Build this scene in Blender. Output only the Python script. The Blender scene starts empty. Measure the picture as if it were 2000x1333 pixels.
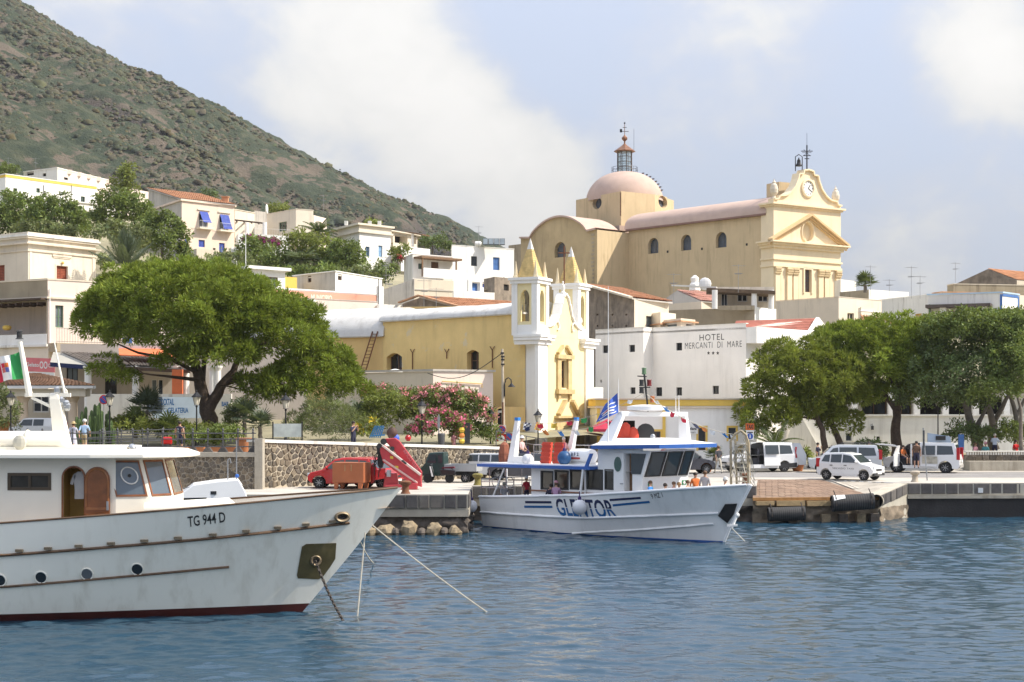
import bpy,bmesh,math,random
import numpy as np
from mathutils import Vector,Matrix
from mathutils import noise as mnoise
RND=random.Random(7)
NP=np.random.default_rng(11)
S=bpy.context.scene
C=S.collection
rad=math.radians
# ------------------------------------------------------------------ camera, sky, sun, exposure
F,HZ,CH=3000.0,800.0,5.85
cam=bpy.data.objects.new('camera',bpy.data.cameras.new('camera'))
C.objects.link(cam)
cam.location=(0,0,CH)
cam.rotation_euler=(rad(90),0,0)
cam.data.sensor_width=36
cam.data.lens=54
cam.data.shift_y=0.06675
cam.data.clip_start=0.5
cam.data.clip_end=6000
S.camera=cam
SUN_EL,SUN_AZ=45.0,-4.0
S.cycles.use_denoising=True
S.view_settings.view_transform='Standard'
S.view_settings.look='None'
S.view_settings.gamma=1
S.view_settings.use_curve_mapping=False
S.view_settings.exposure=1.3
world=bpy.data.worlds.new('World')
S.world=world
world.use_nodes=True
class NT:
 """small helper to wire shader nodes"""
 def __init__(s,tree):
  s.t=tree
  s.n=tree.nodes
  s.n.clear()
 def node(s,typ,_in=None,**kw):
  nd=s.n.new(typ)
  for k,v in kw.items():
   setattr(nd,k,v)
  for k,v in(_in or{}).items():
   sock=nd.inputs[k]
   if isinstance(v,bpy.types.NodeSocket):
    s.t.links.new(v,sock)
   else:
    sock.default_value=v
  return nd
 def math(s,op,a,b=0.0,clamp=False):
  return s.node('ShaderNodeMath',{0:a,1:b},operation=op,use_clamp=clamp).outputs[0]
 def mixc(s,f,a,b,bt='MIX'):
  nd=s.n.new('ShaderNodeMix')
  nd.data_type='RGBA'
  nd.blend_type=bt
  for i,v in((0,f),(6,a),(7,b)):
   if isinstance(v,bpy.types.NodeSocket):
    s.t.links.new(v,nd.inputs[i])
   else:
    nd.inputs[i].default_value=(v if i==0 else(*v[:3],1))
  return nd.outputs[2]
 def noise(s,vec,scale,detail=5,rough=.55,dist=0.0):
  nd=s.node('ShaderNodeTexNoise',{'Scale':scale,'Detail':detail,'Roughness':rough,'Distortion':dist})
  if vec is not None:
   s.t.links.new(vec,nd.inputs['Vector'])
  return nd.outputs['Fac']
 def ramp(s,f,stops):
  nd=s.n.new('ShaderNodeValToRGB')
  s.t.links.new(f,nd.inputs[0])
  el=nd.color_ramp.elements
  while len(el)>1:
   el.remove(el[0])
  el[0].position=stops[0][0]
  el[0].color=col4(stops[0][1])
  for p,c in stops[1:]:
   e=el.new(p)
   e.color=col4(c)
  return nd.outputs[0]
 def sep(s,vec):
  return s.node('ShaderNodeSeparateXYZ',{0:vec}).outputs
def col4(c):
 if isinstance(c,(int,float)):
  return(c,c,c,1)
 return(*c[:3],1)
def make_sky():
 w=NT(world.node_tree)
 out=w.node('ShaderNodeOutputWorld')
 sky=w.node('ShaderNodeTexSky',sky_type='NISHITA')
 sky.sun_disc=False
 sky.sun_elevation=rad(SUN_EL)
 sky.sun_rotation=rad(90-SUN_AZ)
 sky.altitude=0
 sky.air_density=1.0
 sky.dust_density=2.2
 sky.ozone_density=1.0
 d=w.node('ShaderNodeTexCoord').outputs['Generated']
 mp=w.node('ShaderNodeMapping',{'Vector':d,'Scale':(1.0,1.0,1.35),'Location':(0.31,0.17,0.07)}).outputs[0]
 n1=w.noise(mp,7.0,9,.56,.35)
 n2=w.noise(mp,2.6,5,.5,.2)
 n3=w.noise(mp,26.0,6,.6,.5)
 base=w.math('ADD',w.math('MULTIPLY',n1,.62),w.math('MULTIPLY',n2,.38))
 base=w.math('ADD',base,w.math('MULTIPLY',w.math('SUBTRACT',n3,.5),.3))
 heads=None
 def head(px,py,size,amp):
  nonlocal heads
  v=Vector(((px-1000)/F,1,(HZ-py)/F)).normalized()
  dist=w.node('ShaderNodeVectorMath',{0:d,1:tuple(v)},operation='DISTANCE').outputs['Value']
  g=w.node('ShaderNodeMapRange',{'Value':dist,'From Min':0.0,'From Max':size/F,'To Min':amp,'To Max':0.0},
 interpolation_type='SMOOTHSTEP').outputs[0]
  heads=g if heads is None else w.math('ADD',heads,g)
 for a in((820,170,330,.24),(960,330,270,.20),(700,40,320,.12),(1060,400,190,.12),(560,230,300,.06),
 (1420,90,330,.10),(1560,40,260,.07),(1900,80,210,.20),(1960,150,160,.10),(1800,480,260,.10),
 (1350,240,240,-.06),(1090,110,190,-.20),(1680,220,260,-.10),(980,20,150,-.12),(1400,330,200,-.05),
 (330,60,260,-.03),(420,200,260,-.06),(880,440,200,-.03)):
  head(*a)
 dens=w.math('ADD',base,heads)
 mask=w.node('ShaderNodeMapRange',{'Value':dens,'From Min':.40,'From Max':.74},interpolation_type='SMOOTHSTEP').outputs[0]
 mask=w.math('MULTIPLY',mask,.97)
 white=w.ramp(dens,[(.40,(2.4,2.52,2.9)),(.53,(2.75,2.8,3.0)),(.64,(3.35,3.32,3.2)),(.85,(3.85,3.77,3.6))])
 air=w.mixc(.84,sky.outputs[0],(2.25,2.5,3.1))
 c=w.mixc(mask,air,white)
 el=w.math('ADD',w.math('MULTIPLY',w.math('MAXIMUM',w.sep(d)[2],0.0),1.75),.66)  # sky brightens toward the zenith, added to lift the shaded sides
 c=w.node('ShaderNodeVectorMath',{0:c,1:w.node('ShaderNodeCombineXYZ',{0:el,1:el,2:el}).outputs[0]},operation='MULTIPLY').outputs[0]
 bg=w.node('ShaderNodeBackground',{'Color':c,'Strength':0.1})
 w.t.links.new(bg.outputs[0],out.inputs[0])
make_sky()
sun=bpy.data.objects.new('sun',bpy.data.lights.new('sun','SUN'))
C.objects.link(sun)
sun.data.energy=2.7
sun.data.angle=rad(.53)
sun.data.color=(1.0,.93,.82)
sv=Vector((math.cos(rad(SUN_EL))*math.cos(rad(SUN_AZ)),math.cos(rad(SUN_EL))*math.sin(rad(SUN_AZ)),math.sin(rad(SUN_EL))))
sun.rotation_euler=(-sv).to_track_quat('-Z','Y').to_euler()
sun.location=(60,20,90)
# ------------------------------------------------------------------ photo pixel + real distance -> place in the world
def P(px,py,d):
 return Vector(((px-1000)*d/F,d,CH-(py-HZ)*d/F))
def XY(px,d):
 return Vector(((px-1000)*d/F,d))
def Z(py,d):
 return CH-(py-HZ)*d/F
 # ------------------------------------------------------------------ materials (colour, grain, wear; some carry painted shade)
MATS={}
def M(name,col=None,rough=.75,metal=0.0,var=.10,scale=1.2,bump=0.0,bscale=14.0,stain=None,amount=.5,streak=True,
 spec=.35,spots=None,coat=0.0,tint=False,trans=0.0):
 """one procedural material: base colour with slow variation, optional rain streaks / patches, optional fine relief"""
 if name in MATS:
  return MATS[name]
 m=bpy.data.materials.new(name)
 m.use_nodes=True
 t=NT(m.node_tree)
 out=t.node('ShaderNodeOutputMaterial')
 co=t.node('ShaderNodeTexCoord').outputs['Object']
 c=col4(col)
 if var>0:
  f=t.noise(co,scale,7,.6)
  f=t.node('ShaderNodeMapRange',{'Value':f,'From Min':.3,'From Max':.7}).outputs[0]
  lo=tuple(x*(1-var)for x in c[:3])
  hi=tuple(min(1,x*(1+var))for x in c[:3])
  cc=t.mixc(f,lo,hi)
  f2=t.noise(co,scale*9,4,.6)
  cc=t.mixc(t.math('MULTIPLY',f2,var*.9),cc,tuple(x*.55 for x in c[:3]))
 else:
  cc=t.node('ShaderNodeRGB').outputs[0]
  cc.default_value=c
 if stain is not None:
  sc=(.9,.9,.09)if streak else(.35,.35,.35)
  mp=t.node('ShaderNodeMapping',{'Vector':co,'Scale':sc}).outputs[0]
  f=t.noise(mp,2.2,8,.62,.3)
  f=t.node('ShaderNodeMapRange',{'Value':f,'From Min':.50,'From Max':.72}).outputs[0]
  g=t.noise(co,.22,4,.5)
  g=t.node('ShaderNodeMapRange',{'Value':g,'From Min':.38,'From Max':.62}).outputs[0]
  cc=t.mixc(t.math('MULTIPLY',t.math('MULTIPLY',f,g),amount),cc,stain)
 if spots is not None:
  f=t.noise(co,.75,5,.65,.4)
  f=t.node('ShaderNodeMapRange',{'Value':f,'From Min':.60,'From Max':.66}).outputs[0]
  cc=t.mixc(t.math('MULTIPLY',f,.75),cc,spots)
 if tint:
  at=t.node('ShaderNodeAttribute',attribute_name='tint').outputs['Color']
  cc=t.mixc(1.0,cc,at,'MULTIPLY')
 bs=t.node('ShaderNodeBsdfPrincipled',{'Base Color':cc,'Roughness':rough,'Metallic':metal,'Specular IOR Level':spec,
 'Coat Weight':coat,'Coat Roughness':.08})
 if bump>0:
  b=t.node('ShaderNodeBump',{'Height':t.noise(co,bscale,6,.65),'Strength':min(1,bump),'Distance':.03})
  t.t.links.new(b.outputs[0],bs.inputs['Normal'])
 sh=bs.outputs[0]
 if trans>0:
  tr=t.node('ShaderNodeBsdfTranslucent',{'Color':t.mixc(.35,cc,(.35,.42,.04))})
  sh=t.node('ShaderNodeMixShader',{0:trans,1:sh,2:tr.outputs[0]}).outputs[0]
 t.t.links.new(sh,out.inputs[0])
 MATS[name]=m
 return m
 # ------------------------------------------------------------------ mesh collecting
ORG={}
def setp(o,label=None,cat=None,group=None,kind=None):
 if label:o['label']=label
 if cat:o['category']=cat
 if group:o['group']=group
 if kind:o['kind']=kind
 return o
def thing(name,label,cat,loc=(0,0,0),group=None):
 o=bpy.data.objects.new(name,None)
 o.empty_display_size=.3
 C.objects.link(o)
 o.location=loc
 ORG[o.name]=Vector(loc)
 return setp(o,label,cat,group)
class MB:
 def __init__(s):
  s.v,s.f,s.mi,s.cur=[],[],[],0
 def slot(s,i):
  s.cur=i
  return s
 def add(s,vs,fs):
  o=len(s.v)
  s.v+=[tuple(x)for x in vs]
  s.f+=[tuple(i+o for i in f)for f in fs]
  s.mi+=[s.cur]*len(fs)
  return s
 def face(s,*pts):
  return s.add(pts,[tuple(range(len(pts)))])
 def bx(s,x0,x1,y0,y1,z0,z1):
  v=[(x0,y0,z0),(x1,y0,z0),(x1,y1,z0),(x0,y1,z0),(x0,y0,z1),(x1,y0,z1),(x1,y1,z1),(x0,y1,z1)]
  return s.add(v,[(3,2,1,0),(4,5,6,7),(0,1,5,4),(1,2,6,5),(2,3,7,6),(3,0,4,7)])
 def box(s,c,sz,rz=0.0,rot=None):
  v=[]
  m=rot if rot is not None else Matrix.Rotation(rz,3,'Z')
  for dz in(-.5,.5):
   for dx,dy in((-.5,-.5),(.5,-.5),(.5,.5),(-.5,.5)):
    v.append(Vector(c)+m@Vector((dx*sz[0],dy*sz[1],dz*sz[2])))
  return s.add(v,[(3,2,1,0),(4,5,6,7),(0,1,5,4),(1,2,6,5),(2,3,7,6),(3,0,4,7)])
 def ext(s,pts,vec,cap=True):
  """closed solid from a planar polygon swept along vec"""
  n=len(pts)
  a=[Vector(p)for p in pts]
  b=[p+Vector(vec)for p in a]
  fs=[(i,(i+1)%n,n+(i+1)%n,n+i)for i in range(n)]
  if cap:
   fs+=[tuple(range(n-1,-1,-1)),tuple(range(n,2*n))]
  return s.add(a+b,fs)
 def prism(s,poly,z0,z1):
  return s.ext([(p[0],p[1],z0)for p in poly],(0,0,z1-z0))
 def loft(s,rings,closed=True,cap0=False,cap1=False):
  n=len(rings[0])
  vs=[p for r in rings for p in r]
  fs=[]
  for k in range(len(rings)-1):
   for i in range(n if closed else n-1):
    j=(i+1)%n
    fs.append((k*n+i,k*n+j,(k+1)*n+j,(k+1)*n+i))
  if cap0:fs.append(tuple(range(n-1,-1,-1)))
  if cap1:fs.append(tuple((len(rings)-1)*n+i for i in range(n)))
  return s.add(vs,fs)
 def tube(s,pts,r,n=6,cap=True):
  pts=[Vector(p)for p in pts]
  rr=r if isinstance(r,(list,tuple))else[r]*len(pts)
  rings=[]
  up=None
  for i,p in enumerate(pts):
   t=(pts[min(i+1,len(pts)-1)]-pts[max(i-1,0)])
   t=t.normalized()if t.length>1e-9 else Vector((0,0,1))
   if up is None:
    up=t.orthogonal().normalized()
   else:
    up=(up-t*up.dot(t))
    up=up.normalized()if up.length>1e-6 else t.orthogonal().normalized()
   sd=t.cross(up)
   rings.append([p+(up*math.cos(2*math.pi*k/n)+sd*math.sin(2*math.pi*k/n))*rr[i]for k in range(n)])
  return s.loft(rings,True,cap,cap)
 def cyl(s,a,b,r,n=12):
  return s.tube([a,b],r,n)
 def lathe(s,prof,c=(0,0,0),n=14,axis=2,sc=(1,1)):
  """prof: list of (radius, height)"""
  rings=[]
  for r,h in prof:
   ring=[]
   for k in range(n):
    a=2*math.pi*k/n
    p=[r*math.cos(a)*sc[0],r*math.sin(a)*sc[1],h]
    if axis==1:p=[p[0],h,p[1]]
    if axis==0:p=[h,p[0],p[1]]
    ring.append(Vector(c)+Vector(p))
   rings.append(ring)
  return s.loft(rings,True,True,True)
 def ball(s,c,r,n=10,m=7,sc=(1,1,1)):
  prof=[]
  rings=[]
  for j in range(m+1):
   t=math.pi*j/m
   rr=max(1e-4,math.sin(t))
   rings.append([Vector(c)+Vector((rr*math.cos(2*math.pi*k/n)*r*sc[0],rr*math.sin(2*math.pi*k/n)*r*sc[1],
 -math.cos(t)*r*sc[2]))for k in range(n)])
  return s.loft(rings)
 def beam(s,a,b,w,h,up=(0,0,1)):
  a,b=Vector(a),Vector(b)
  t=(b-a).normalized()
  sd=t.cross(Vector(up))
  if sd.length<1e-6:sd=t.orthogonal()
  sd.normalize()
  u=sd.cross(t)
  ring=lambda p:[p+sd*(w/2)*i+u*(h/2)*j for i,j in((-1,-1),(1,-1),(1,1),(-1,1))]
  return s.loft([ring(a),ring(b)],True,True,True)
 def obj(s,name,mat,parent=None,smooth=None,label=None,cat=None,group=None,kind=None,bevel=0.0,fixn=False,local=False):
  me=bpy.data.meshes.new(name)
  off=Vector((0,0,0))
  if parent is not None and not local:
   off=ORG.get(parent.name,off)
  v=[(x-off.x,y-off.y,z-off.z)for x,y,z in s.v]if off.length else s.v
  me.from_pydata(v,[],s.f)
  ms=mat if isinstance(mat,(list,tuple))else[mat]
  for m in ms:
   me.materials.append(m)
  if len(ms)>1:
   me.polygons.foreach_set('material_index',s.mi)
  if fixn or bevel:
   b=bmesh.new()
   b.from_mesh(me)
   bmesh.ops.remove_doubles(b,verts=b.verts,dist=1e-4)
   bmesh.ops.recalc_face_normals(b,faces=b.faces)
   b.to_mesh(me)
   b.free()
  if smooth is not None:
   me.polygons.foreach_set('use_smooth',[True]*len(me.polygons))
   me.set_sharp_from_angle(angle=rad(smooth))
  me.update()
  o=bpy.data.objects.new(name,me)
  C.objects.link(o)
  if parent is not None:
   o.parent=parent
   ORG[o.name]=off
  if bevel:
   bv=o.modifiers.new('bevel','BEVEL')
   bv.width=bevel
   bv.segments=2
   bv.limit_method='ANGLE'
   bv.angle_limit=rad(35)
  return setp(o,label,cat,group,kind)
def fast_mesh(name,verts,faces,mat,parent=None,attr=None,**kw):
 """big numpy mesh; faces (N,3) or (N,4); attr (V,3) float colour"""
 off=ORG.get(parent.name,Vector((0,0,0)))if parent is not None else Vector((0,0,0))
 verts=np.asarray(verts,dtype=np.float32)-np.array(off,dtype=np.float32)
 faces=np.asarray(faces,dtype=np.int32)
 k=faces.shape[1]
 me=bpy.data.meshes.new(name)
 me.vertices.add(len(verts))
 me.vertices.foreach_set('co',verts.ravel())
 me.loops.add(faces.size)
 me.loops.foreach_set('vertex_index',faces.ravel())
 me.polygons.add(len(faces))
 me.polygons.foreach_set('loop_start',np.arange(0,faces.size,k,dtype=np.int32))
 me.polygons.foreach_set('loop_total',np.full(len(faces),k,dtype=np.int32))
 if kw.pop('smooth',False):
  me.polygons.foreach_set('use_smooth',np.ones(len(faces),dtype=bool))
 me.materials.append(mat)
 if attr is not None:
  a=me.attributes.new('tint','FLOAT_COLOR','POINT')
  c4=np.ones((len(verts),4),dtype=np.float32)
  c4[:,:3]=attr
  a.data.foreach_set('color',c4.ravel())
 me.update()
 me.validate()
 o=bpy.data.objects.new(name,me)
 C.objects.link(o)
 if parent is not None:
  o.parent=parent
  ORG[o.name]=off
 return setp(o,**kw)
def copy_tree(o,parent=None):
 c=o.copy()
 C.objects.link(c)
 if parent is not None:
  c.parent=parent
 ORG[c.name]=ORG.get(o.name,Vector((0,0,0)))
 for ch in list(o.children):
  copy_tree(ch,c)
 return c
def inst(src,name,parent,loc,rz=0.0,scale=None):
 """object sharing src's mesh, placed (parent-space) at a spot"""
 o=bpy.data.objects.new(name,src)
 C.objects.link(o)
 if parent is not None:
  o.parent=parent
  loc=Vector(loc)-ORG.get(parent.name,Vector((0,0,0)))
 o.location=loc
 o.rotation_euler=(0,0,rz)if not isinstance(rz,(tuple,list))else rz
 if scale is not None:
  o.scale=scale
 return o
FONT_CACHE={}
def text_polys(txt,bold=0.0,space=1.0):
 """flat lettering as (verts2d, faces); height of capitals = 1"""
 key=(txt,bold,space)
 if key in FONT_CACHE:
  return FONT_CACHE[key]
 cu=bpy.data.curves.new('lettering','FONT')
 cu.body=txt
 cu.offset=bold
 cu.space_character=space
 cu.resolution_u=3
 ob=bpy.data.objects.new('lettering',cu)
 C.objects.link(ob)
 dg=bpy.context.evaluated_depsgraph_get()
 me=ob.evaluated_get(dg).to_mesh()
 v=[(p.co.x,p.co.y)for p in me.vertices]
 f=[tuple(p.vertices)for p in me.polygons]
 bpy.data.objects.remove(ob)
 bpy.data.curves.remove(cu)
 x0=min(p[0]for p in v);x1=max(p[0]for p in v);y0=min(p[1]for p in v);y1=max(p[1]for p in v)
 v=[((p[0]-x0)/(x1-x0),(p[1]-y0)/(y1-y0))for p in v]
 FONT_CACHE[key]=(v,f)
 return v,f
def lettering(txt,place,mat,parent,name='lettering',bold=0.0,space=1.0,split=None,**kw):
 """place(s, t) -> world point for s, t in 0..1 over the text's box"""
 v,f=text_polys(txt,bold,space)
 mb=MB()
 mb.add([place(s,t)for s,t in v],f)
 return mb.obj(name,mat,parent,**kw)
def smooth01(a,b,x):
 t=min(1,max(0,(x-a)/(b-a)))
 return t*t*(3-2*t)
def interp(x,tab):
 return float(np.interp(x,[t[0]for t in tab],[t[1]for t in tab]))
 # ================================================================== THE SETTING: water, quay, terrain, mountain
QZ=1.85
def m_water():
 m=bpy.data.materials.new('sea_water')
 m.use_nodes=True
 t=NT(m.node_tree)
 out=t.node('ShaderNodeOutputMaterial')
 co=t.node('ShaderNodeTexCoord').outputs['Object']
 mp=t.node('ShaderNodeMapping',{'Vector':co,'Scale':(1.0,1.5,1.0)}).outputs[0]
 h=t.math('ADD',t.math('MULTIPLY',t.noise(mp,4.2,3,.6,.3),.55),t.math('MULTIPLY',t.noise(mp,12,3,.6),.2))
 b=t.node('ShaderNodeBump',{'Height':h,'Strength':1.0,'Distance':.018})
 c=t.mixc(t.noise(co,.08,3),(.013,.044,.074),(.017,.050,.078))
 bs=t.node('ShaderNodeBsdfPrincipled',{'Base Color':c,'Roughness':.03,'IOR':1.333,'Specular IOR Level':.5,'Normal':b.outputs[0]})
 t.t.links.new(bs.outputs[0],out.inputs[0])
 return m
def build_water():
 nx,ny=620,860
 xs=np.linspace(-34,34,nx)
 ys=26+(np.linspace(0,1,ny)**1.25)*62
 X,Y=np.meshgrid(xs,ys)
 Zw=np.zeros_like(X)
 rg=np.random.default_rng(5)
 for k in range(56):
  lam=math.exp(rg.uniform(math.log(.40),math.log(1.7)))
  th=rg.normal(math.pi*.53,.48)
  kx,ky=math.cos(th)*2*math.pi/lam,math.sin(th)*2*math.pi/lam
  amp=.0044*lam
  w=.65+.35*np.sin(X*rg.uniform(.03,.16)+Y*rg.uniform(.03,.2)+rg.uniform(0,6))
  ph=X*kx+Y*ky+rg.uniform(0,6.28)+.5*np.sin(X*.31+Y*.2+k)
  Zw+=amp*w*2.3*np.exp(1.25*(np.sin(ph)-1))
 Zw-=Zw.mean()
 edge=np.clip(np.minimum(np.minimum(X+34,34-X)/4,np.minimum((Y-26)/3,(88-Y)/3)),0,1)
 Zw*=edge
 V=np.stack([X,Y,Zw],-1).reshape(-1,3)
 i=np.arange(nx*ny).reshape(ny,nx)
 Fq=np.stack([i[:-1,:-1],i[:-1,1:],i[1:,1:],i[1:,:-1]],-1).reshape(-1,4)
 o=len(V)
 R_=3000
 ring=np.array([(-34,26,0),(34,26,0),(34,88,0),(-34,88,0),(-R_,-R_,0),(R_,-R_,0),(R_,88,0),(-R_,88,0)],float)
 V=np.vstack([V,ring])
 Fr=np.array([(4,5,1,0),(5,6,2,1),(7,4,0,3)])+o
 fast_mesh('sea_water',V,np.vstack([Fq,Fr]),m_water(),kind='structure',smooth=True)
build_water()
# ---- terrain profile of the town hill and the mountain
TL=[(60,3.3),(86,3.45),(95,3.85),(105,4.4),(114,5.2),(124,8.0),(150,12.5),(165,15),(190,19.5),(214,26.0),(235,30),
 (258,33.5),(300,37),(400,36),(900,20),(1600,10)]
TR=[(60,1.6),(108,1.7),(113,2.0),(125,5),(140,10),(160,13.5),(200,19),(250,21.5),(300,22),(420,12),(900,2),(1600,0)]
APEX=(-760.0,1010.0,509.0)
def town_h(x,y):
 w=smooth01(5,12,x)
 return(interp(y,TL)-.2*(min(0,max(-85,x))+43)*smooth01(160,210,y))*(1-w)+interp(y,TR)*w
def fbm(x,y,s,oct=4,seed=0.0):
 return mnoise.fractal(Vector((x*s+seed,y*s,seed*1.7)),1.0,2.0,oct)
def cone_h(x,y):
 r=math.hypot(x-APEX[0],y-APEX[1])
 a=math.atan2(y-APEX[1],x-APEX[0])
 h=APEX[2]-r*.558+26*math.exp(-((r-760)/160)**2)*.35
 g=fbm(a*9.0,r*.0018,1.0,4,3.1)
 h+=27*g*smooth01(40,260,r)-6
 h+=6.0*fbm(x,y,.012,4,8.3)
 return h
def gully_shade(x,y):
 """dark bare lava gullies down the cone, plus a ridge shadow painted in"""
 r=math.hypot(x-APEX[0],y-APEX[1])
 a=math.degrees(math.atan2(y-APEX[1],x-APEX[0]))
 k=0.0
 for a0,bend,w,r0,r1 in((-33.0,3.5,.9,560,760),(-58.5,5.0,1.2,420,640),(-20.5,5.5,1.5,640,800),(-49,2.0,.5,440,560)):
  c=a0+bend*((r-r0)/(r1-r0))**2
  d=abs(a-c)/w
  if d<1 and r0<r<r1:
   k=max(k,(1-d*d)*smooth01(r0,r0+40,r)*(1-smooth01(r1-40,r1,r)))
 for w,ra,rb,a0,a1 in((15,795,764,-28,-13),(24,806,828,-46,-35)):  # first band lava; second is the lower ridge's shadow painted dark
  if a0<a<a1:
   f=(a-a0)/(a1-a0)
   k=max(k,(1-((r-ra-(rb-ra)*f-7*math.sin(a))/w)**2)*min(1,5*f,5*(1-f)))
 return max(0.0,k)
def m_mountain():
 m=bpy.data.materials.new('scrub_mountain')
 m.use_nodes=True
 t=NT(m.node_tree)
 out=t.node('ShaderNodeOutputMaterial')
 co=t.node('ShaderNodeTexCoord').outputs['Object']
 at=t.node('ShaderNodeAttribute',attribute_name='tint').outputs['Color']
 sp=t.node('ShaderNodeSeparateColor',{0:at}).outputs
 n=t.noise(co,.35,6,.7)
 n2=t.noise(co,.06,5,.6)
 soil=t.ramp(n2,[(.35,(.125,.108,.082)),(.52,(.175,.142,.105)),(.68,(.18,.13,.10))])
 soil=t.mixc(t.math('MULTIPLY',n,.5),soil,(.10,.085,.065))
 veg=t.ramp(t.noise(co,.10,6,.65),[(.36,(.040,.054,.036)),(.52,(.060,.073,.046)),(.66,(.098,.102,.064))])
 lava=(.048,.044,.048)  # also the colour of the painted ridge shadow
 f=t.math('ADD',sp[0],t.math('MULTIPLY',t.math('SUBTRACT',n,.5),1.0))
 f=t.node('ShaderNodeMapRange',{'Value':f,'From Min':.38,'From Max':.56}).outputs[0]
 c=t.mixc(f,soil,veg)
 c=t.mixc(t.math('MULTIPLY',sp[1],.92),c,lava)
 b=t.node('ShaderNodeBump',{'Height':t.noise(co,.8,5,.7),'Strength':1.0,'Distance':1.6})
 bs=t.node('ShaderNodeBsdfPrincipled',{'Base Color':c,'Roughness':.95,'Specular IOR Level':.1,'Normal':b.outputs[0]})
 t.t.links.new(bs.outputs[0],out.inputs[0])
 return m
def build_mountain():
 nr,na=430,560
 rs=240+(np.linspace(0,1,nr))*720
 an=np.radians(-104+np.linspace(0,1,na)*112)
 V=np.zeros((nr*na,3))
 T_=np.zeros((nr*na,3))
 k=0
 rg=np.random.default_rng(3)
 for r in rs:
  for a in an:
   x=APEX[0]+r*math.cos(a)
   y=APEX[1]+r*math.sin(a)
   h=cone_h(x,y)
   gl=gully_shade(x,y)
   bn=mnoise.noise(Vector((x*.34,y*.34,2.2)))*.75+mnoise.noise(Vector((x*.13,y*.13,5.2)))*.6+.08
   dens=.5+.9*bn+.35*mnoise.noise(Vector((x*.02,y*.02,9.1)))
   dens=max(0.0,min(1.0,dens))*(1-gl)
   h+=2.6*max(0,dens-.42)-gl*5.5
   V[k]=(x,y,h)
   T_[k]=(dens,gl,0)
   k+=1
 i=np.arange(nr*na).reshape(nr,na)
 Fq=np.stack([i[:-1,:-1],i[1:,:-1],i[1:,1:],i[:-1,1:]],-1).reshape(-1,4)
 fast_mesh('mountain',V,Fq,m_mountain(),attr=T_,kind='structure',smooth=True)
build_mountain()
def build_scrub():
 rg=np.random.default_rng(17)
 u=np.array([(math.cos(a)*math.cos(b),math.sin(a)*math.cos(b),math.sin(b))for b in(-.3,.45,1.1)for a in np.linspace(0,2*math.pi,7)[:-1]]+[(0,0,1)])
 q=[(k*6+i,k*6+(i+1)%6,k*6+6+(i+1)%6)for k in range(2)for i in range(6)]+[(k*6+i,k*6+6+(i+1)%6,k*6+6+i)for k in range(2)for i in range(6)]+[(12+i,12+(i+1)%6,18)for i in range(6)]
 q=np.array(q)
 V,F_,T_=[],[],[]
 n=0
 while n<30000:
  r,a=rg.uniform(380,860),rg.uniform(-1.35,.02)
  x,y=APEX[0]+r*math.cos(a),APEX[1]+r*math.sin(a)
  if not-.37<x/y<.03 or y<320:continue
  g=gully_shade(x,y)
  if rg.uniform()<g*.96 or rg.uniform()>.42+1.9*mnoise.noise(Vector((x*.03,y*.03,4.4))):continue
  h=cone_h(x,y)
  s=math.exp(rg.normal(-.62,.42))*(.55+.45*min(1,y/800))
  v=u*np.array([s*1.5,s*1.5,s*1.1])*(1+rg.normal(size=(19,1))*.16)+np.array([x,y,h+.2])
  V.append(v)
  F_.append(q+n*19)
  k=rg.uniform(.7,1.2)
  T_.append(np.tile([k*rg.uniform(.9,1.35),k,k*rg.uniform(.85,1.25)],(19,1)))
  n+=1
 fast_mesh('scrub',np.concatenate(V),np.concatenate(F_),M('scrub_leaves',(.072,.080,.046),.9,var=.3,scale=.5,tint=True,spec=.1,bump=.8,bscale=2.5),attr=np.concatenate(T_),kind='stuff',smooth=True)
build_scrub()
m_soil=M('hill_soil',(.27,.24,.15),.95,var=.35,scale=.25,bump=.6,bscale=3,spots=(.16,.17,.09))
m_asph=M('quay_paving',(.46,.42,.36),.9,var=.16,scale=.5,bump=.3,bscale=30,stain=(.17,.15,.13),amount=.6,streak=False)
m_road=M('road_asphalt',(.25,.235,.22),.9,var=.16,scale=.6,bump=.3,bscale=40,stain=(.28,.26,.23),amount=.5,streak=False)
def build_terrain():
 xs=np.concatenate([np.linspace(-900,-62,24),np.linspace(-60,75,136),np.linspace(80,900,24)])
 ny=120
 V,T_=[],[]
 for x in xs:
  y0=interp(x,[(-900,77.6),(-12.9,77.6),(-.9,92.0),(1.7,98),(9,104.5),(12,106),(900,106)])
  for j in range(ny):
   y=y0+(1600-y0)*(j/(ny-1))**2.6
   z=town_h(x,y)+(.35*fbm(x,y,.08,3,1.0)if y>112 else 0)
   V.append((x,y,z))
 nx=len(xs)
 i=np.arange(nx*ny).reshape(nx,ny)
 Fq=np.stack([i[:-1,:-1],i[1:,:-1],i[1:,1:],i[:-1,1:]],-1).reshape(-1,4)
 fast_mesh('terrain',V,Fq,m_soil,kind='structure',smooth=True)
build_terrain()
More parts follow.
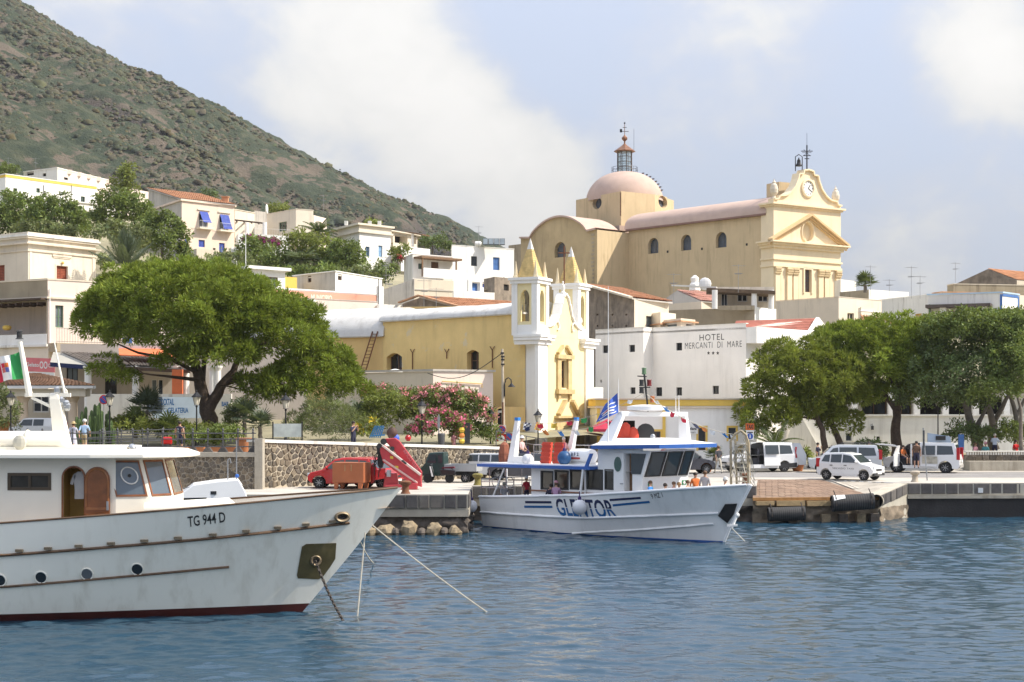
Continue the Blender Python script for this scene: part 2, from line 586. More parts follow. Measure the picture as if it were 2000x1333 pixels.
# ---- quay: one deck sheet (a lower ramp cut out of it), its stone edges, the road
QL=[XY(-400,71.6),XY(914,72.3),XY(922,80.2),XY(1478,80.4)]
RAMP_A,RAMP_B=XY(1470,79.4),XY(1716,80.3)
RIGHT0=XY(1772,83.2)
RIGHT1=XY(2500,84.0)
rampT0,rampT1=XY(1480,87.2),XY(1742,86.2)
def build_quay():
 mb=MB()
 back=112.0
 poly=[QL[0],QL[1],QL[2],QL[3],rampT0,XY(1600,87.6),RIGHT0,RIGHT1,Vector((RIGHT1.x,back)),Vector((QL[0].x,back))]
 mb.face(*[(p.x,p.y,QZ)for p in poly])
 mb.obj('quay_deck',m_asph,kind='structure')
 rd=MB()
 rd.face((-2,90.5,QZ+.005),(60,89.6,QZ+.005),(60,99.0,QZ+.005),(-2,97.0,QZ+.005))
 rd.obj('road',m_road,kind='structure')
build_quay()
m_block=[M('basalt_block_%d'%k,c,.9,var=.25,scale=3.0,bump=.6,bscale=22)for k,c in
 enumerate(((.105,.096,.09),(.13,.117,.107),(.085,.079,.076),(.14,.125,.11)))]
m_mortar=M('mortar',(.46,.42,.34),.95,var=.12,scale=2.0,bump=.3,bscale=30,stain=(.28,.24,.15),amount=.6)
m_conc=M('old_concrete',(.40,.36,.29),.95,var=.18,scale=1.2,bump=.5,bscale=12,stain=(.16,.13,.09),amount=.8)
m_rub=M('wet_rubble',(.115,.095,.078),.85,var=.5,scale=3.0,bump=1.0,bscale=9,stain=(.20,.15,.09),amount=.6,streak=False)
m_wetshade=M('wet_shaded_concrete',(.034,.030,.028),.7,var=.35,scale=1.0,bump=.6,bscale=10,stain=(.03,.03,.03),amount=.8)  # near-black: wet concrete with the wall's shade put into the colour
m_algae=M('rust_algae_stone',(.27,.21,.13),.85,var=.6,scale=4.0,bump=.8,bscale=8,stain=(.10,.06,.03),amount=.9,streak=False)
m_rubb=M('rough_rubble',(.24,.19,.135),.95,var=.45,scale=2.2,bump=1.0,bscale=7,stain=(.10,.08,.06),amount=.7,streak=False)
def rough_wall(name,A,B,z0,z1,mat,amp=.25,cell=.22,parent=None,back=.9,seed=0.0,**kw):
 """rough stone face between two plan points: a displaced sheet with a solid back"""
 d=(B-A)
 L=d.length
 d=d/L
 n=Vector((d.y,-d.x))
 nu,nz=max(2,int(L/cell)),max(2,int((z1-z0)/cell))
 V=[]
 for j in range(nz+1):
  for i in range(nu+1):
   u=L*i/nu
   z=z0+(z1-z0)*j/nz
   e=mnoise.cell(Vector((u*2.2+seed,z*3.1,seed)))*.5+mnoise.noise(Vector((u*1.7+seed,z*2.4,seed)))
   o=amp*e*(1 if 0<j<nz else .2)
   p=A+d*u+n*o
   V.append((p.x,p.y,z+.06*mnoise.noise(Vector((u*3,z*3,7+seed)))))
 a=np.arange((nu+1)*(nz+1)).reshape(nz+1,nu+1)
 Fq=np.stack([a[:-1,:-1],a[:-1,1:],a[1:,1:],a[1:,:-1]],-1).reshape(-1,4)
 return fast_mesh(name,V,Fq,mat,parent=parent,**kw)
def block_row(A,B,z0,z1,parent,w=(.5,.85),proud=.05,gap=.07,depth=.4,seed=1,zB=None):
 """row of squared quay stones, each its own piece; zB: (z0, z1) at the far end for a sloping row"""
 rr=random.Random(seed)
 d=B-A
 L=d.length
 d=d/L
 n=Vector((d.y,-d.x))
 u=0.0
 while u<L-.15:
  ww=min(rr.uniform(*w),L-u)
  a0,a1=u+gap/2,u+ww-gap/2
  if a1-a0>.12:
   mb=MB()
   o=proud+rr.uniform(-.012,.02)
   pts=[]
   for q in(a0,a1):
    t=q/L
    b0=z0 if zB is None else z0+(zB[0]-z0)*t
    b1=z1 if zB is None else z1+(zB[1]-z1)*t
    pts.append((q,b0+gap/2,b1-gap/2))
   c=.025
   def ring(off,ins):
    (ua,la,ha),(ub,lb,hb)=pts
    r=[]
    for q,z in((ua+ins,la+ins),(ub-ins,lb+ins),(ub-ins,hb-ins),(ua+ins,ha-ins)):
     p=A+d*q+n*off
     r.append(Vector((p.x,p.y,z)))
    return r
   mb.loft([ring(-depth,0),ring(o-c,0),ring(o,c)],True,False,True)
   mb.obj('block',m_block[rr.randrange(4)],parent)
  u+=ww
def build_quay_edges():
 q=thing('quay_wall','quay wall of squared basalt blocks over rough rubble behind the white yacht bow','quay wall',(QL[1].x,QL[1].y,0))
 for a,b,sd in((QL[0],QL[1],4),(QL[1],QL[2],5),(QL[2],QL[3],6)):
  d=(b-a).normalized()
  n=Vector((d.y,-d.x))
  core=MB()
  e=[a,b,b-n*.9,a-n*.9]
  core.prism(e,1.14,QZ-.006)
  core.obj('mortar_core',m_mortar,q)
  a2=a if sd!=4 else XY(600,71.9)
  block_row(a2,b,1.17,QZ+.01,q,seed=sd)
  led=MB()
  led.prism([a+n*.04,b+n*.04,b-n*.6,a-n*.6],.80,1.135)
  led.obj('concrete_strip',m_conc,q)
  rough_wall('rubble_face',a-n*.12,b-n*.12,-.5,.86,m_rub,.34,.16,q,seed=sd*3.0)
 rr=random.Random(3)
 for px,w,h in((752,.95,.36),(797,.8,.50),(847,.7,.40),(888,.6,.28),(722,.6,.26),(868,.4,.2),(772,.4,.22),(822,.45,.2)):
  mb=MB()
  c=P(px,1030,71.4)
  mb.ball((c.x,c.y+.2,.12),1,9,6,(w*.5,.45,h))
  for k,v in enumerate(mb.v):
   e=1+.6*mnoise.noise(Vector((v[0]*2.6,v[1]*2.6,v[2]*3.5)))
   mb.v[k]=(c.x+(v[0]-c.x)*e,c.y+(v[1]-c.y)*e,.12+(v[2]-.12)*e)
  mb.obj('footing_stone',m_algae if w>.5 else m_rub,q)
 q=thing('quay_wall','dark quay wall with black basalt block edge at the blue water on the right','quay wall',(RIGHT0.x,RIGHT0.y,0))
 d=(RIGHT1-RIGHT0).normalized()
 n=Vector((d.y,-d.x))
 core=MB()
 core.prism([RIGHT0,RIGHT1,RIGHT1-n*.9,RIGHT0-n*.9],1.2,QZ-.006)
 core.obj('mortar_core',m_mortar,q)
 block_row(RIGHT0,XY(2080,83.6),1.24,QZ+.012,q,w=(.55,.95),seed=9)
 lip=MB()
 lip.prism([RIGHT0+n*.10,RIGHT1+n*.10,RIGHT1-n*.6,RIGHT0-n*.6],1.02,1.19)
 lip.obj('ledge',m_conc,q)
 rough_wall('lower_face',RIGHT0-n*.05,RIGHT1-n*.05,-.6,1.03,m_wetshade,.05,.4,q,seed=2.0)
 tag=MB()
 c=P(1914,958,83.4)
 tag.box((c.x,c.y-.10,c.z),(.26,.06,.26))
 tag.obj('white_plate',M('white_plate',(.7,.7,.68),.6),q)
 A2=RAMP_B
 d=(RIGHT0-A2)
 row=thing('ramp_wall','sloping row of grey basalt blocks between brick landing and dark quay','quay wall',(A2.x,A2.y,0))
 sl=MB()
 e=(RIGHT0-A2).normalized()
 n2=Vector((e.y,-e.x))
 sl.ext([(A2.x,A2.y,-.5),(RIGHT0.x,RIGHT0.y,-.5),(RIGHT0.x,RIGHT0.y,QZ-.01),(A2.x,A2.y,1.33)],(-n2.x*.8,-n2.y*.8,0))
 sl.obj('mortar_core',m_mortar,row)
 block_row(A2+e*.1,RIGHT0-e*.05,.72,1.34,row,w=(.62,.8),seed=12,zB=(1.24,QZ))
 rough_wall('rubble_face',A2+n2*.06,RIGHT0+n2*.06,-.6,.7,m_rubb,.2,.18,row,seed=21.0)
build_quay_edges()
m_brickp=M('landing_brick',(.235,.155,.105),.9,var=.3,scale=1.6,bump=.3,bscale=20,stain=(.34,.25,.17),amount=.6,streak=False)
m_rustedge=M('rust_edge',(.36,.19,.07),.9,var=.35,scale=2.0,bump=.3)
m_cobble=M('pale_cobble',(.40,.355,.29),.95,var=.2,scale=1.5,bump=.5,bscale=16)
m_kerbw=M('worn_white_line',(.47,.42,.35),.9,var=.2,scale=2)
def ramp_z(p):
 """height of the sloping landing: 1.27 at the water edge, 1.85 at the road"""
 d=(RAMP_B-RAMP_A).normalized()
 n=Vector((-d.y,d.x))
 t=(p-RAMP_A).dot(n)
 return 1.27+(QZ-1.27)*min(1,max(0,t/7.0))
def build_landing():
 lan=bpy.data.objects.new('landing',None)
 C.objects.link(lan)
 ORG[lan.name]=Vector((0,0,0))
 setp(lan,'sloping landing of reddish brick paving strips with a rust brown edge','landing')
 base=MB()
 e0,e1=RAMP_A,RAMP_B
 t0,t1=XY(1472,87.6),XY(1600,87.6)
 def v(p,dz=0.0):return(p.x,p.y,ramp_z(p)+dz)
 base.face(v(e0,-.03),v(e1,-.03),v(t1,-.03),v(t0,-.03))
 base.face(v(e1,-.03),(RIGHT0.x,RIGHT0.y,QZ-.03),v(t1,-.03))
 base.obj('bed',m_cobble,lan)
 tri=[e0,e1-(e1-e0)*.03,t1,t0]
 rows=22
 rr=random.Random(8)
 ng=0
 for r in range(rows):
  f0,f1=r/rows,(r+1)/rows
  L0,L1=tri[0].lerp(tri[3],f0),tri[1].lerp(tri[2],f0)
  U0,U1=tri[0].lerp(tri[3],f1),tri[1].lerp(tri[2],f1)
  mb=MB()
  nb=max(3,int((L1-L0).length/.34))
  for b in range(nb):
   s0,s1=b/nb+.0016,(b+1)/nb-.0016
   hh=rr.uniform(.0,.012)
   q=[L0.lerp(L1,s0),L0.lerp(L1,s1),U0.lerp(U1,s1),U0.lerp(U1,s0)]
   q=[p+(tri[3]-tri[0]).normalized()*(.015 if k<2 else-.0)for k,p in enumerate(q)]
   top=[Vector(v(p,hh))for p in q]
   bot=[Vector(v(p,-.03))for p in q]
   mb.loft([bot,top],True,False,True)
  mb.obj('brick_row',m_brickp,lan,kind=None)
 edge=MB()
 d=(e1-e0).normalized()
 n=Vector((d.y,-d.x))
 edge.prism([e0+n*.1,e1+n*.1,e1-n*.05,e0-n*.05],1.13,1.285)
 edge.obj('edge_beam',m_rustedge,lan)
 ribs=MB()
 for k in range(7):
  a=XY(1620+k*17,87.3-k*.12)
  b=XY(1668+k*11,83.4-k*.05)
  za,zb=ramp_z(a)+.012,ramp_z(b)+.012
  ribs.beam((a.x,a.y,za),(b.x,b.y,zb),.16,.03)
 ribs.obj('paving_rib',m_kerbw,lan)
 face=thing('landing_wall','rough brown rubble face under the brick landing','quay wall',(e0.x,e0.y,0))
 rough_wall('rubble_face',e0+n*.02,e1+n*.02,-.6,1.14,m_rubb,.30,.15,face,seed=33.0)
 strip=MB()
 for a,b,z0,z1 in((.18,.40,.86,1.12),(.42,.74,.84,1.1),(.02,.16,.9,1.1)):
  p,q=e0.lerp(e1,a),e0.lerp(e1,b)
  strip.prism([p+n*.26,q+n*.26,q-n*.1,p-n*.1],z0,z1)
 strip.obj('stone_strip',M('ochre_stone',(.38,.27,.14),.9,var=.3,scale=2,bump=.6),face)
 for k,t in enumerate((.3,.56,.70,.84,.95)):
  p=e0.lerp(e1,t)+n*.3
  mb=MB()
  mb.bx(p.x-.22,p.x+.22,p.y-.2,p.y+.5,-.5,.42)
  mb.obj('footing',m_algae if k%2 else m_rub,face)
 return lan
build_landing()
# ================================================================== BUILDING LIBRARY
def plaster(name,col,stain=(.30,.26,.21),amount=.55,var=.07,spots=None):
 return M(name,col,.9,var=var,scale=.35,bump=.25,bscale=9,stain=stain,amount=amount,spec=.15,spots=spots)
W_WHITE=plaster('lime_white',(.86,.84,.79),amount=.30)
W_WHITE2=plaster('old_and_shaded_white',(.80,.77,.70),amount=.8)  # weathered white, also painted on walls lying in shade
W_CREAM=plaster('cream_plaster',(.74,.66,.53),amount=.45)
W_PINK=plaster('pale_pink_plaster',(.76,.62,.50),amount=.3)
W_PINKW=plaster('pinkish_white_plaster',(.78,.66,.57),amount=.4)
W_BEIGE=plaster('beige_plaster',(.70,.61,.48),amount=.7)
W_GREYST=plaster('stained_and_shaded_grey',(.52,.48,.42),stain=(.14,.125,.11),amount=.95,var=.15)  # stained grey walls, also painted shade on side walls
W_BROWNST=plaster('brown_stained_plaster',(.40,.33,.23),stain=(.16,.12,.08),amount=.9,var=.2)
W_OCHRE=plaster('ochre_plaster',(.76,.56,.24),stain=(.52,.37,.16),amount=.7,var=.12,spots=(.66,.56,.38))
W_OCHRE2=plaster('warm_ochre_plaster',(.72,.50,.21),amount=.4)
W_YELLOWF=plaster('pale_yellow_plaster',(.82,.70,.40),amount=.15)
W_STONE=M('bare_stone_wall',(.27,.22,.17),.95,var=.4,scale=1.3,bump=.9,bscale=5,stain=(.14,.115,.09),amount=.8)
W_CHURCH=plaster('church_tan',(.60,.465,.285),stain=(.38,.29,.17),amount=.85)
W_CHURCHL=plaster('church_light',(.84,.70,.48),stain=(.5,.38,.22),amount=.4)
T_SALMON=plaster('salmon_band',(.72,.34,.24),amount=.2)
T_YELLOW=plaster('yellow_trim',(.76,.52,.12),amount=.2)
ROOFGREY=M('flat_roof_grey',(.60,.56,.50),.95,var=.2,scale=.8)
TERRA=M('terracotta_tile',(.50,.235,.115),.9,var=.35,scale=.9,bump=.4,bscale=10,stain=(.26,.17,.11),amount=.7,streak=False)
TERRA2=M('old_terracotta_tile',(.52,.29,.16),.9,var=.35,scale=.9,bump=.4,bscale=10,stain=(.30,.22,.15),amount=.8,streak=False)
TERRARED=M('red_roof_tile',(.33,.115,.08),.85,var=.2,scale=1.5)
WOODD=M('dark_wood',(.085,.055,.038),.7,var=.3,scale=4)
WOODM=M('brown_wood',(.20,.115,.06),.65,var=.3,scale=4)
GLASS=M('window_glass',(.018,.022,.026),.06,var=0,spec=.6)
GLASSL=M('pale_window_glass',(.16,.19,.20),.10,var=.3,scale=.8,spec=.6)
DARKIN=M('unlit_interior',(.022,.019,.017),.9,var=.3,scale=1)  # near-black sheets over openings and holes; their unlit shade is this colour
FR_WHITE=M('white_paint',(.76,.75,.72),.5,var=.05,scale=3)
FR_BROWN=M('brown_frame',(.16,.085,.045),.6,var=.2,scale=3)
FR_GREEN=M('green_frame',(.13,.22,.12),.6,var=.1)
FR_DARK=M('dark_frame',(.035,.035,.035),.6,var=.1)
BLUESH=M('blue_shutter',(.06,.10,.42),.6,var=.15,scale=3)
BLUEDR=M('blue_door',(.07,.17,.42),.6,var=.15,scale=3)
PALEBLUE=M('pale_blue_door',(.25,.42,.62),.6,var=.1)
REDSH=M('red_shutter',(.30,.075,.035),.65,var=.2,scale=3)
GREENSH=M('green_shutter',(.05,.10,.06),.65,var=.2,scale=3)
IRON=M('dark_iron',(.03,.03,.032),.5,metal=.6,var=.1)
IRONG=M('grey_iron',(.11,.11,.115),.5,metal=.5,var=.2,scale=5)
STEEL=M('galvanised_steel',(.42,.43,.44),.35,metal=.8,var=.15,scale=5)
AERIAL=M('aerial_metal',(.30,.30,.30),.5,metal=.5,var=0)
class W:
 """one straight wall A -> B (outside is to the right of A -> B)"""
 def __init__(s,A,B):
  s.A,s.B=Vector(A),Vector(B)
  s.L=(s.B-s.A).length
  s.d=(s.B-s.A)/s.L
  s.n=Vector((s.d.y,-s.d.x))
 def u(s,px):
  k=(px-1000)/F
  dx,dy=s.B.x-s.A.x,s.B.y-s.A.y
  return(k*s.A.y-s.A.x)/(dx-k*dy)*s.L
 def dep(s,u):
  return(s.A+s.d*u).y
 def pt(s,u,z,o=0.0):
  p=s.A+s.d*u+s.n*o
  return Vector((p.x,p.y,z))
 def rect(s,x0,y0,x1,y1):
  u0,u1=s.u(x0),s.u(x1)
  dm=s.dep((u0+u1)/2)
  return u0,u1,Z(y1,dm),Z(y0,dm)
 def at(s,px,py,o=0.0):
  u=s.u(px)
  return s.pt(u,Z(py,s.dep(u)),o)
 def box(s,mb,u0,u1,z0,z1,o0,o1):
  """box on the wall between offsets o0 (inner) and o1 (outer)"""
  a=[s.pt(u0,z0,o0),s.pt(u1,z0,o0),s.pt(u1,z1,o0),s.pt(u0,z1,o0)]
  return mb.ext(a,(s.n.x*(o1-o0),s.n.y*(o1-o0),0))
def arc_pts(shape,u0,u1,z0,z1,n=10):
 """outline of the top of an opening, from (u0, zs) over the crown to (u1, zs)"""
 uc,r=(u0+u1)/2,(u1-u0)/2
 if shape=='arch':
  zs=z1-r
  return[(uc-r*math.cos(math.pi*k/n),zs+r*math.sin(math.pi*k/n))for k in range(n+1)]
 if shape=='seg':
  h=r*.35
  return[(u0+(u1-u0)*k/n,z1-h+h*math.sin(math.pi*k/n))for k in range(n+1)]
 if shape=='lancet':
  h=min((z1-z0)*.5,r*1.9)
  L=[(u0+r*(1-math.cos(math.pi/2*k/5)),z1-h+h*math.sin(math.pi/2*k/5)**1.0)for k in range(6)]
  return L+[(2*uc-a,b)for a,b in L[-2::-1]]
 return None
def wall_face(mb,w,z0,z1,ops,dep=.22):
 """wall sheet with real openings; ops: list of (u0,u1,za,zb,shape,depth)"""
 us=sorted({0.0,w.L}|{min(w.L,max(0,v))for o in ops for v in o[:2]})
 zs=sorted({z0,z1}|{min(z1,max(z0,v))for o in ops for v in o[2:4]})
 for i in range(len(us)-1):
  for j in range(len(zs)-1):
   a,b,c,d=us[i],us[i+1],zs[j],zs[j+1]
   if b-a<1e-5 or d-c<1e-5:continue
   m,k=(a+b)/2,(c+d)/2
   if any(o[0]<m<o[1]and o[2]<k<o[3]for o in ops):continue
   mb.face(w.pt(a,c),w.pt(b,c),w.pt(b,d),w.pt(a,d))
 for o in ops:
  a,b,c,d=o[:4]
  sh=o[4]if len(o)>4 else None
  dp=o[5]if len(o)>5 and o[5]else dep
  if sh=='round':
   uc,zc=(a+b)/2,(c+d)/2
   ru,rz=(b-a)/2,(d-c)/2
   n=20
   cp=[(uc+ru*math.cos(2*math.pi*k/n),zc+rz*math.sin(2*math.pi*k/n))for k in range(n)]
   for k in range(n):
    p,q=cp[k],cp[(k+1)%n]
    mb.face(w.pt(*p),w.pt(*q),w.pt(*q,-dp),w.pt(*p,-dp))
    cz=d if(p[1]+q[1])/2>zc else c
    mb.face(w.pt(*p),w.pt(*q),w.pt(q[0],cz),w.pt(p[0],cz))
   continue
  ar=arc_pts(sh,a,b,c,d)
  if ar:
   for p,q in zip(ar[:-1],ar[1:]):
    mb.face(w.pt(*p),w.pt(*q),w.pt(q[0],d),w.pt(p[0],d))
    mb.face(w.pt(*p),w.pt(*q),w.pt(*q,-dp),w.pt(*p,-dp))
   top=ar[0][1]
  else:
   top=d
   mb.face(w.pt(a,d),w.pt(b,d),w.pt(b,d,-dp),w.pt(a,d,-dp))
  mb.face(w.pt(a,c),w.pt(b,c),w.pt(b,c,-dp),w.pt(a,c,-dp))
  mb.face(w.pt(a,c),w.pt(a,top),w.pt(a,top,-dp),w.pt(a,c,-dp))
  mb.face(w.pt(b,c),w.pt(b,top),w.pt(b,top,-dp),w.pt(b,c,-dp))
def fill_opening(parent,w,r,style,dp,shape=None,fm=None,pm=None,sill=None,surround=None,bars=None):
 """what stands in an opening: window (frame > pane, sill), shutters, door"""
 a,b,c,d=r
 fm=fm or FR_BROWN
 th=min(.085,(b-a)*.10)
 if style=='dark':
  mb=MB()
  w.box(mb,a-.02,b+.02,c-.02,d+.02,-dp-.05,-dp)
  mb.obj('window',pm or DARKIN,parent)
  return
 if style in('win','door'):
  mb=MB()
  nm='window' if style=='win' else 'door'
  o0,o1=-dp,-dp+.07
  for x0,x1,z0,z1 in((a,a+th,c,d),(b-th,b,c,d),(a+th,b-th,d-th,d),(a+th,b-th,c,c+th)):
   w.box(mb,x0,x1,z0,z1,o0,o1)
  nb=bars or((1,0)if(b-a)>.55 else(0,0))
  for k in range(nb[0]):
   x=a+(b-a)*(k+1)/(nb[0]+1)
   w.box(mb,x-th*.45,x+th*.45,c+th,d-th,o0,o1-.012)
  for k in range(nb[1]):
   z=c+(d-c)*(k+1)/(nb[1]+1)
   w.box(mb,a+th,b-th,z-th*.3,z+th*.3,o0,o1-.018)
  f=mb.obj(nm,fm,parent)
  pn=MB()
  w.box(pn,a,b,c,d,-dp-.03,-dp+.02)
  pn.obj('pane',pm or GLASS,f)
 elif style=='shut':
  f=None
  mid=(a+b)/2
  for x0,x1 in((a+.01,mid-.012),(mid+.012,b-.01)):
   mb=MB()
   o0,o1=-dp,-dp+.05
   t2=.06
   for p in((x0,x0+t2,c+.01,d-.01),(x1-t2,x1,c+.01,d-.01),(x0+t2,x1-t2,d-t2,d-.01),(x0+t2,x1-t2,c+.01,c+t2)):
    w.box(mb,*p,o0,o1)
   n=max(4,int((d-c)/.14))
   for k in range(n):
    z=c+t2+(d-c-2*t2)*k/n
    w.box(mb,x0+t2,x1-t2,z,z+(d-c)/n*.72,o0,o1-.025)
   mb.obj('shutter',fm,parent)
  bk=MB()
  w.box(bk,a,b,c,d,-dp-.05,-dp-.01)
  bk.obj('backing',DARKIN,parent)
 elif style=='leaf':
  mb=MB()
  w.box(mb,a,b,c,d,-dp-.06,-dp)
  for x0,x1 in((a+.06,(a+b)/2-.03),((a+b)/2+.03,b-.06)):
   for z0,z1 in((c+.1,c+(d-c)*.45),(c+(d-c)*.5,d-.1)):
    w.box(mb,x0,x1,z0,z1,-dp,-dp+.025)
  mb.obj('door',fm,parent)
 if sill:
  mb=MB()
  w.box(mb,a-.1,b+.1,c-.09,c-.003,-.1,.09)
  mb.obj('sill',sill,parent)
 if surround:
  mb=MB()
  g=.13
  for p in((a-g,a-.004,c,d+g),(b+.004,b+g,c,d+g),(a-.004,b+.004,d+.004,d+g)):
   w.box(mb,*p,-.02,.045)
  mb.obj('surround',surround,parent)
def offset_poly(pts,o):
 n=len(pts)
 r=[]
 for i in range(n):
  p0,p1,p2=pts[i-1],pts[i],pts[(i+1)%n]
  d1,d2=(p1-p0).normalized(),(p2-p1).normalized()
  n1,n2=Vector((d1.y,-d1.x)),Vector((d2.y,-d2.x))
  b=n1+n2
  if b.length<1e-6:b=n1
  b=b/max(.2,(1+n1.dot(n2)))
  r.append(p1+b*o)
 return r
def ring(mb,pts,z0,z1,o_in,o_out):
 a,b=offset_poly(pts,o_in),offset_poly(pts,o_out)
 n=len(pts)
 for i in range(n):
  j=(i+1)%n
  q=[(a[i],z0),(b[i],z0),(b[j],z0),(a[j],z0)]
  vs=[Vector((p.x,p.y,z0))for p in(a[i],b[i],b[j],a[j])]+[Vector((p.x,p.y,z1))for p in(a[i],b[i],b[j],a[j])]
  mb.add(vs,[(0,1,2,3),(4,5,6,7),(1,2,6,5),(0,3,7,4)])
def quad3(l,c,r):
 """plan of a box from left end, near corner, right end given as (px, depth)"""
 L,Cc,R=XY(*l),XY(*c),XY(*r)
 return[L,Cc,R,L+R-Cc]
def house(name,label,pts,zt,zb,mat,ops=(),cat='house',group=None,cornices=(),roof=ROOFGREY,wallmats=None,parapet=True):
 """flat-roofed house. ops: (wall, x0,y0,x1,y1, style, dict). cornices: (z below top, height, out, material)"""
 base=min(pts,key=lambda p:p.y)
 t=thing(name,label,cat,(base.x,base.y,zb),group)
 ws=[W(pts[i],pts[(i+1)%len(pts)])for i in range(len(pts))]
 by={}
 for o in ops:
  by.setdefault(o[0],[]).append(o)
 mats=[mat]+sorted({m for m in(wallmats or{}).values()},key=lambda m:m.name)
 mb=MB()
 for i,w in enumerate(ws):
  rects=[]
  for o in by.get(i,()):
   kw=o[6]if len(o)>6 else{}
   r=w.rect(*o[1:5])
   rects.append((*r,kw.get('shape'),kw.get('dp',.2)))
  mb.slot(mats.index(wallmats[i])if wallmats and i in wallmats else 0)
  wall_face(mb,w,zb,zt,rects)
 mb.obj('wall',mats,t)
 for i,w in enumerate(ws):
  for o in by.get(i,()):
   kw=dict(o[6])if len(o)>6 else{}
   dp=kw.pop('dp',.2)
   fill_opening(t,w,w.rect(*o[1:5]),o[5],dp,**kw)
 if roof is not None:
  rb=MB()
  rb.prism(offset_poly(pts,-.06),zt-.4,zt-(.25 if parapet else .02))
  rb.obj('roof',roof,t)
 for k,(dz,h,out,cm)in enumerate(cornices):
  cb=MB()
  ring(cb,pts,zt-dz,zt-dz+h,-.08,out)
  cb.obj('cornice',cm,t)
 return t,ws
def tile_roof(parent,A,B,Cc,D,mat=None,pitch=.24,course=.42,name='roof_tiles',lift=.05):
 """barrel tiles between eave A-B and ridge D-C (points in 3D), in courses; one joined part"""
 A,B,Cc,D=(Vector(p)for p in(A,B,Cc,D))
 nb=max(4,int(max((B-A).length,(Cc-D).length)/pitch))
 nc=max(2,int(max((D-A).length,(Cc-B).length)/course))
 nb,nc=min(nb,130),min(nc,26)
 nrm=(B-A).cross(D-A)
 nrm.normalize()
 if nrm.z<0:nrm=-nrm
 mb=MB()
 rr=random.Random(nb*31+nc)
 def pt(s,t,h):
  return A.lerp(B,s).lerp(D.lerp(Cc,s),t)+nrm*h
 prof=((0,0),(.12,.055),(.32,.085),(.52,.055),(.66,0),(1,-.01))
 for i in range(nb):
  for j in range(nc):
   t0,t1=j/nc,min(1,(j+1.12)/nc)
   e=rr.uniform(-.012,.012)
   r0=[pt((i+s)/nb,t0,h+lift+.045+e)for s,h in prof]
   r1=[pt((i+s)/nb,t1,h+lift+e)for s,h in prof]
   mb.loft([r0,r1],closed=False)
 o=mb.obj(name,mat or TERRA,parent,kind='stuff')
 sl=MB()
 sl.ext([A,B,Cc,D],-nrm*.1)
 sl.obj('roof_slab',ROOFGREY,parent)
 return o
def railing(parent,A,B,z,h=1.0,step=.14,mat=None,rails=(1.0,.08),r=.012):
 """iron railing: top rail, bottom rail, each upright a piece"""
 mat=mat or IRONG
 A,B=Vector(A),Vector(B)
 L=(B-A).length
 mb=MB()
 for k in rails:
  mb.beam((A.x,A.y,z+h*k),(B.x,B.y,z+h*k),.045,.03)
 o=mb.obj('railing',mat,parent)
 bar=MB()
 bar.tube([(0,0,0),(0,0,h)],r,4)
 n=max(1,int(L/step))
 up=MB()
 for i in range(n+1):
  p=A.lerp(B,i/n)
  up.tube([(p.x,p.y,z),(p.x,p.y,z+h)],r,4)
 up.obj('bars',mat,o,kind='stuff')
 return o
def aerial(x,y,z,h=2.2,label='',group='television aerials on the roofs',rz=0.3,n=2,dish=False):
 t=thing('tv_aerial',label,'aerial',(x,y,z),group)
 mb=MB()
 mb.tube([(x,y,z),(x,y,z+h)],.022,5)
 mb.obj('mast',AERIAL,t)
 rr=random.Random(int(x*100))
 for k in range(n):
  zz=z+h*(.95-.28*k)
  a=rz+k*1.2
  d=Vector((math.cos(a),math.sin(a),0))
  s=Vector((-d.y,d.x,0))
  mb=MB()
  c=Vector((x,y,zz))
  mb.tube([c-d*.6,c+d*.7],.016,4)
  for q in range(6):
   m=c-d*.55+d*(1.2*q/5)
   l=.42-.035*q
   mb.tube([m-s*l,m+s*l],.010,4)
  mb.obj('antenna',AERIAL,t)
 return t
def awning(parent,w,x0,y0,x1,y1,out,mat,name='awning'):
 """sloping cloth blind hung on a wall: from the wall at y0 out to y1"""
 u0,u1,z0,z1=w.rect(x0,y0,x1,y1)
 mb=MB()
 n=8
 rows=[]
 for k in range(n+1):
  t=k/n
  rows.append([w.pt(u0+(u1-u0)*i/6,z1+(z0-z1)*t,.05+out*t+.03*math.sin(i*2.1+k))for i in range(7)])
 back=[[p-Vector((0,0,.012))for p in r]for r in rows]
 mb.loft(rows,closed=False)
 mb.loft(back,closed=False)
 return mb.obj(name,mat,parent,smooth=50)
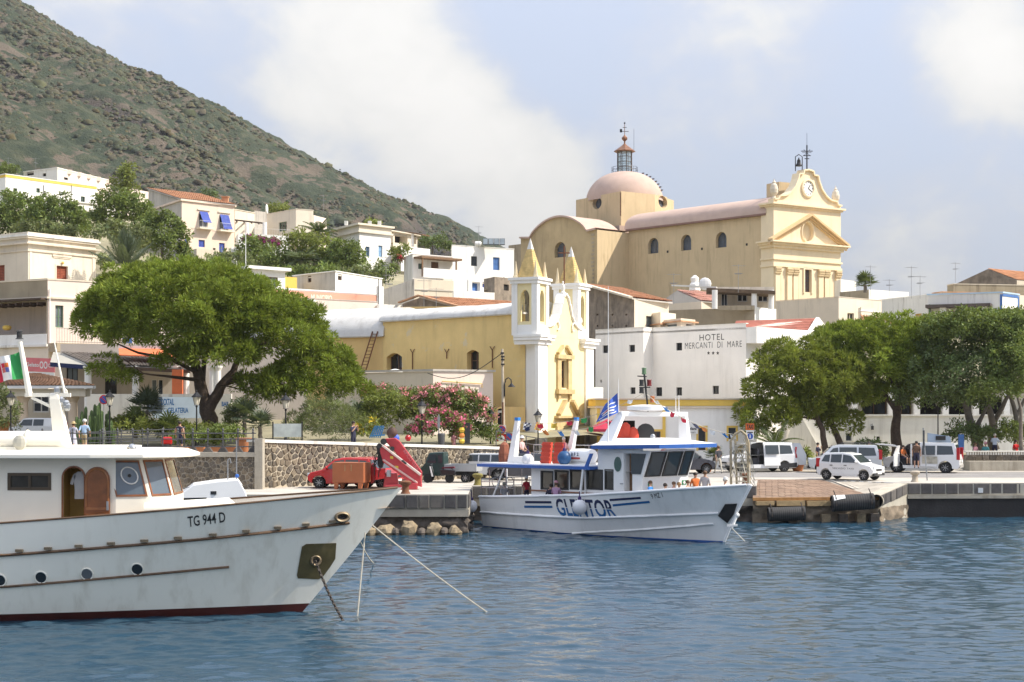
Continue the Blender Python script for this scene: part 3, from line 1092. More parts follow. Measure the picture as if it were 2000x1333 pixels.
 # ================================================================== THE TOWN
def dr(d,py,py2):
 """depth at which a level edge seen at row py (depth d) is seen at row py2"""
 return d*(HZ-py)/(HZ-py2)
def top_left_houses():
 d0=255
 t,ws=house('house','long white house with a yellow cornice high on the left hillside',quad3((-70,263),(11,d0),(188,dr(d0,341,365))),
 Z(341,d0),Z(450,d0),W_WHITE,
 [(1,71,368,78,377,'win',dict(fm=FR_GREEN)),(1,158,384,166,397,'win',dict(fm=FR_GREEN)),(1,26,368,34,379,'win',dict(fm=FR_GREEN))],
 cornices=((.0,.12,.1,W_WHITE),(.45,.4,.06,T_YELLOW)))
 for px in(85,139):
  pipes=MB()
  p=ws[1].at(px,362,.06)
  pipes.tube([p,p+Vector((0,0,-2.2))],.05,5)
  pipes.obj('drain_pipe',IRONG,t)
 d0=287
 t,ws=house('house','white and pink flat-roofed house behind the yellow-corniced house',quad3((46,292),(112,d0),(216,dr(d0,328,353))),
 Z(328,d0),Z(400,d0),W_WHITE2,[(1,125,347,133,352,'dark'),(0,52,336,66,343,'dark'),(0,83,339,90,345,'dark')],
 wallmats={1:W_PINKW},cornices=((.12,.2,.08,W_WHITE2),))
 for k in range(5):
  bl=MB()
  p=ws[1].at(132+k*19,336+k*4,-.5)
  bl.box((p.x,p.y,ws[1].at(120,333).z+.0),(2.2,.9,.8),.5)
  bl.obj('merlon',W_PINKW,t)
 t,ws=house('house','pale block with a pink wall and small terrace right behind the bushy green trees',quad3((205,275),(240,270),(292,276)),Z(366,270),Z(420,270),W_PINKW,
 [(1,262,372,269,385,'win',{})])
 t,ws=house('house','low white terrace wall house under the long yellow-corniced house',quad3((118,252),(152,246),(240,252)),Z(396,246),Z(470,246),W_WHITE2,
 [(1,160,414,196,440,'dark',dict(dp=.8))],cornices=((.0,.15,.25,W_WHITE),))
 d0=214
 pts=quad3((290,226),(355,d0),(458,dr(d0,392,404)))
 zt=Z(392,d0)
 t,ws=house('house','pale pink two-storey house with blue blinds and shutters',pts,zt,Z(508,d0),W_PINK,
 [(1,389,418,406,446,'win',dict(fm=FR_WHITE)),(1,429,423,446,450,'win',dict(fm=FR_WHITE)),
 (1,388,469,400,483,'shut',dict(fm=BLUESH)),(1,428,475,439,494,'shut',dict(fm=BLUESH)),(1,416,485,421,493,'win',{}),
 (1,361,460,367,483,'shut',dict(fm=BLUESH)),
 (0,302,380,307,406,'dark'),(0,313,383,318,391,'dark')],roof=None,wallmats={0:W_GREYST},  # shade on left wall and gable is put into a grey colour
 cornices=((.05,.28,.22,W_PINK),))
 zb2=Z(371,226)
 L,Cc,R,Bk=pts
 g=MB()
 g.ext([(L.x,L.y,zt-.02),(Cc.x,Cc.y,zt-.02),(L.x,L.y,zb2)],(.35,.05,0))
 g.obj('gable',W_GREYST,t)
 tile_roof(t,(Cc.x-.2,Cc.y-.35,zt+.2),(R.x+.3,R.y-.3,zt+.2),(Bk.x+.3,Bk.y,zb2+.2),(L.x-.2,L.y,zb2+.2),TERRA,pitch=.34,course=.8)
 ch=MB()
 p=P(440,398,222)
 ch.box((p.x,p.y,p.z+.1),(.9,.7,1.6))
 ch.box((p.x,p.y,p.z+.95),(1.1,.9,.14))
 ch.obj('chimney',TERRA2,t)
 for x0,x1,y,a in((383,412,446,(389,414,405,436)),(423,452,451,(429,420,446,449))):
  u0,u1,z0,z1=ws[1].rect(x0,y,x1,y+3)
  mb=MB()
  ws[1].box(mb,u0,u1,z0,z1,-.05,.95)
  b=mb.obj('balcony',W_CREAM,t)
  p,q=ws[1].pt(u0,z1,.9),ws[1].pt(u1,z1,.9)
  railing(b,p.xy,q.xy,z1,.95,.2,FR_WHITE)
  awning(t,ws[1],*a,1.0,M('blue_blind',(.055,.085,.33),.8,var=.15,scale=2),'blind')
  lin=MB()
  ws[1].box(lin,u0+.2,u1-.2,ws[1].at(x0,y-38).z,ws[1].at(x0,y-36).z,-.02,.16)
  lin.obj('lintel',W_CREAM,t)
 ann=MB()
 st,w2=house('garden_wall','grey garden wall and white terrace under the pink house with blue shutters',quad3((366,208),(384,205),(425,207)),Z(486,205),Z(530,205),W_BEIGE,cat='wall',wallmats={0:W_GREYST})
 st,w2=house('terrace_block','small white terrace block on the right foot of the pink house',quad3((446,210),(452,208),(472,209)),Z(483,208),Z(516,208),W_WHITE,cat='terrace')
 t,ws=house('house','cream block with a wooden pergola beside the pink house',quad3((455,226),(459,224),(497,228)),Z(410,224),Z(470,224),W_CREAM,cornices=((.0,.1,.08,W_CREAM),))
 per=MB()
 for px in(462,476,490,504,516):
  a,b=P(px,432+(px-459)*.08,222),P(px+2,434+(px-459)*.08,226)
  per.beam(a,b,.16,.16)
 per.beam(P(458,430,222),P(519,437,222),.18,.2)
 per.obj('pergola',WOODD,t)
 for px in(482,517):
  pp=MB()
  pp.cyl(P(px,435,222),P(px,470,222),.32,8)
  pp.obj('pergola_post',W_WHITE,t)
 t,ws=house('house','grey upper block with a satellite dish behind the pergola',quad3((492,236),(497,234),(524,236)),Z(412,234),Z(470,234),W_GREYST)
 dish=MB()
 p=P(521,409,231)
 dish.ball(p,.75,12,6,(.25,1,1))
 dish.obj('dish',FR_WHITE,t)
 d0=222
 t,ws=house('house','cream cube house with green window and stepped roof above the garden',quad3((521,228),(578,d0),(612,dr(d0,409,411.5))),Z(409,d0),Z(480,d0),W_CREAM,
 [(0,545,434,560,452,'win',dict(fm=FR_GREEN,bars=(2,0)))],cornices=((.0,.08,.05,W_CREAM),))
 t,ws=house('house','lower cream wing stepping down beside the cube house',quad3((600,226),(612.5,224),(638,228)),Z(420.5,224),Z(480,224),W_PINKW)
 t,ws=house('terrace','white terrace wall with plants in front of the cream cube house',quad3((461,216),(465,213),(566,216)),Z(457,213),Z(500,213),W_WHITE,cat='terrace')
 railing(t,ws[1].pt(.2,0,-.1).xy,ws[1].pt(ws[1].L,0,-.1).xy,Z(457,213),.9,.35,FR_WHITE)
 d0=203
 t,ws=house('house','white house with a deep cream cornice and pale blue door above the garden',quad3((651,210),(702,d0),(763,207)),Z(440,d0),Z(530,d0),W_WHITE,
 [(1,739,480,747,502,'leaf',dict(fm=PALEBLUE)),(1,714,482,722,502,'win',dict(fm=PALEBLUE)),],
 wallmats={0:W_WHITE2},cornices=((.0,.25,.45,W_CREAM),(.95,.25,.3,W_CREAM),(.7,.7,.1,W_CREAM)))  # left wall takes a darker white as painted shade
 for px in(676,722,741):
  ch=MB()
  p=P(px,438,206)
  ch.box((p.x,p.y,p.z+.1),(.45,.45,.6))
  ch.obj('chimney',W_WHITE2,t)
 t,ws=house('house','terrace house with shaded porch roof right of the white corniced house',quad3((764,220),(768,214),(815,219)),Z(452,214),Z(500,214),W_CREAM,
 [(1,771,458,796,476,'dark',dict(dp=1.4)),(1,803,460,813,477,'dark',dict(dp=1.4))],cornices=((.1,.14,.5,W_CREAM),))
 ex=MB()
 a,b=P(800,455,214),P(832,460,213)
 ex.beam(a,b,2.4,.12)
 ex.obj('porch_roof',WOODM,t)
 ps=MB()
 ps.cyl(P(806,457,213.5),P(806,482,213.5),.2,7)
 ps.obj('porch_post',W_WHITE,t)
 t,ws=house('terrace','white and grey terrace walls below the shaded porch',quad3((770,208),(783,204),(840,208)),Z(481,204),Z(530,204),W_WHITE,cat='terrace',wallmats={0:W_GREYST})
 d0=208
 pts=quad3((881,214),(883,d0),(1004,213))
 t,ws=house('house','bright white house with solar panels on its flat roof',pts,Z(480,d0),Z(590,d0),W_WHITE,
 [(1,920,501,932,520,'win',dict(fm=FR_DARK)),(1,963,503,976,528,'leaf',dict(fm=BLUEDR))],cornices=((-.02,.08,.05,W_WHITE),))
 for k in range(4):
  mb=MB()
  c=P(948+k*11,474,210)
  mb.box((c.x,c.y,c.z+.1),(.72,1.3,.06),rot=Matrix.Rotation(rad(48),3,'X'))
  o=mb.obj('solar_panel',FR_DARK,t)
  g=MB()
  g.box((c.x,c.y-.04,c.z+.13),(.62,1.15,.04),rot=Matrix.Rotation(rad(48),3,'X'))
  g.obj('pane',GLASSL,o)
 tank=MB()
 c=P(934,478,210)
 tank.lathe([(.3,-.45),(.34,-.3),(.34,.3),(.2,.45)],(c.x,c.y,c.z+.1),10,0)
 tank.obj('water_tank',FR_WHITE,t)
 gar=MB()
 p=P(940,515,209)
 d0=194
 t,ws=house('house','white house with brown porch roof left of the solar panel house',quad3((789,199),(806,d0),(884,198)),Z(497,d0),Z(560,d0),W_WHITE2,
 [(1,817,515,825,526,'win',dict(fm=FR_GREEN)),(1,842,512,857,530,'shut',dict(fm=FR_BROWN))],cornices=((.0,.1,.06,W_WHITE),))
 pr=MB()
 u0,u1,z0,z1=ws[1].rect(808,505,887,509)
 ws[1].box(pr,u0,u1,z0,z1,-.05,1.7)
 pr.obj('porch_roof',WOODM,t)
 for px in(811,877):
  po=MB()
  ws[1].box(po,ws[1].u(px)-.08,ws[1].u(px)+.08,z1-2.6,z0-.003,1.45,1.62)
  po.obj('porch_post',WOODM,t)
 pa=MB()
 u0,u1,z0,z1=ws[1].rect(811,528,884,546)
 ws[1].box(pa,u0,u1,z0,z1,1.65,1.85)
 pa.obj('parapet',W_WHITE,t)
 d0=188
 t,ws=house('house','beige blank-walled block below the brown porch house',quad3((780,196),(808,d0),(886,191)),Z(545,d0),Z(610,d0),W_BEIGE,cornices=((1.35,.12,.08,W_GREYST),))
 sl=thing('sloping_wall','grey sloping garden wall left of the beige blank-walled block','wall',P(780,600,186))
 mb=MB()
 a=[P(748,566,186),P(748,612,186),P(809,612,186),P(809,545,186)]
 mb.ext(a,(0,.5,0))
 mb.obj('wall',W_GREYST,sl)
 t,ws=house('house','low white parapet house in front of the solar panel house',quad3((884,172),(886,170),(966,173)),Z(568,170),Z(612,170),W_WHITE2)
 t,ws=house('canopy','small white canopy room with blue things under it',quad3((912,184),(915,181),(958,184)),Z(545,181),Z(575,181),W_WHITE,[(1,922,551,938,569,'dark',dict(pm=BLUEDR,dp=.5)),(1,942,551,951,562,'win',dict(fm=BLUESH))],cat='terrace')
 t,ws=house('house','brown roofless stone house between white canopy and twin-tower church',quad3((945,178),(966,175),(1010,178)),Z(541,175),Z(610,175),W_STONE,
 [(1,984,556,994,568,'dark')])
 shed=MB()
 shed.ext([P(945,567,177),P(985,541,177),P(985,567,177)],(0,2,0))
 shed.obj('gable',W_BROWNST,t)
def municipio():
 d0=163
 t,ws=house('house','white modern house with overhanging flat roof and wide windows above the pine',quad3((430,172),(488,d0),(557,166)),Z(526,d0),Z(605,d0),W_WHITE,
 [(0,447,541,472,562,'win',dict(fm=FR_BROWN,bars=(1,0))),(1,503,541,543,563,'win',dict(fm=FR_BROWN,bars=(2,0),pm=GLASSL))],
 cornices=((-.03,.32,.55,W_WHITE),))
 d0=168
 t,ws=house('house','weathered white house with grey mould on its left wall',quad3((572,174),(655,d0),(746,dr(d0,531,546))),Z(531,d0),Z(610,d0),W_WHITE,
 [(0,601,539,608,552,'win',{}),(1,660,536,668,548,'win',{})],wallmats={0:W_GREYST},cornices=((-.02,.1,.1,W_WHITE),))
 t,ws=house('house','small orange-yellow block between the two white houses',quad3((553,171),(556,169),(580,170)),Z(541,169),Z(600,169),T_YELLOW)
 d0=150
 pts=quad3((498,153),(512,d0),(748,159.5))
 t,ws=house('town_hall','town hall with a long salmon band lettered MUNICIPIO',pts,Z(563,d0),Z(650,d0),W_WHITE,cat='building',cornices=((-.01,.12,.08,W_WHITE),))
 w=ws[1]
 mb=MB()
 zt=Z(563,d0)
 w.box(mb,w.u(514),w.u(735),zt-1.22,zt-.1,-.1,.05)
 mb.obj('band',T_SALMON,t)
 u0,u1=w.u(607),w.u(648)
 lettering('MUNICIPIO',lambda s,q:w.pt(u0+(u1-u0)*s,zt-.95+.62*q,.06),W_CREAM,t,bold=.03)
 mb=MB()
 w.box(mb,w.u(735.5),w.u(748),Z(620,158),zt+.9,-.1,.12)
 mb.obj('pilaster',W_WHITE,t)
 pipe=MB()
 p=w.at(737,545,.2)
 pipe.tube([p,p+Vector((0,0,-3.6))],.05,5)
 pipe.obj('drain_pipe',IRONG,t)
 d0=145
 t,ws=house('house','cream blank house under the salmon band, white strip at its corner',quad3((540,152),(598,d0),(737,150)),Z(584,d0),Z(670,d0),W_PINKW,wallmats={0:W_GREYST},cornices=((-.02,.08,.05,W_GREYST),))  # grey left wall is that side's shade put into colour
 mb=MB()
 ws[1].box(mb,.05,1.0,Z(640,d0),Z(585,d0),-.05,.06)
 mb.obj('pilaster',W_WHITE,t)
 t,ws=house('house','low white wall house right of the town hall',quad3((735,150),(738,148),(788,150)),Z(594,148),Z(640,148),W_WHITE2,[(1,758,614,769,622,'dark')])
 A,B=P(786,594,150),P(924,607,140)
 ap=P(825,580,147)
 t=thing('house','dark grey gable house with a long terracotta tile roof behind the yellow nave','house',(A.x,A.y,8))
 mb=MB()
 mb.ext([(A.x,A.y,8),(B.x,B.y,8),B,ap,A],(.2,.3,0))
 mb.obj('gable',W_STONE,t)
 back=Vector((9.5,8.4,0))
 tile_roof(t,B+Vector((-.3,-.3,0)),B+back,ap+back,ap+Vector((-.3,-.3,0)),TERRA,pitch=.26,course=.6)
 mb=MB()
 mb.ext([(B.x,B.y,8),(B.x+back.x,B.y+back.y,8),B+back,B],(-.2,.3,0))
 mb.obj('wall',W_BEIGE,t)
 vg=MB()
 vg.beam(ap+Vector((-.3,-.4,.1)),B+Vector((-.3,-.4,.1)),.3,.14)
 vg.beam(A+Vector((-.3,-.4,.1)),ap+Vector((-.3,-.4,.1)),.3,.14)
 vg.obj('verge_tile',TERRA2,t)
 t,ws=house('house','low cream wall with an ochre coping line under the terracotta roof',quad3((780,141),(784,139),(940,137.5)),Z(603,139),Z(660,139),W_CREAM,cornices=((-.02,.12,.1,W_OCHRE2),))
def old_house():
 d0=130
 pts=quad3((-90,136),(55,d0),(187,dr(d0,478,492)))
 t,ws=house('house','weathered cream cube house with moulded cornice and a red shutter window',pts,Z(478,d0),Z(560,d0),W_CREAM,
 [(1,110,520,132,548,'shut',dict(fm=REDSH,surround=W_CREAM)),(0,-20,519,9,552,'shut',dict(fm=REDSH))],wallmats={0:W_BEIGE},  # left wall slightly darker, its shade painted in
 cornices=((-.72,.16,.30,W_WHITE2),(-.56,.50,.20,W_CREAM),(-.06,.12,.34,W_BEIGE),(.55,.10,.10,W_BEIGE)))
 par=MB()
 ring(par,pts,Z(478,d0),Z(478,d0)+.56,-.3,.0)
 par.obj('parapet',W_CREAM,t)
 w=ws[1]
 mb=MB()
 u0,u1,z0,z1=w.rect(102,499,139,503)
 w.box(mb,u0,u1,z0,z1,-.02,.09)
 w.box(mb,u0+.1,u1-.1,z0-.12,z0-.003,-.02,.05)
 mb.obj('lintel',W_BEIGE,t)
 lamp=MB()
 p=w.at(121,514,.12)
 lamp.ball(p,.12,8,5)
 lamp.obj('wall_lamp',T_YELLOW,t)
 for px in(57,180):
  pil=MB()
  w.box(pil,w.u(px),w.u(px+5),Z(552,d0),Z(486,d0),-.02,.05)
  pil.obj('pilaster',W_CREAM,t)
 d0=117
 pts=quad3((-120,123),(93,d0),(330,124))
 zt=Z(547,d0)
 t,ws=house('house','lower old house with shaded porch, brown stained parapet and iron balcony',pts,zt,Z(860,d0),W_PINKW,
 [(0,-110,594,90,655,'dark',dict(dp=3.0,pm=W_PINKW)),
 (1,108,597,124,640,'win',dict(fm=FR_GREEN,bars=(1,1),pm=GLASSL)),(1,155,600,175,630,'win',dict(fm=FR_WHITE,pm=GLASSL)),
 (1,205,600,225,640,'win',dict(fm=FR_GREEN,pm=GLASSL))],
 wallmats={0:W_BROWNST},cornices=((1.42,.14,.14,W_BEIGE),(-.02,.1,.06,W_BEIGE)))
 w=ws[0]
 mb=MB()
 for px in range(-100,92,14):
  u=w.u(px)
  w.box(mb,u-.06,u+.06,Z(597,118),Z(592,118),-1.5,.5)
 u0,u1,z0,z1=w.rect(-118,588,92,591.5)
 w.box(mb,u0,u1,z0,z1,-.1,.62)
 mb.obj('porch_beam',WOODD,t)
 mb=MB()
 u0,u1,z0,z1=w.rect(-118,656,92,679)
 w.box(mb,u0,u1,z0,z1,-.3,.06)
 mb.obj('parapet',W_WHITE,t)
 cov=MB()
 u0,u1,z0,z1=w.rect(-118,679.5,95,860)
 w.box(cov,u0,u1,z0,z1,-.3,.04)
 cov.obj('lower_wall',W_CREAM,t)
 edge=MB()
 u0,u1,z0,z1=w.rect(-118,676,95,680)
 w.box(edge,u0,u1,z0-.02,z1,.06,.22)
 edge.obj('cornice',W_WHITE2,t)
 jar=MB()
 p=w.at(6,645,-.4)
 jar.lathe([(.2,0),(.34,.12),(.34,.3),(.2,.38)],p,9)
 jar.obj('porch_lamp',T_YELLOW,t)
 w=ws[1]
 u0,u1,z0,z1=w.rect(95,673,232,690)
 mb=MB()
 w.box(mb,u0,u1,z0,z1,-.05,1.35)
 b=mb.obj('balcony',W_BROWNST,t)
 railing(b,w.pt(u0,0,1.3).xy,w.pt(w.u(290),0,1.3).xy,z1,1.12,.13,IRONG,(1.0,.1))
 pipe=MB()
 p=w.at(96,565,.1)
 pipe.tube([p,p+Vector((0,0,-4.6))],.05,5)
 pipe.obj('drain_pipe',W_WHITE,t)
 m_ban=M('pink_banner',(.66,.19,.20),.8,var=.12,scale=1.5)
 bn=thing('banner','pink shop banner with white lettering on the wall behind the flag','banner',P(50,720,113.5))
 mb=MB()
 A,B=P(-40,695,114.5),P(107,701,113.5)
 dn=Vector((0,0,-1.02))
 mb.ext([A,B,B+dn,A+dn],(0,.05,0))
 mb.obj('cloth',m_ban,bn)
 for k,(s0,s1,txt,z0,hh)in enumerate(((.62,.79,'Gelato',-.66,.30),(.80,.905,'OO',-.78,.55),(.915,.985,'Café',-.66,.28))):
  lettering(txt,lambda s,q,s0=s0,s1=s1,z0=z0,hh=hh:A.lerp(B,s0+(s1-s0)*s)+Vector((0,-.02,z0+hh*q)),FR_WHITE,bn,bold=.02)
 fr=MB()
 for k in range(34):
  p=A.lerp(B,.55+.44*k/33)
  fr.box((p.x,p.y,p.z-1.17),(.07,.03,.26))
 fr.obj('fringe',FR_WHITE,bn)
top_left_houses()
municipio()
old_house()
# ---- café front, pavilion, yellow twin-tower church, hotel, houses on the right
def column(mb,x,y,z0,z1,r):
 h=z1-z0
 mb.lathe([(r*1.35,0),(r*1.35,.12),(r*1.1,.18),(r,.3),(r*.9,h-.35),(r*1.05,h-.25),(r*1.3,h-.12),(r*1.35,h)],(x,y,z0),14)
def cafe():
 t=thing('cafe','shaded café veranda with white columns behind the umbrella pine','café',P(270,800,106))
 z0=town_h(-28,106)-.3
 A,B=XY(118,109.5),XY(600,112)
 w=W(A,B)
 zt=Z(672,109.5)
 mb=MB()
 r=[w.rect(296,742,306,772),w.rect(309,742,318,772),w.rect(385,735,400,775),w.rect(130,712,152,745),w.rect(205,740,228,800)]
 wall_face(mb,w,z0,zt,[(*q,None,.2)for q in r])
 mb.obj('wall',plaster('veranda_wall',(.52,.46,.40),amount=.5),t)
 for k,q in enumerate(r):
  fill_opening(t,w,q,'win' if k!=1 else 'door',.2,fm=FR_WHITE if k<3 else FR_DARK,pm=GLASSL if k in(0,3)else GLASS)
 e0,e1=P(172,712,104.5),P(372,722,104.5)
 r0,r1=w.at(120,690,.02),w.at(372,700,.02)
 tile_roof(t,e0,e1,r1,r0,M('grey_old_tile',(.30,.25,.20),.95,var=.3,scale=1.2,bump=.4),pitch=.26,course=.5)
 ed=MB()
 ed.beam(e0+Vector((0,-.05,-.14)),e1+Vector((0,-.05,-.14)),.14,.24)
 ed.obj('eave_beam',WOODD,t)
 sl=P(264,700,104.6)
 for px in(172,265,343,363,415,425):
  c=MB()
  p=XY(px,104.8)
  column(c,p.x,p.y,z0,Z(715,104.8),.26)
  c.obj('column',W_WHITE,t)
 wp=MB()
 pA,pB=XY(170,103.4),XY(452,103.4)
 wp.prism([pA,pB,pB+Vector((0,.25)),pA+Vector((0,.25))],z0,Z(770,103.4))
 wp.obj('parapet',W_WHITE2,t)
 post=MB()
 p=XY(346,104)
 post.bx(p.x-.35,p.x+.35,p.y,p.y+.3,z0,Z(722,104))
 post.obj('orange_post',M('orange_post',(.62,.16,.06),.7,var=.1),t)
 m_g=M('grey_awning',(.36,.34,.29),.85,var=.12,scale=1)
 a0,a1=P(98,708,106.0),P(178,714,104.5)
 b0,b1=P(104,688,110.5),P(122,689,110)
 mb=MB()
 mb.ext([a0,a1,b1,b0],(0,0,-.06))
 aw=mb.obj('awning',m_g,t)
 va=MB()
 va.ext([a0+Vector((0,-.02,0)),a1+Vector((0,-.02,0)),a1+Vector((0,-.02,-.30)),a0+Vector((0,-.02,-.30))],(0,.03,0))
 va.obj('valance',M('navy_cloth',(.02,.03,.09),.8),aw)
 oa=MB()
 c0,c1=P(233,693,105.8),P(345,697,105.8)
 oa.ext([c0,c1,P(344,681,108),P(232,680,108)],(0,0,-.07))
 oa.obj('orange_awning',M('orange_awning',(.72,.17,.06),.8,var=.12,scale=2),t)
 tr=MB()
 tr.beam(P(232,679,108),P(345,680,108),.25,.22)
 tr.obj('awning_box',FR_WHITE,t)
 sg=MB()
 sg.ext([P(239,660,107.6),P(258,661,107.6),P(258,671,107.6),P(239,670,107.6)],(0,.05,0))
 sg.obj('blue_sign',M('blue_sign',(.10,.25,.55),.6),t)
 for px0,px1,y0,y1,txt in((294,398,774,817,None),):
  bn=thing('banner','pale blue café banner lettered COCKTAIL - GELATERIA hung over the parapet','banner',P(345,800,102.9))
  mb=MB()
  mb.ext([P(294,776,102.9),P(392,776,102.9),P(398,817,102.5),P(298,817,102.5)],(0,.03,0))
  mb.obj('cloth',M('pale_blue_cloth',(.42,.50,.56),.8,var=.1,scale=1),bn)
  mb=MB()
  mb.ext([P(286,776,102.8),P(317,776,102.8),P(317,806,102.6),P(288,806,102.6)],(0,-.03,0))
  mb.obj('dark_panel',M('dark_slate_cloth',(.07,.09,.11),.8),bn)
  mt=M('blue_letters',(.03,.16,.42),.7)
  lettering('COCKTAIL',lambda s,q:P(316+30*s-6,792-13*q,102.65),mt,bn,bold=.03)
  lettering('- GELATERIA',lambda s,q:P(323+45*s,807-10.5*q,102.55),mt,bn,bold=.03)
 b2=thing('banner','white banner with blue lettering right of the pine trunk','banner',P(440,790,102.9))
 mb=MB()
 mb.ext([P(410,771,102.9),P(452,771,102.9),P(452,800,102.9),P(410,800,102.9)],(0,.03,0))
 mb.obj('cloth',W_WHITE,b2)
 lettering('BAR',lambda s,q:P(433+14*s,794-9*q,102.85),MATS['blue_letters'],b2,bold=.03)
def pavilion():
 t=thing('pavilion','open pavilion with hipped orange tile roof and thick cream columns','pavilion',P(90,830,95))
 zb=town_h(-28,95)-.1
 ze=Z(756,94)
 e=[XY(-110,93.6),XY(183,93.6),XY(176,99.5),XY(-110,99.5)]
 ridge=[P(-50,731,96.5),P(72,733,96.5)]
 q=[Vector((p.x,p.y,ze))for p in e]
 tile_roof(t,q[0],q[1],ridge[1],ridge[0],TERRA2,pitch=.24,course=.36)
 tile_roof(t,q[1],q[2],ridge[1],ridge[1]+Vector((.01,0.02,0)),TERRA2,pitch=.24,course=.36,name='roof_end_tiles')
 g=MB()
 g.beam(q[0]+Vector((0,-.05,-.02)),q[1]+Vector((0,-.05,-.02)),.16,.16)
 g.beam(q[1]+Vector((.05,0,-.02)),q[2]+Vector((.05,0,-.02)),.16,.16)
 g.obj('gutter',FR_WHITE,t)
 b=MB()
 for a,c in((0,1),(1,2)):
  b.beam(q[a]+Vector((-.5*a,.5,-.36)),q[c]+Vector((-.55,.5*(2-c)-.2,-.36)),.3,.45)
 b.obj('beam',W_CREAM,t)
 for px in(-60,46,142):
  c=MB()
  p=XY(px,94.4)
  column(c,p.x,p.y,zb,ze-.58,.30)
  c.obj('column',M('cream_column',(.74,.58,.42),.85,var=.08),t)
 c=MB()
 p=XY(143,98.6)
 column(c,p.x,p.y,zb,ze-.58,.30)
 c.obj('column',MATS['cream_column'],t)
 w=W(XY(-60,98.4),XY(128,98.4))
 mb=MB()
 r=[w.rect(64,768,96,806)]
 wall_face(mb,w,zb,ze-.3,[(*r[0],None,.15)])
 mb.obj('kiosk_wall',W_CREAM,t)
 fill_opening(t,w,r[0],'win',.15,fm=FR_WHITE,bars=(1,1))
def yellow_church():
 d0=104.1
 t=thing('twin_tower_church','small yellow church with white twin spires and long ochre nave','church',(1.6,103,3))
 zg=2.0
 A,B=XY(748,114),XY(1026,d0)
 zn=Z(612,d0)
 nv=W(A,B)
 ops=[(*nv.rect(755,690,785,727),'seg',.5),(*nv.rect(912,684,935,725),'seg',.5)]
 mb=MB()
 wall_face(mb,nv,zg,zn,ops)
 mb.obj('nave_wall',W_OCHRE,t)
 fill_opening(t,nv,ops[0][:4],'win',.5,fm=FR_BROWN,bars=(1,0))
 fill_opening(t,nv,ops[1][:4],'win',.5,fm=FR_BROWN,bars=(1,1))
 A2=XY(470,119.5)
 lw=W(A2,A)
 zl=Z(657,114)
 o2=[(*lw.rect(529,790,548,830),None,.3),(*lw.rect(570,797,592,835),'seg',.4)]
 mb=MB()
 wall_face(mb,lw,zg,zl,o2)
 mb.obj('low_wall',W_OCHRE2,t)
 fill_opening(t,lw,o2[0][:4],'leaf',.3,fm=W_CREAM)
 fill_opening(t,lw,o2[1][:4],'dark',.4)
 vm=M('white_vault_plaster',(.62,.60,.56),.95,var=.12,scale=.5,bump=.6,bscale=6,stain=(.34,.31,.27),amount=.9)
 def vault(w,u0,u1,z,width,rise,name,wob=.06):
  mb=MB()
  rings=[]
  n=int((u1-u0)/.5)
  for i in range(n+1):
   u=u0+(u1-u0)*i/n
   r=[]
   for k in range(17):
    a=math.pi*k/16
    o=.25-width*(1-math.cos(a))/2
    zz=z+rise*math.sin(a)+wob*mnoise.noise(Vector((u*.8,k*.6,3)))
    r.append(w.pt(u,zz,o))
   rings.append(r)
  mb.loft(rings,closed=False)
  mb.face(*rings[0])
  mb.face(*rings[-1])
  mb.obj(name,vm,t,smooth=50)
 vault(nv,-.2,nv.L-.6,zn,5.6,.95,'nave_roof')
 vault(lw,0,lw.L+.15,zl,8,2.35,'low_roof')
 ed=MB()
 nv.box(ed,-.15,nv.L,zn-.06,zn+.06,-.2,.18)
 lw.box(ed,0,lw.L,zl-.06,zl+.06,-.2,.18)
 ed.obj('eave',W_WHITE2,t)
 mb=MB()
 p=nv.pt(0,zl,0)
 e=[nv.pt(0.0,zl-.5,0),nv.pt(0.0,zl-.5,-8),nv.pt(0.0,zn+.02,-8),nv.pt(0.0,zn+.02,0)]
 mb.face(*e)
 mb.obj('end_wall',W_OCHRE,t)
 for px,y in((807,690),(874,690),(963,685)):
  mb=MB()
  c=nv.at(px,y,.08)
  mb.tube([c+nv_d(nv,-.22,.28),c,c+nv_d(nv,.22,.28)],.035,5)
  mb.tube([c,c+Vector((0,0,-1.2 if px!=874 else-.4))],.04,5)
  mb.obj('iron_fork',M('rust',(.16,.065,.03),.85,var=.3,scale=5),t)
 lad=thing('ladder','rusty iron ladder leaning on the low ochre nave wall','ladder',lw.at(724,730,.5))
 a0,a1=lw.at(714,731,.9),lw.at(731,648,.25)
 b0,b1=lw.at(725,731,.9),lw.at(741,648,.25)
 for a,b in((a0,a1),(b0,b1)):
  mb=MB()
  mb.tube([a,b],.05,5)
  mb.obj('rail',MATS['rust'],lad)
 for k in range(12):
  mb=MB()
  f=(k+.7)/12.5
  mb.tube([a0.lerp(a1,f),b0.lerp(b1,f)],.03,4)
  mb.obj('rung',MATS['rust'],lad)
 FA,FB=XY(1048,103),XY(1156,110.7)
 fw=W(FA,FB)
 L=fw.L
 zs=Z(655,103)
 door=(*fw.rect(1097,838,1117,880),None,.35)
 win=(*fw.rect(1093.5,705,1107,758),None,.35)
 mb=MB()
 wall_face(mb,fw,zg,zs,[door,win])
 mb.obj('facade',W_YELLOWF,t)
 fill_opening(t,fw,door[:4],'leaf',.35,fm=FR_BROWN)
 fill_opening(t,fw,win[:4],'win',.3,fm=FR_BROWN,bars=(1,2))
 sf=W(XY(1024,104.3),FA)
 mb=MB()
 wall_face(mb,sf,zg,zs,[])
 bw=W(FB,FB+Vector((-2.2,4.4)))
 wall_face(mb,bw,zg,zs,[])
 mb.obj('side_wall',W_WHITE,t)
 for u0,u1 in((-.02,1.35),(L-1.25,L+.02)):
  mb=MB()
  fw.box(mb,u0,u1,zg,zs,-.1,.14)
  mb.obj('pilaster',W_WHITE,t)
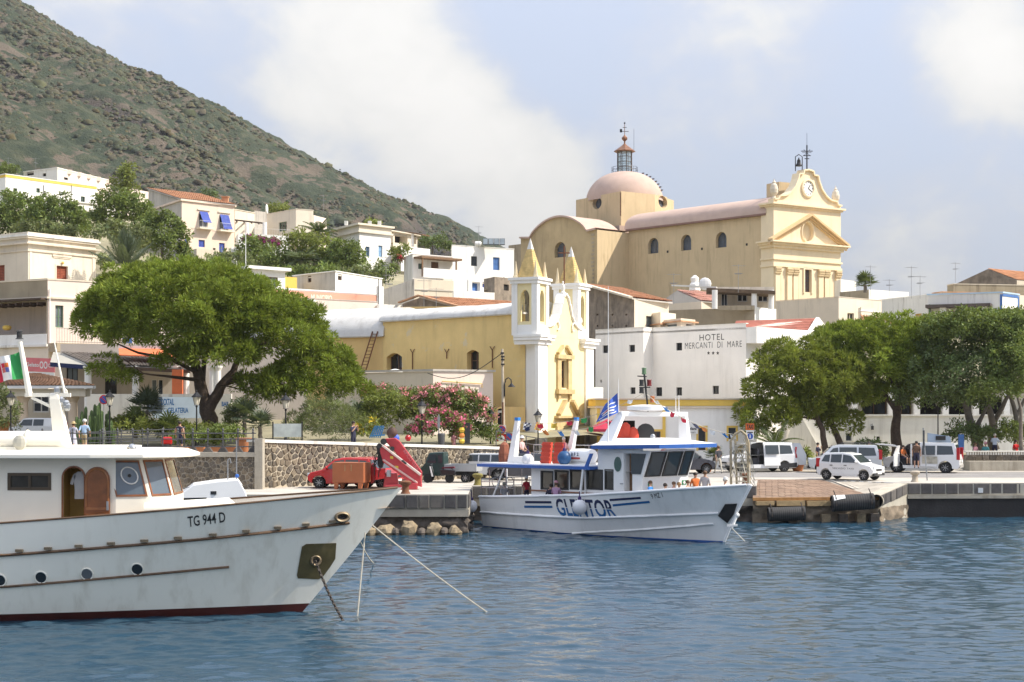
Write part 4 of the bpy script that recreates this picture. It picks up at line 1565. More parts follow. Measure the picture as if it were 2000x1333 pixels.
 mb=MB()
 for u0,u1 in((-.3,1.9),(L-2.0,L+.35)):
  fw.box(mb,u0,u1,zs-.32,zs-.12,-1.6,.42)
  fw.box(mb,u0+.12,u1-.12,zs-.6,zs-.33,-1.6,.24)
  fw.box(mb,u0-.05,u1+.05,zs-.115,zs+.06,-1.6,.5)
 sf.box(mb,-.9,sf.L,zs-.3,zs+.05,-1.2,.3)
 mb.obj('ledge',W_WHITE,t)
 u0,u1=1.6,L-1.7
 uc=(u0+u1)/2
 h=Z(573,106)-zs
 prof=[(0,.22),(.12,.25),(.22,.33),(.31,.50),(.38,.76),(.43,.93),(.5,1.0),(.57,.93),(.62,.76),(.69,.50),(.78,.33),(.88,.25),(1,.22)]
 top=[(u0+(u1-u0)*a,zs+h*b)for a,b in prof]
 mb=MB()
 front=[fw.pt(u0,zs-.02,0)]+[fw.pt(u1,zs-.02,0)]+[fw.pt(u,z,0)for u,z in top[::-1]]
 mb.ext(front,(-fw.n.x*.6,-fw.n.y*.6,0))
 mb.obj('gable',W_YELLOWF,t)
 mb=MB()
 for(a,za),(b,zb_)in zip(top[:-1],top[1:]):
  mb.beam(fw.pt(a,za+.02,-.15),fw.pt(b,zb_+.02,-.2),.62,.12,up=(0,0,1))
 for s in(-1,1):
  pts=[]
  for k in range(15):
   an=k/14*4.2
   rr=.42*(1-k/18)
   pts.append(fw.pt(uc+s*(1.25+rr*math.cos(an+.6)),zs+.65+rr*1.2*math.sin(an+.6),.08))
  mb.tube(pts,.055,6)
 mb.obj('scroll',W_WHITE,t)
 for u in(u0+.1,u1-.1):
  mb=MB()
  p=fw.pt(u,zs,-.1)
  mb.lathe([(.15,0),(.15,.9),(.2,.95),(.1,1.05),(.19,1.25),(.16,1.45),(.05,1.6),(.01,1.75)],p,10)
  mb.obj('urn',W_WHITE,t)
 mb=MB()
 p=fw.pt(uc,zs+h,-.15)
 mb.lathe([(.2,0),(.18,.1),(.11,.2),(.15,.45),(.12,.65),(.05,.72),(.08,.82),(.01,.92)],p,9)
 mb.obj('statue',W_WHITE2,t)
 mb=MB()
 q=p+Vector((.1,.3,1.2))
 mb.tube([q+Vector((0,0,-1)),q+Vector((0,0,2.2))],.05,5)
 mb.tube([q+Vector((-.4,0,1.7)),q+Vector((.4,0,1.7))],.05,5)
 mb.obj('cross',MATS['rust'],t)
 mb=MB()
 a,b,c,d=win[:4]
 fw.box(mb,a-.55,a-.004,c-.1,d+.12,-.05,.14)
 fw.box(mb,b+.004,b+.55,c-.1,d+.12,-.05,.14)
 fw.box(mb,a-.75,b+.75,d+.125,d+.4,-.05,.26)
 fw.box(mb,a-.7,b+.7,c-.42,c-.105,-.05,.30)
 fw.box(mb,a-.5,a-.2,c-.8,c-.425,-.05,.18)
 fw.box(mb,b+.2,b+.5,c-.8,c-.425,-.05,.18)
 for s in(-1,1):
  uc2=(a+b)/2
  mb.beam(fw.pt(uc2+s*1.05,d+.48,.1),fw.pt(uc2+s*.3,d+1.0,.1),.26,.2)
 mb.obj('window_surround',T_OCHRE_STONE(),t)
 mb=MB()
 a,b,c,d=door[:4]
 fw.box(mb,a-.95,a-.004,c,d+.2,-.05,.16)
 fw.box(mb,b+.004,b+.95,c,d+.2,-.05,.16)
 fw.box(mb,a-.95,b+.95,d+.205,d+.75,-.05,.10)
 fw.box(mb,a-1.15,b+1.15,d+.755,d+.92,-.05,.34)
 for s in(-1,1):
  uc2=(a+b)/2
  mb.beam(fw.pt(uc2+s*1.6,d+1.0,.12),fw.pt(uc2+s*.55,d+1.95,.12),.4,.22)
 mb.obj('door_surround',T_OCHRE_STONE(),t)
 for k,(px,d1,ytop)in enumerate(((1048,103,543),(1128,108.7,555))):
  tower(t,XY(px,d1),Z(ytop,d1),zs,d1)
def nv_d(w,du,dz):
 return Vector((w.d.x*du,w.d.y*du,dz))
def T_OCHRE_STONE():
 return M('ochre_stone_trim',(.56,.42,.21),.85,var=.2,scale=2,bump=.3)
def tower(t,c,zt,zs,d1):
 s=1.75
 ld,rd=Vector((-.90,.44)),Vector((.44,.90))
 pts=[c+ld*s,c,c+rd*s,c+ld*s+rd*s]
 ws=[W(pts[i],pts[(i+1)%4])for i in range(4)]
 h=zt-zs
 mb=MB()
 tw=bpy.data.objects.new('bell_tower',None)
 C.objects.link(tw)
 tw.parent=t
 ORG[tw.name]=ORG[t.name]
 for w in ws:
  wall_face(mb,w,zs-.5,zt-.35,[(.52,s-.52,zs+.95,zs+h*.80,'lancet',.3)])
 mb.obj('wall',W_YELLOWF,tw)
 mb=MB()
 for w in ws:
  for a,b in((-.06,.34),(s-.34,s+.06)):
   w.box(mb,a,b,zs+.02,zt-.352,-.05,.09)
  w.box(mb,.344,s-.344,zs+.02,zs+.72,-.05,.07)
 mb.obj('corner_pilaster',W_WHITE,tw)
 mb=MB()
 ring(mb,pts,zt-.35,zt-.12,-.5,.16)
 ring(mb,pts,zt-.118,zt+.06,-.5,.26)
 mb.face(*[(p.x,p.y,zt)for p in pts])
 mb.obj('cornice',W_WHITE,tw)
 cc=(pts[0]+pts[2])/2
 m_sp=M('spire_tile',(.66,.47,.19),.85,var=.25,scale=3,bump=.5,bscale=20)
 H=2.65
 mb=MB()
 n=4
 rows=13
 def sq(r,z):
  a0=math.atan2(ld.y,ld.x)+math.pi/4
  o=[]
  for k in range(8):
   a=a0+k*math.pi/4
   rr=r*(1.0 if k%2==0 else .80)
   o.append(Vector((cc.x+rr*math.cos(a),cc.y+rr*math.sin(a),z)))
  return o
 for k in range(rows):
  f0,f1=k/(rows+4),(k+1)/(rows+4)
  mb.loft([sq(.98*(1-f0)+.03,zt+H*f0),sq(.98*(1-f1)+.0,zt+H*f1)],True,False,True)
 mb.obj('spire',m_sp,tw)
 mb=MB()
 f=rows/(rows+4)
 mb.loft([sq(.98*(1-f)+.02,zt+H*f),sq(.05,zt+H),sq(.01,zt+H+.12)],True,False,True)
 mb.obj('spire_tip',W_WHITE2,tw)
 for p in pts:
  mb=MB()
  q=p.lerp(cc,.16)
  mb.lathe([(.19,0),(.19,.12),(.155,.14),(.015,1.15)],(q.x,q.y,zt+.06),6)
  mb.obj('pinnacle',M('pinnacle_stone',(.66,.55,.36),.85,var=.15),tw)
def annex():
 d0=101
 pts=quad3((640,107),(846,d0),(963,103.5))
 t,ws=house('house','low beige annex with a lit cream wall in front of the ochre nave',pts,Z(726,d0),2.5,W_PINKW,
 [(0,792,761,808,778,'win',dict(fm=FR_BROWN)),(1,943,778,953,815,'dark'),(1,880,790,895,825,'dark')],wallmats={0:W_BEIGE},  # beige left wall paints the shade, pinkish right wall the sun
 cornices=((-.03,.13,.10,W_GREYST),))
 tab=MB()
 p=P(772,727,104)
 tab.lathe([(.5,0),(.45,.12),(.1,.2)],p,10)
 tab.obj('roof_dome',W_WHITE,t)
 cable=MB()
 pts=[]
 for k in range(15):
  f=k/14
  a,b=P(835,729,100.5),P(981,690,99.5)
  p=a.lerp(b,f)
  p.z-=1.0*math.sin(math.pi*f)*(1-f*.3)
  pts.append(p)
 cable.tube(pts,.03,4)
 cb=cable.obj('cable',FR_DARK,None)
 setp(cb,'sagging dark power cable between annex wall and lamp pole','cable')
 pipe=MB()
 p,q=ws[1].at(862,745,.1),ws[1].at(940,750,.1)
 pipe.tube([p,q,q+Vector((0,0,-.25))],.04,5)
 pipe.obj('pipe',W_OCHRE2,t)
 t,ws=house('house','ochre side building between the annex and the church tower',quad3((955,104.2),(958,103.6),(1026,104.0)),Z(795,103.6),2.5,W_OCHRE2,[(1,972,768+30,985,830,'dark',dict(shape='seg'))])
cafe()
pavilion()
yellow_church()
annex()
# ---- the large domed parish church on the hill
def big_church():
 t=thing('domed_church','large tan church with pink dome and pedimented clock facade on the hill','church',(34,200,17))
 zg=16.5
 roofm=M('pink_roof_plaster',(.50,.365,.295),.9,var=.10,scale=.5,bump=.2,bscale=6,stain=(.44,.32,.28),amount=.5)
 NA,NB=XY(1228,219),XY(1499,201)
 nw=W(NA,NB)
 ze=Z(419,201)
 ops=[(*nw.rect(1266,465,1286,495.5),'arch',.7),(*nw.rect(1330,458.5,1350,489.5),'arch',.7),(*nw.rect(1398,453.5,1419,484),'arch',.7)]
 mb=MB()
 wall_face(mb,nw,zg,ze,ops)
 mb.obj('nave_wall',W_CHURCH,t)
 for o in ops:
  fill_opening(t,nw,o[:4],'win',.6,fm=IRONG,bars=(1,1),pm=M('dusty_glass',(.10,.115,.14),.25,var=.3,scale=1.5))
 holes=MB()
 for px,y in((1304,492),(1371,486.5),(1458.5,478)):
  p=nw.at(px,y)
  nw.box(holes,nw.u(px)-.16,nw.u(px)+.16,p.z-.16,p.z+.16,-.02,.01)
 holes.obj('vent_hole',DARKIN,t)
 wid=13.0
 mb=MB()
 rings=[]
 for i in range(9):
  u=-.4+(nw.L+.5)*i/8
  r=[]
  for k in range(15):
   a=math.pi*k/14
   r.append(nw.pt(u,ze+.1+2.9*math.sin(a)**.8,.5-(wid+1)*(1-math.cos(a))/2))
  rings.append(r)
 mb.loft(rings,closed=False)
 mb.obj('nave_roof',roofm,t,smooth=50)
 ev=MB()
 nw.box(ev,-.2,nw.L,ze-.12,ze+.12,-.3,.5)
 ev.obj('eave',M('roof_edge',(.25,.15,.12),.9),t)
 out=Vector((-.735,-.68))
 TA=NA+out*6.46
 sw=W(TA,NA)
 zc=Z(449,TA.y)
 mb=MB()
 wall_face(mb,sw,zg,zc,[])
 tl=Vector((-.68,.735))
 TL_=TA+tl*15.6
 fw=W(TL_,TA)
 L=fw.L
 wo=(*fw.rect(1083,473,1105,503),'arch',.8)
 mb.obj('transept_side',W_CHURCH,t)
 mb=MB()
 wall_face(mb,fw,zg,zc,[wo])
 us=[L*(.135+.75*k/20)for k in range(21)]
 prof=[(u,zc+2.55*math.sin(math.pi*k/20)**.72)for k,u in enumerate(us)]
 front=[fw.pt(0,zc-.01),fw.pt(L,zc-.01),fw.pt(L,zc+.15)]+[fw.pt(u,z)for u,z in prof[::-1]]+[fw.pt(0,zc+.15)]
 mb.face(*front)
 mb.obj('transept_wall',plaster('church_brown',(.46,.355,.205),stain=(.30,.23,.13),amount=.9,var=.14),t)
 fill_opening(t,fw,wo[:4],'win',.7,fm=IRONG,bars=(1,1),pm=MATS['dusty_glass'])
 mb=MB()
 rings=[]
 pr2=[(0,zc+.15)]+prof+[(L,zc+.15)]
 for o in(.35,-6.6):
  rings.append([fw.pt(u,z+.12,o)for u,z in pr2])
 mb.loft(rings,closed=False)
 rings2=[[p-Vector((0,0,.25))for p in r]for r in rings]
 mb.loft(rings2,closed=False)
 mb.loft([rings[0],rings2[0]],closed=False)
 mb.obj('transept_roof',roofm,t,smooth=50)
 quo=MB()
 rr=random.Random(4)
 for k in range(26):
  z=zg+1+k*.55
  if z<zc-.4:
   fw.box(quo,L-.9-rr.uniform(0,.3),L-.55,z,z+.34,-.05,.05)
 quo.obj('corner_stone',W_BROWNST,t)
 lc=[TL_+tl*3.2-out*.5,TL_-out*.5,TL_-out*5,TL_+tl*3.2-out*5]
 mb=MB()
 mb.prism(lc,zg,Z(476,226))
 mb.obj('side_chapel',W_BROWNST,t)
 D=[XY(1125,233),XY(1213,223.5),XY(1279,227),XY(1316,233.5),XY(1300,242),XY(1225,246),XY(1140,242)]
 zd0,zd1=Z(436,224),Z(384,229)
 ztop=zd1
 dw=[W(D[i],D[(i+1)%7])for i in range(7)]
 mb=MB()
 r0=(*dw[0].rect(1157,386,1175,409),'round',.8)
 r2=(*dw[2].rect(1286,383,1303,407),'round',.8)
 for i,w in enumerate(dw):
  wall_face(mb,w,zd0-2.5,ztop,[r0]if i==0 else([r2]if i==2 else[]))
 mb.face(*[(p.x,p.y,ztop)for p in D])
 mb.obj('drum',W_CHURCH,t)
 fill_opening(t,dw[0],r0[:4],'win',.7,fm=IRONG,bars=(1,1),pm=MATS['dusty_glass'])
 fill_opening(t,dw[2],r2[:4],'win',.7,fm=IRONG,bars=(1,1),pm=MATS['dusty_glass'])
 pipe=MB()
 p=dw[0].pt(dw[0].L,ztop-.2,.08)
 pipe.tube([p,p-Vector((0,0,3.4))],.1,5)
 pipe.obj('drain_pipe',WOODM,t)
 base=MB()
 base.prism(offset_poly(D,1.2),zd0-3.5,zd0-.6)
 base.obj('drum_base',roofm,t)
 cx=P(1220,380,232)
 mb=MB()
 R0=5.85
 rise=Z(334,231)-ztop+.5
 rings=[]
 for j in range(15):
  a=math.pi/2*j/14
  rr_,zz=R0*math.cos(a)**.92,ztop-.5+rise*math.sin(a)
  rr_=max(rr_,.05)
  rings.append([Vector((cx.x+rr_*math.cos(2*math.pi*k/40),cx.y+rr_*math.sin(2*math.pi*k/40),zz))for k in range(40)])
 mb.loft(rings)
 mb.obj('dome',roofm,t,smooth=60)
 st=MB()
 for j in range(3,11):
  a=math.pi/2*j/14
  rr_,zz=R0*math.cos(a)**.92+.1,ztop-.5+rise*math.sin(a)
  st.box((cx.x+rr_*math.cos(-.25),cx.y+rr_*math.sin(-.25),zz+.12),(.3,.7,.12))
 st.obj('step_rungs',IRONG,t)
 zl=Z(334,231)-.1
 lan=MB()
 n=8
 rl,hl=1.12,3.1
 for k in range(n):
  a=2*math.pi*k/n+.2
  lan.tube([(cx.x+rl*math.cos(a),cx.y+rl*math.sin(a),zl),(cx.x+rl*math.cos(a),cx.y+rl*math.sin(a),zl+hl)],.06,5)
 for q in range(5):
  z=zl+hl*q/4
  ptsr=[(cx.x+rl*math.cos(2*math.pi*k/n+.2),cx.y+rl*math.sin(2*math.pi*k/n+.2),z)for k in range(n+1)]
  lan.tube(ptsr,.05,4)
 lo=lan.obj('lantern',M('lantern_iron',(.10,.075,.06),.6,metal=.4,var=.2),t)
 gl=MB()
 gl.lathe([(rl-.08,.02),(rl-.08,hl-.02)],(cx.x,cx.y,zl),8)
 gm=bpy.data.materials.new('lantern_glass')
 gm.use_nodes=True
 q=NT(gm.node_tree)
 o_=q.node('ShaderNodeOutputMaterial')
 g_=q.node('ShaderNodeBsdfGlossy',{'Color':(.8,.85,.85,1),'Roughness':.05})
 tr_=q.node('ShaderNodeBsdfTransparent',{'Color':(.86,.90,.88,1)})
 q.t.links.new(q.node('ShaderNodeMixShader',{0:.25,1:tr_.outputs[0],2:g_.outputs[0]}).outputs[0],o_.inputs[0])
 gl.obj('pane',gm,lo)
 lr=MB()
 lr.lathe([(1.6,0),(1.62,.12),(1.2,.42),(.45,.95),(.12,1.25),(.12,1.6),(.42,1.9),(.44,2.15),(.12,2.5),(.05,2.6),(.04,4.2)],(cx.x,cx.y,zl+hl),8)
 lr.obj('lantern_roof',M('copper_brown',(.26,.13,.075),.5,metal=.5,var=.25),lo)
 v=MB()
 zv=zl+hl+3.1
 v.tube([(cx.x-.6,cx.y,zv),(cx.x+.6,cx.y,zv)],.05,4)
 v.tube([(cx.x-.3,cx.y,zv+.6),(cx.x+.3,cx.y,zv+.6)],.05,4)
 v.box((cx.x-.55,cx.y,zv+.1),(.35,.05,.5))
 v.ball((cx.x,cx.y,zv+1.25),.14,7,5)
 v.obj('weather_vane',IRON,lo)
 rl_=MB()
 for k in range(14):
  a=2*math.pi*k/14
  p0=(cx.x+1.95*math.cos(a),cx.y+1.95*math.sin(a),zl-.3)
  rl_.tube([p0,(p0[0],p0[1],zl+.75)],.03,4)
 for z in(zl+.75,zl+.35):
  rl_.tube([(cx.x+1.95*math.cos(2*math.pi*k/14),cx.y+1.95*math.sin(2*math.pi*k/14),z)for k in range(15)],.03,4)
 rl_.obj('lantern_railing',IRONG,lo)
 rod=MB()
 rod.tube([(cx.x+1.4,cx.y,zl+3),(cx.x+1.4,cx.y,zl+6.6)],.03,4)
 rod.obj('rod',IRONG,lo)
 # ---- facade block
 FA,FB=XY(1511,199.5),XY(1642,206.4)
 f=W(FA,FB)
 L=f.L
 back=Vector((-.55,.835))
 zc1=Z(397,199.5)
 zp=Z(472,199.5)
 zk=Z(500,199.5)
 side=W(FA+back*2.4,FA)
 fwm=W_CHURCHL
 rw=(*f.rect(1567,434,1588,473),'round',.6)
 dw_=(*f.rect(1571,527,1584,571),None,.5)
 mb=MB()
 wall_face(mb,f,zg,zc1,[rw,dw_])
 wall_face(mb,side,zg,zc1,[])
 wall_face(mb,W(FB,FB+back*2.4),zg,zc1,[])
 wall_face(mb,W(FB+back*2.4,FA+back*2.4),zg,zc1,[])
 mb.obj('facade',fwm,t)
 fill_opening(t,f,rw[:4],'win',.5,fm=fwm,pm=W_CHURCHL)
 fill_opening(t,f,dw_[:4],'win',.4,fm=FR_BROWN,bars=(2,6),pm=MATS['dusty_glass'])
 def band(z0,z1,o,nm='cornice',m=fwm,ext=.0):
  b=MB()
  f.box(b,-o-ext,L+o+ext,z0,z1,-.1,o)
  side.box(b,-.0,side.L-.001,z0,z1,-.1,o)
  b.obj(nm,m,t)
 band(zc1-.35,zc1-.12,.22)
 band(zc1-.118,zc1+.12,.5)
 band(zp-.75,zp-.40,.30)
 band(zp-.398,zp-.10,.6)
 band(zp-.098,zp+.10,.95)
 band(zk-.45,zk-.22,.18)
 band(zk-1.35,zk-1.05,.14)
 apx,apz=L*.5+.1,Z(419,203)
 pe=MB()
 for uu in(-.95,L+.95):
  for o,th,dz in((.8,.28,0),(.5,.26,-.28),(.3,.24,-.54)):
   a,b=f.pt(uu,zp+.12+dz+.2,0),f.pt(apx,apz+dz,0)
   q=[a,b,b-Vector((0,0,th)),a-Vector((0,0,th))]
   pe.ext([x+Vector((f.n.x*o,f.n.y*o,0))for x in q],(-f.n.x*(o+.1),-f.n.y*(o+.1),0))
 pe.obj('pediment',M('facade_cornice',(.66,.47,.25),.85,var=.08,scale=1),t)
 oc=MB()
 uc,zc_=(rw[0]+rw[1])/2,(rw[2]+rw[3])/2
 ru,rz=(rw[1]-rw[0])/2,(rw[3]-rw[2])/2
 oc.tube([f.pt(uc+(ru+.12)*math.cos(2*math.pi*k/24),zc_+(rz+.12)*math.sin(2*math.pi*k/24),.05)for k in range(25)],.14,6)
 oc.obj('oculus_ring',fwm,t)
 m_rust=M('pilaster_edge',(.52,.31,.12),.85,var=.1)
 for a,b in((.15,1.0),(2.25,3.1),(3.35,4.2),(L-4.3,L-3.45),(L-3.2,L-2.35),(L-1.05,L-.2)):
  mb=MB()
  f.box(mb,a,b,zg,zk-2.35,-.1,.24)
  pl=mb.obj('pilaster',fwm,t)
  e=MB()
  f.box(e,b+.001,b+.07,zg,zk-2.35,-.1,.2)
  e.obj('edge_strip',m_rust,pl)  # brown strip along one side of the pilaster
  cp=MB()
  f.box(cp,a-.12,b+.12,zk-1.50,zk-1.352,-.1,.42)
  rr=random.Random(int(a*10))
  for r in range(3):
   for q in range(5):
    u=a+(b-a)*(q+.5*(r%2))/4.5
    p=f.pt(u,zk-2.2+r*.28,.26+.05*r)
    cp.ball(p,.17,6,4,(1,.8,1.1))
  f.box(cp,a,b,zk-2.348,zk-1.502,-.1,.22)
  cp.obj('capital',M('capital_stone',(.70,.54,.32),.85,var=.15),pl)
 sf=MB()
 a,b,c,d=dw_[:4]
 f.box(sf,a-.25,a-.004,c-.2,d+.25,-.05,.14)
 f.box(sf,b+.004,b+.25,c-.2,d+.25,-.05,.14)
 f.box(sf,a-.004,b+.004,d+.004,d+.25,-.05,.14)
 sf.obj('window_surround',fwm,t)
 ztp=Z(333,203)
 H=ztp-zc1
 half=[(0,.10),(.06,.12),(.07,.20),(.17,.23),(.24,.34),(.30,.50),(.345,.72),(.36,.86),(.42,.87),(.43,.97),(.5,1.0)]
 prof=[(L*a,zc1+H*b)for a,b in half]+[(L*(1-a),zc1+H*b)for a,b in half[-2::-1]]
 mb=MB()
 front=[f.pt(0,zc1+.1),f.pt(L,zc1+.1)]+[f.pt(u,z)for u,z in prof[::-1]]
 mb.ext(front,(-f.n.x*1.0,-f.n.y*1.0,0))
 mb.obj('crown_gable',fwm,t)
 cp=MB()
 for(a,za),(b,zb_)in zip(prof[:-1],prof[1:]):
  cp.beam(f.pt(a,za+.05,-.35),f.pt(b,zb_+.05,-.35),1.35,.2)
 cp.obj('crown_coping',fwm,t)
 ck=MB()
 uc,zc_=L*.5,zc1+H*.50
 fr=[f.pt(uc+1.05*math.cos(2*math.pi*k/24),zc_+1.1*math.sin(2*math.pi*k/24),.05)for k in range(25)]
 ck.tube(fr,.2,6)
 co=ck.obj('clock',fwm,t)
 fc=MB()
 fc.ext([f.pt(uc+.95*math.cos(2*math.pi*k/24),zc_+1.0*math.sin(2*math.pi*k/24),0)for k in range(24)],(f.n.x*.09,f.n.y*.09,0))
 fc.obj('clock_face',W_WHITE,co)
 hd=MB()
 for an,ln,wd in((.9,.55,.1),(-.55,.8,.07)):
  a,b=f.pt(uc,zc_,.12),f.pt(uc+ln*math.cos(an),zc_+ln*math.sin(an),.12)
  hd.beam(a,b,wd,.04,up=(f.n.x,f.n.y,0))
 for k in range(12):
  an=k*math.pi/6
  hd.beam(f.pt(uc+.68*math.cos(an),zc_+.72*math.sin(an),.11),f.pt(uc+.86*math.cos(an),zc_+.9*math.sin(an),.11),.07,.03,up=(f.n.x,f.n.y,0))
 hd.obj('clock_hands',FR_DARK,co)
 for u in(.5,L-.5):
  mb=MB()
  p=f.pt(u,zc1+H*.12+.1,-.45)
  mb.lathe([(.5,-.5),(.5,0),(.3,.05),(.2,.3),(.5,.75),(.55,1.2),(.42,1.75),(.22,2.0),(.26,2.1),(.08,2.35),(.02,2.6)],p,12)
  mb.obj('urn',M('urn_stone',(.66,.58,.46),.85,var=.1),t)
 bl=MB()
 p=f.pt(L*.40,ztp+.02,-.4)
 bl.lathe([(.42,.45),(.40,.6),(.26,.9),(.22,1.25),(.1,1.4),(.05,1.6)],p,10)
 for dx in(-.45,.45):
  bl.tube([p+Vector((dx,0,-.2)),p+Vector((dx,0,1.7)),p+Vector((0,0,2.0))],.06,5)
 bl.obj('bell',IRON,t)
 cr=MB()
 p=f.pt(L*.52,ztp,-.4)
 cr.tube([p,p+Vector((0,0,3.4))],.09,5)
 for z,ln in((2.0,.5),(2.6,.75),(1.6,.3)):
  cr.tube([p+Vector((-ln,0,z)),p+Vector((ln,0,z))],.06,5)
 for k in range(8):
  an=k*math.pi/4
  cr.tube([p+Vector((0,0,2.4)),p+Vector((.6*math.cos(an),0,2.4+.6*math.sin(an)))],.035,4)
 cr.tube([p+Vector((0,0,3.3)),p+Vector((0,0,5.0))],.025,4)
 cr.obj('cross',IRON,t)
 mb=MB()
 q=P(1528,350,204)
 mb.box((q.x,q.y+1.5,zc1+1.6),(2.6,2.6,3.6),.5)
 mb.obj('stair_turret',W_CHURCH,t)
big_church()
AER={1700:'tall television aerial on the white parapet house right of the domed church',1737:'low television aerial above the long white house, beside the tall one',1780:'tall television aerial near the right end of the long white house',
 1797:'short television aerial next to the tall one above the long white house',1866:'television aerial left of the old grey stone gable',1316:'television aerial between stone house roof and church nave wall',1442:'television aerial on the brown reed roof',
 828:'taller television aerial over the dark gable house',852:'shorter television aerial over the terracotta roof',70:'television aerial on the white and pink house at the upper left',16:'television aerial behind the yellow-corniced house',
 632:'television aerial behind the cream cube house',935:'television aerial beside the solar panels',754:'ladder-like aerial right of the town hall',760:'lower aerial right of the town hall pilaster'}
# ---- hotel, houses and terraces on the right
def hotel():
 t=thing('hotel','white hotel with small square windows lettered HOTEL MERCANTI DI MARE','hotel',P(1300,850,114))
 zg=1.6
 A,B0,B1,Cc=XY(1163,121.5),XY(1257,117.2),XY(1274,118.4),XY(1457,112)
 zt=Z(632.5,112)
 ws=[W(A,B0),W(B0,B1),W(B1,Cc),W(Cc,XY(1562,117.5))]
 m_h=plaster('hotel_white',(.86,.82,.76),stain=(.55,.52,.47),amount=.5)
 o0=[ws[0].rect(1177,675,1188,690),ws[0].rect(1229,674,1240,688),ws[0].rect(1231,757,1241,770),ws[0].rect(1172,742,1175,748)]
 o2=[ws[2].rect(1320.5,670,1332,685),ws[2].rect(1281,757,1293,774),ws[2].rect(1321,757,1332,773),ws[2].rect(1392,754,1404,770)]
 mb=MB()
 wall_face(mb,ws[0],zg,zt,[(*r,None,.18)for r in o0])
 wall_face(mb,ws[1],zg,zt,[])
 wall_face(mb,ws[2],zg,zt,[(*r,None,.18)for r in o2])
 wall_face(mb,W(XY(1163,121.5)+Vector((3,9)),A),zg,zt,[])
 mb.obj('wall',m_h,t)
 for r in o0:
  fill_opening(t,ws[0],r,'win',.18,fm=FR_DARK,bars=(1,0))
 for r in o2:
  fill_opening(t,ws[2],r,'win',.18,fm=FR_DARK,bars=(1,0))
 rb=MB()
 rb.prism([A,B0,B1,Cc,Cc+Vector((6,9)),A+Vector((3,9))],zt-.4,zt-.25)
 rb.obj('roof',ROOFGREY,t)
 cp=MB()
 for w in ws[:3]:
  w.box(cp,0,w.L,zt,zt+.05,-.3,.03)
 cp.obj('coping',W_WHITE2,t)
 w=ws[2]
 ink=M('black_letter_paint',(.035,.033,.03),.7,var=.1)
 def txt(s_,x0,x1,y0,y1,b=.0):
  u0,u1,z0,z1=w.rect(x0,y0,x1,y1)
  lettering(s_,lambda s,q:w.pt(u0+(u1-u0)*s,z0+(z1-z0)*q,.012),ink,t,bold=b,space=1.15)
 txt('HOTEL',1366.5,1414.5,653,665,-.004)
 txt('MERCANTI  DI  MARE',1338,1449,668,680,-.01)
 st=MB()
 for k in range(3):
  c=w.at(1384+k*9,690,.012)
  pts=[]
  for q in range(10):
   a=math.pi/2+q*math.pi/5
   r=.155 if q%2==0 else .065
   pts.append(c+nv_d(w,-r*math.cos(a),r*math.sin(a)))
  st.face(*pts)
 st.obj('star',ink,t,kind='stuff')
 w=ws[3]
 z1=Z(640,112)
 mb=MB()
 wall_face(mb,w,zg,z1-1.0,[(*w.rect(1477,683,1487.5,706),None,.2)])
 mb.obj('return_wall',m_h,t)
 fill_opening(t,w,w.rect(1477,683,1487.5,706),'win',.2,fm=FR_DARK)
 mb=MB()
 w.box(mb,.02,w.L,z1-1.15,z1+.02,-.3,.9)
 mb.obj('parapet',W_WHITE,t)
 mb=MB()
 wall_face(mb,W(w.B,w.B+Vector((5,7))),zg,z1,[])
 mb.obj('back_wall',m_h,t)
 A2,B2,C2,D2=P(1432,641,117.0),P(1577,648,121.5),P(1594,622,125),P(1438,628,120.5)
 r=thing('striped_roof_house','red and white striped tile roof with white gable behind the hotel','house',(A2.x,A2.y,8))
 cr=MB()
 cr.ext([A2,B2,C2,D2],(0,0,-.08))
 cr.obj('roof_slab',M('pale_tile',(.66,.54,.46),.9,var=.15),r)
 n=8
 for k in range(n):
  f0,f1=(k+.05)/n,(k+.56)/n
  mb=MB()
  q=[A2.lerp(D2,f0),B2.lerp(C2,f0),B2.lerp(C2,f1),A2.lerp(D2,f1)]
  mb.ext([p+Vector((0,0,.012))for p in q],(0,0,.05))
  mb.obj('tile_row',TERRARED,r)
 g=MB()
 q=[P(1577,690,121.4),P(1611,690,126),P(1611,642,126),P(1594,620,123.8),P(1577,647,121.4)]
 g.ext(q,(.3,.25,0))
 g.obj('gable',W_WHITE2,r)
 wl=MB()
 wl.ext([P(1436,690,117.3),P(1577,690,121.6),P(1577,650,121.6),P(1436,642,117.3)],(0,.3,0))
 wl.obj('wall',W_WHITE2,r)
 d0=104.5
 pts=[XY(1152,109),XY(1166,105.6),XY(1455,d0),XY(1478,110),XY(1170,114)]
 a,ws=house('shop_row','white ground-floor shops with yellow cornice and yellow framed doors below the hotel',pts,Z(780,d0),1.6,W_WHITE,cat='building',
 ops=[(1,1364,836,1378,880,'door',dict(fm=FR_BROWN)),(1,1423,836,1437,858,'win',dict(fm=FR_DARK)),(1,1272,843,1290,856,'win',dict(fm=FR_BROWN)),
 (1,1186,822,1240,880,'dark',dict(dp=1.2))],
 cornices=((.02,.1,.18,W_CREAM),(.46,.42,.10,T_YELLOW),(.60,.12,.16,W_BEIGE)))
 w=ws[1]
 for x0,x1,y0,y1 in((1360,1382,832,880),(1419,1441,832,862),(1268,1294,839,860)):
  yf=MB()
  u0,u1,z0,z1=w.rect(x0,y0,x1,y1)
  for q in((u0,u0+.13,z0,z1),(u1-.13,u1,z0,z1),(u0+.132,u1-.132,z1-.13,z1)):
   w.box(yf,*q,-.02,.04)
  yf.obj('yellow_surround',T_YELLOW,a)
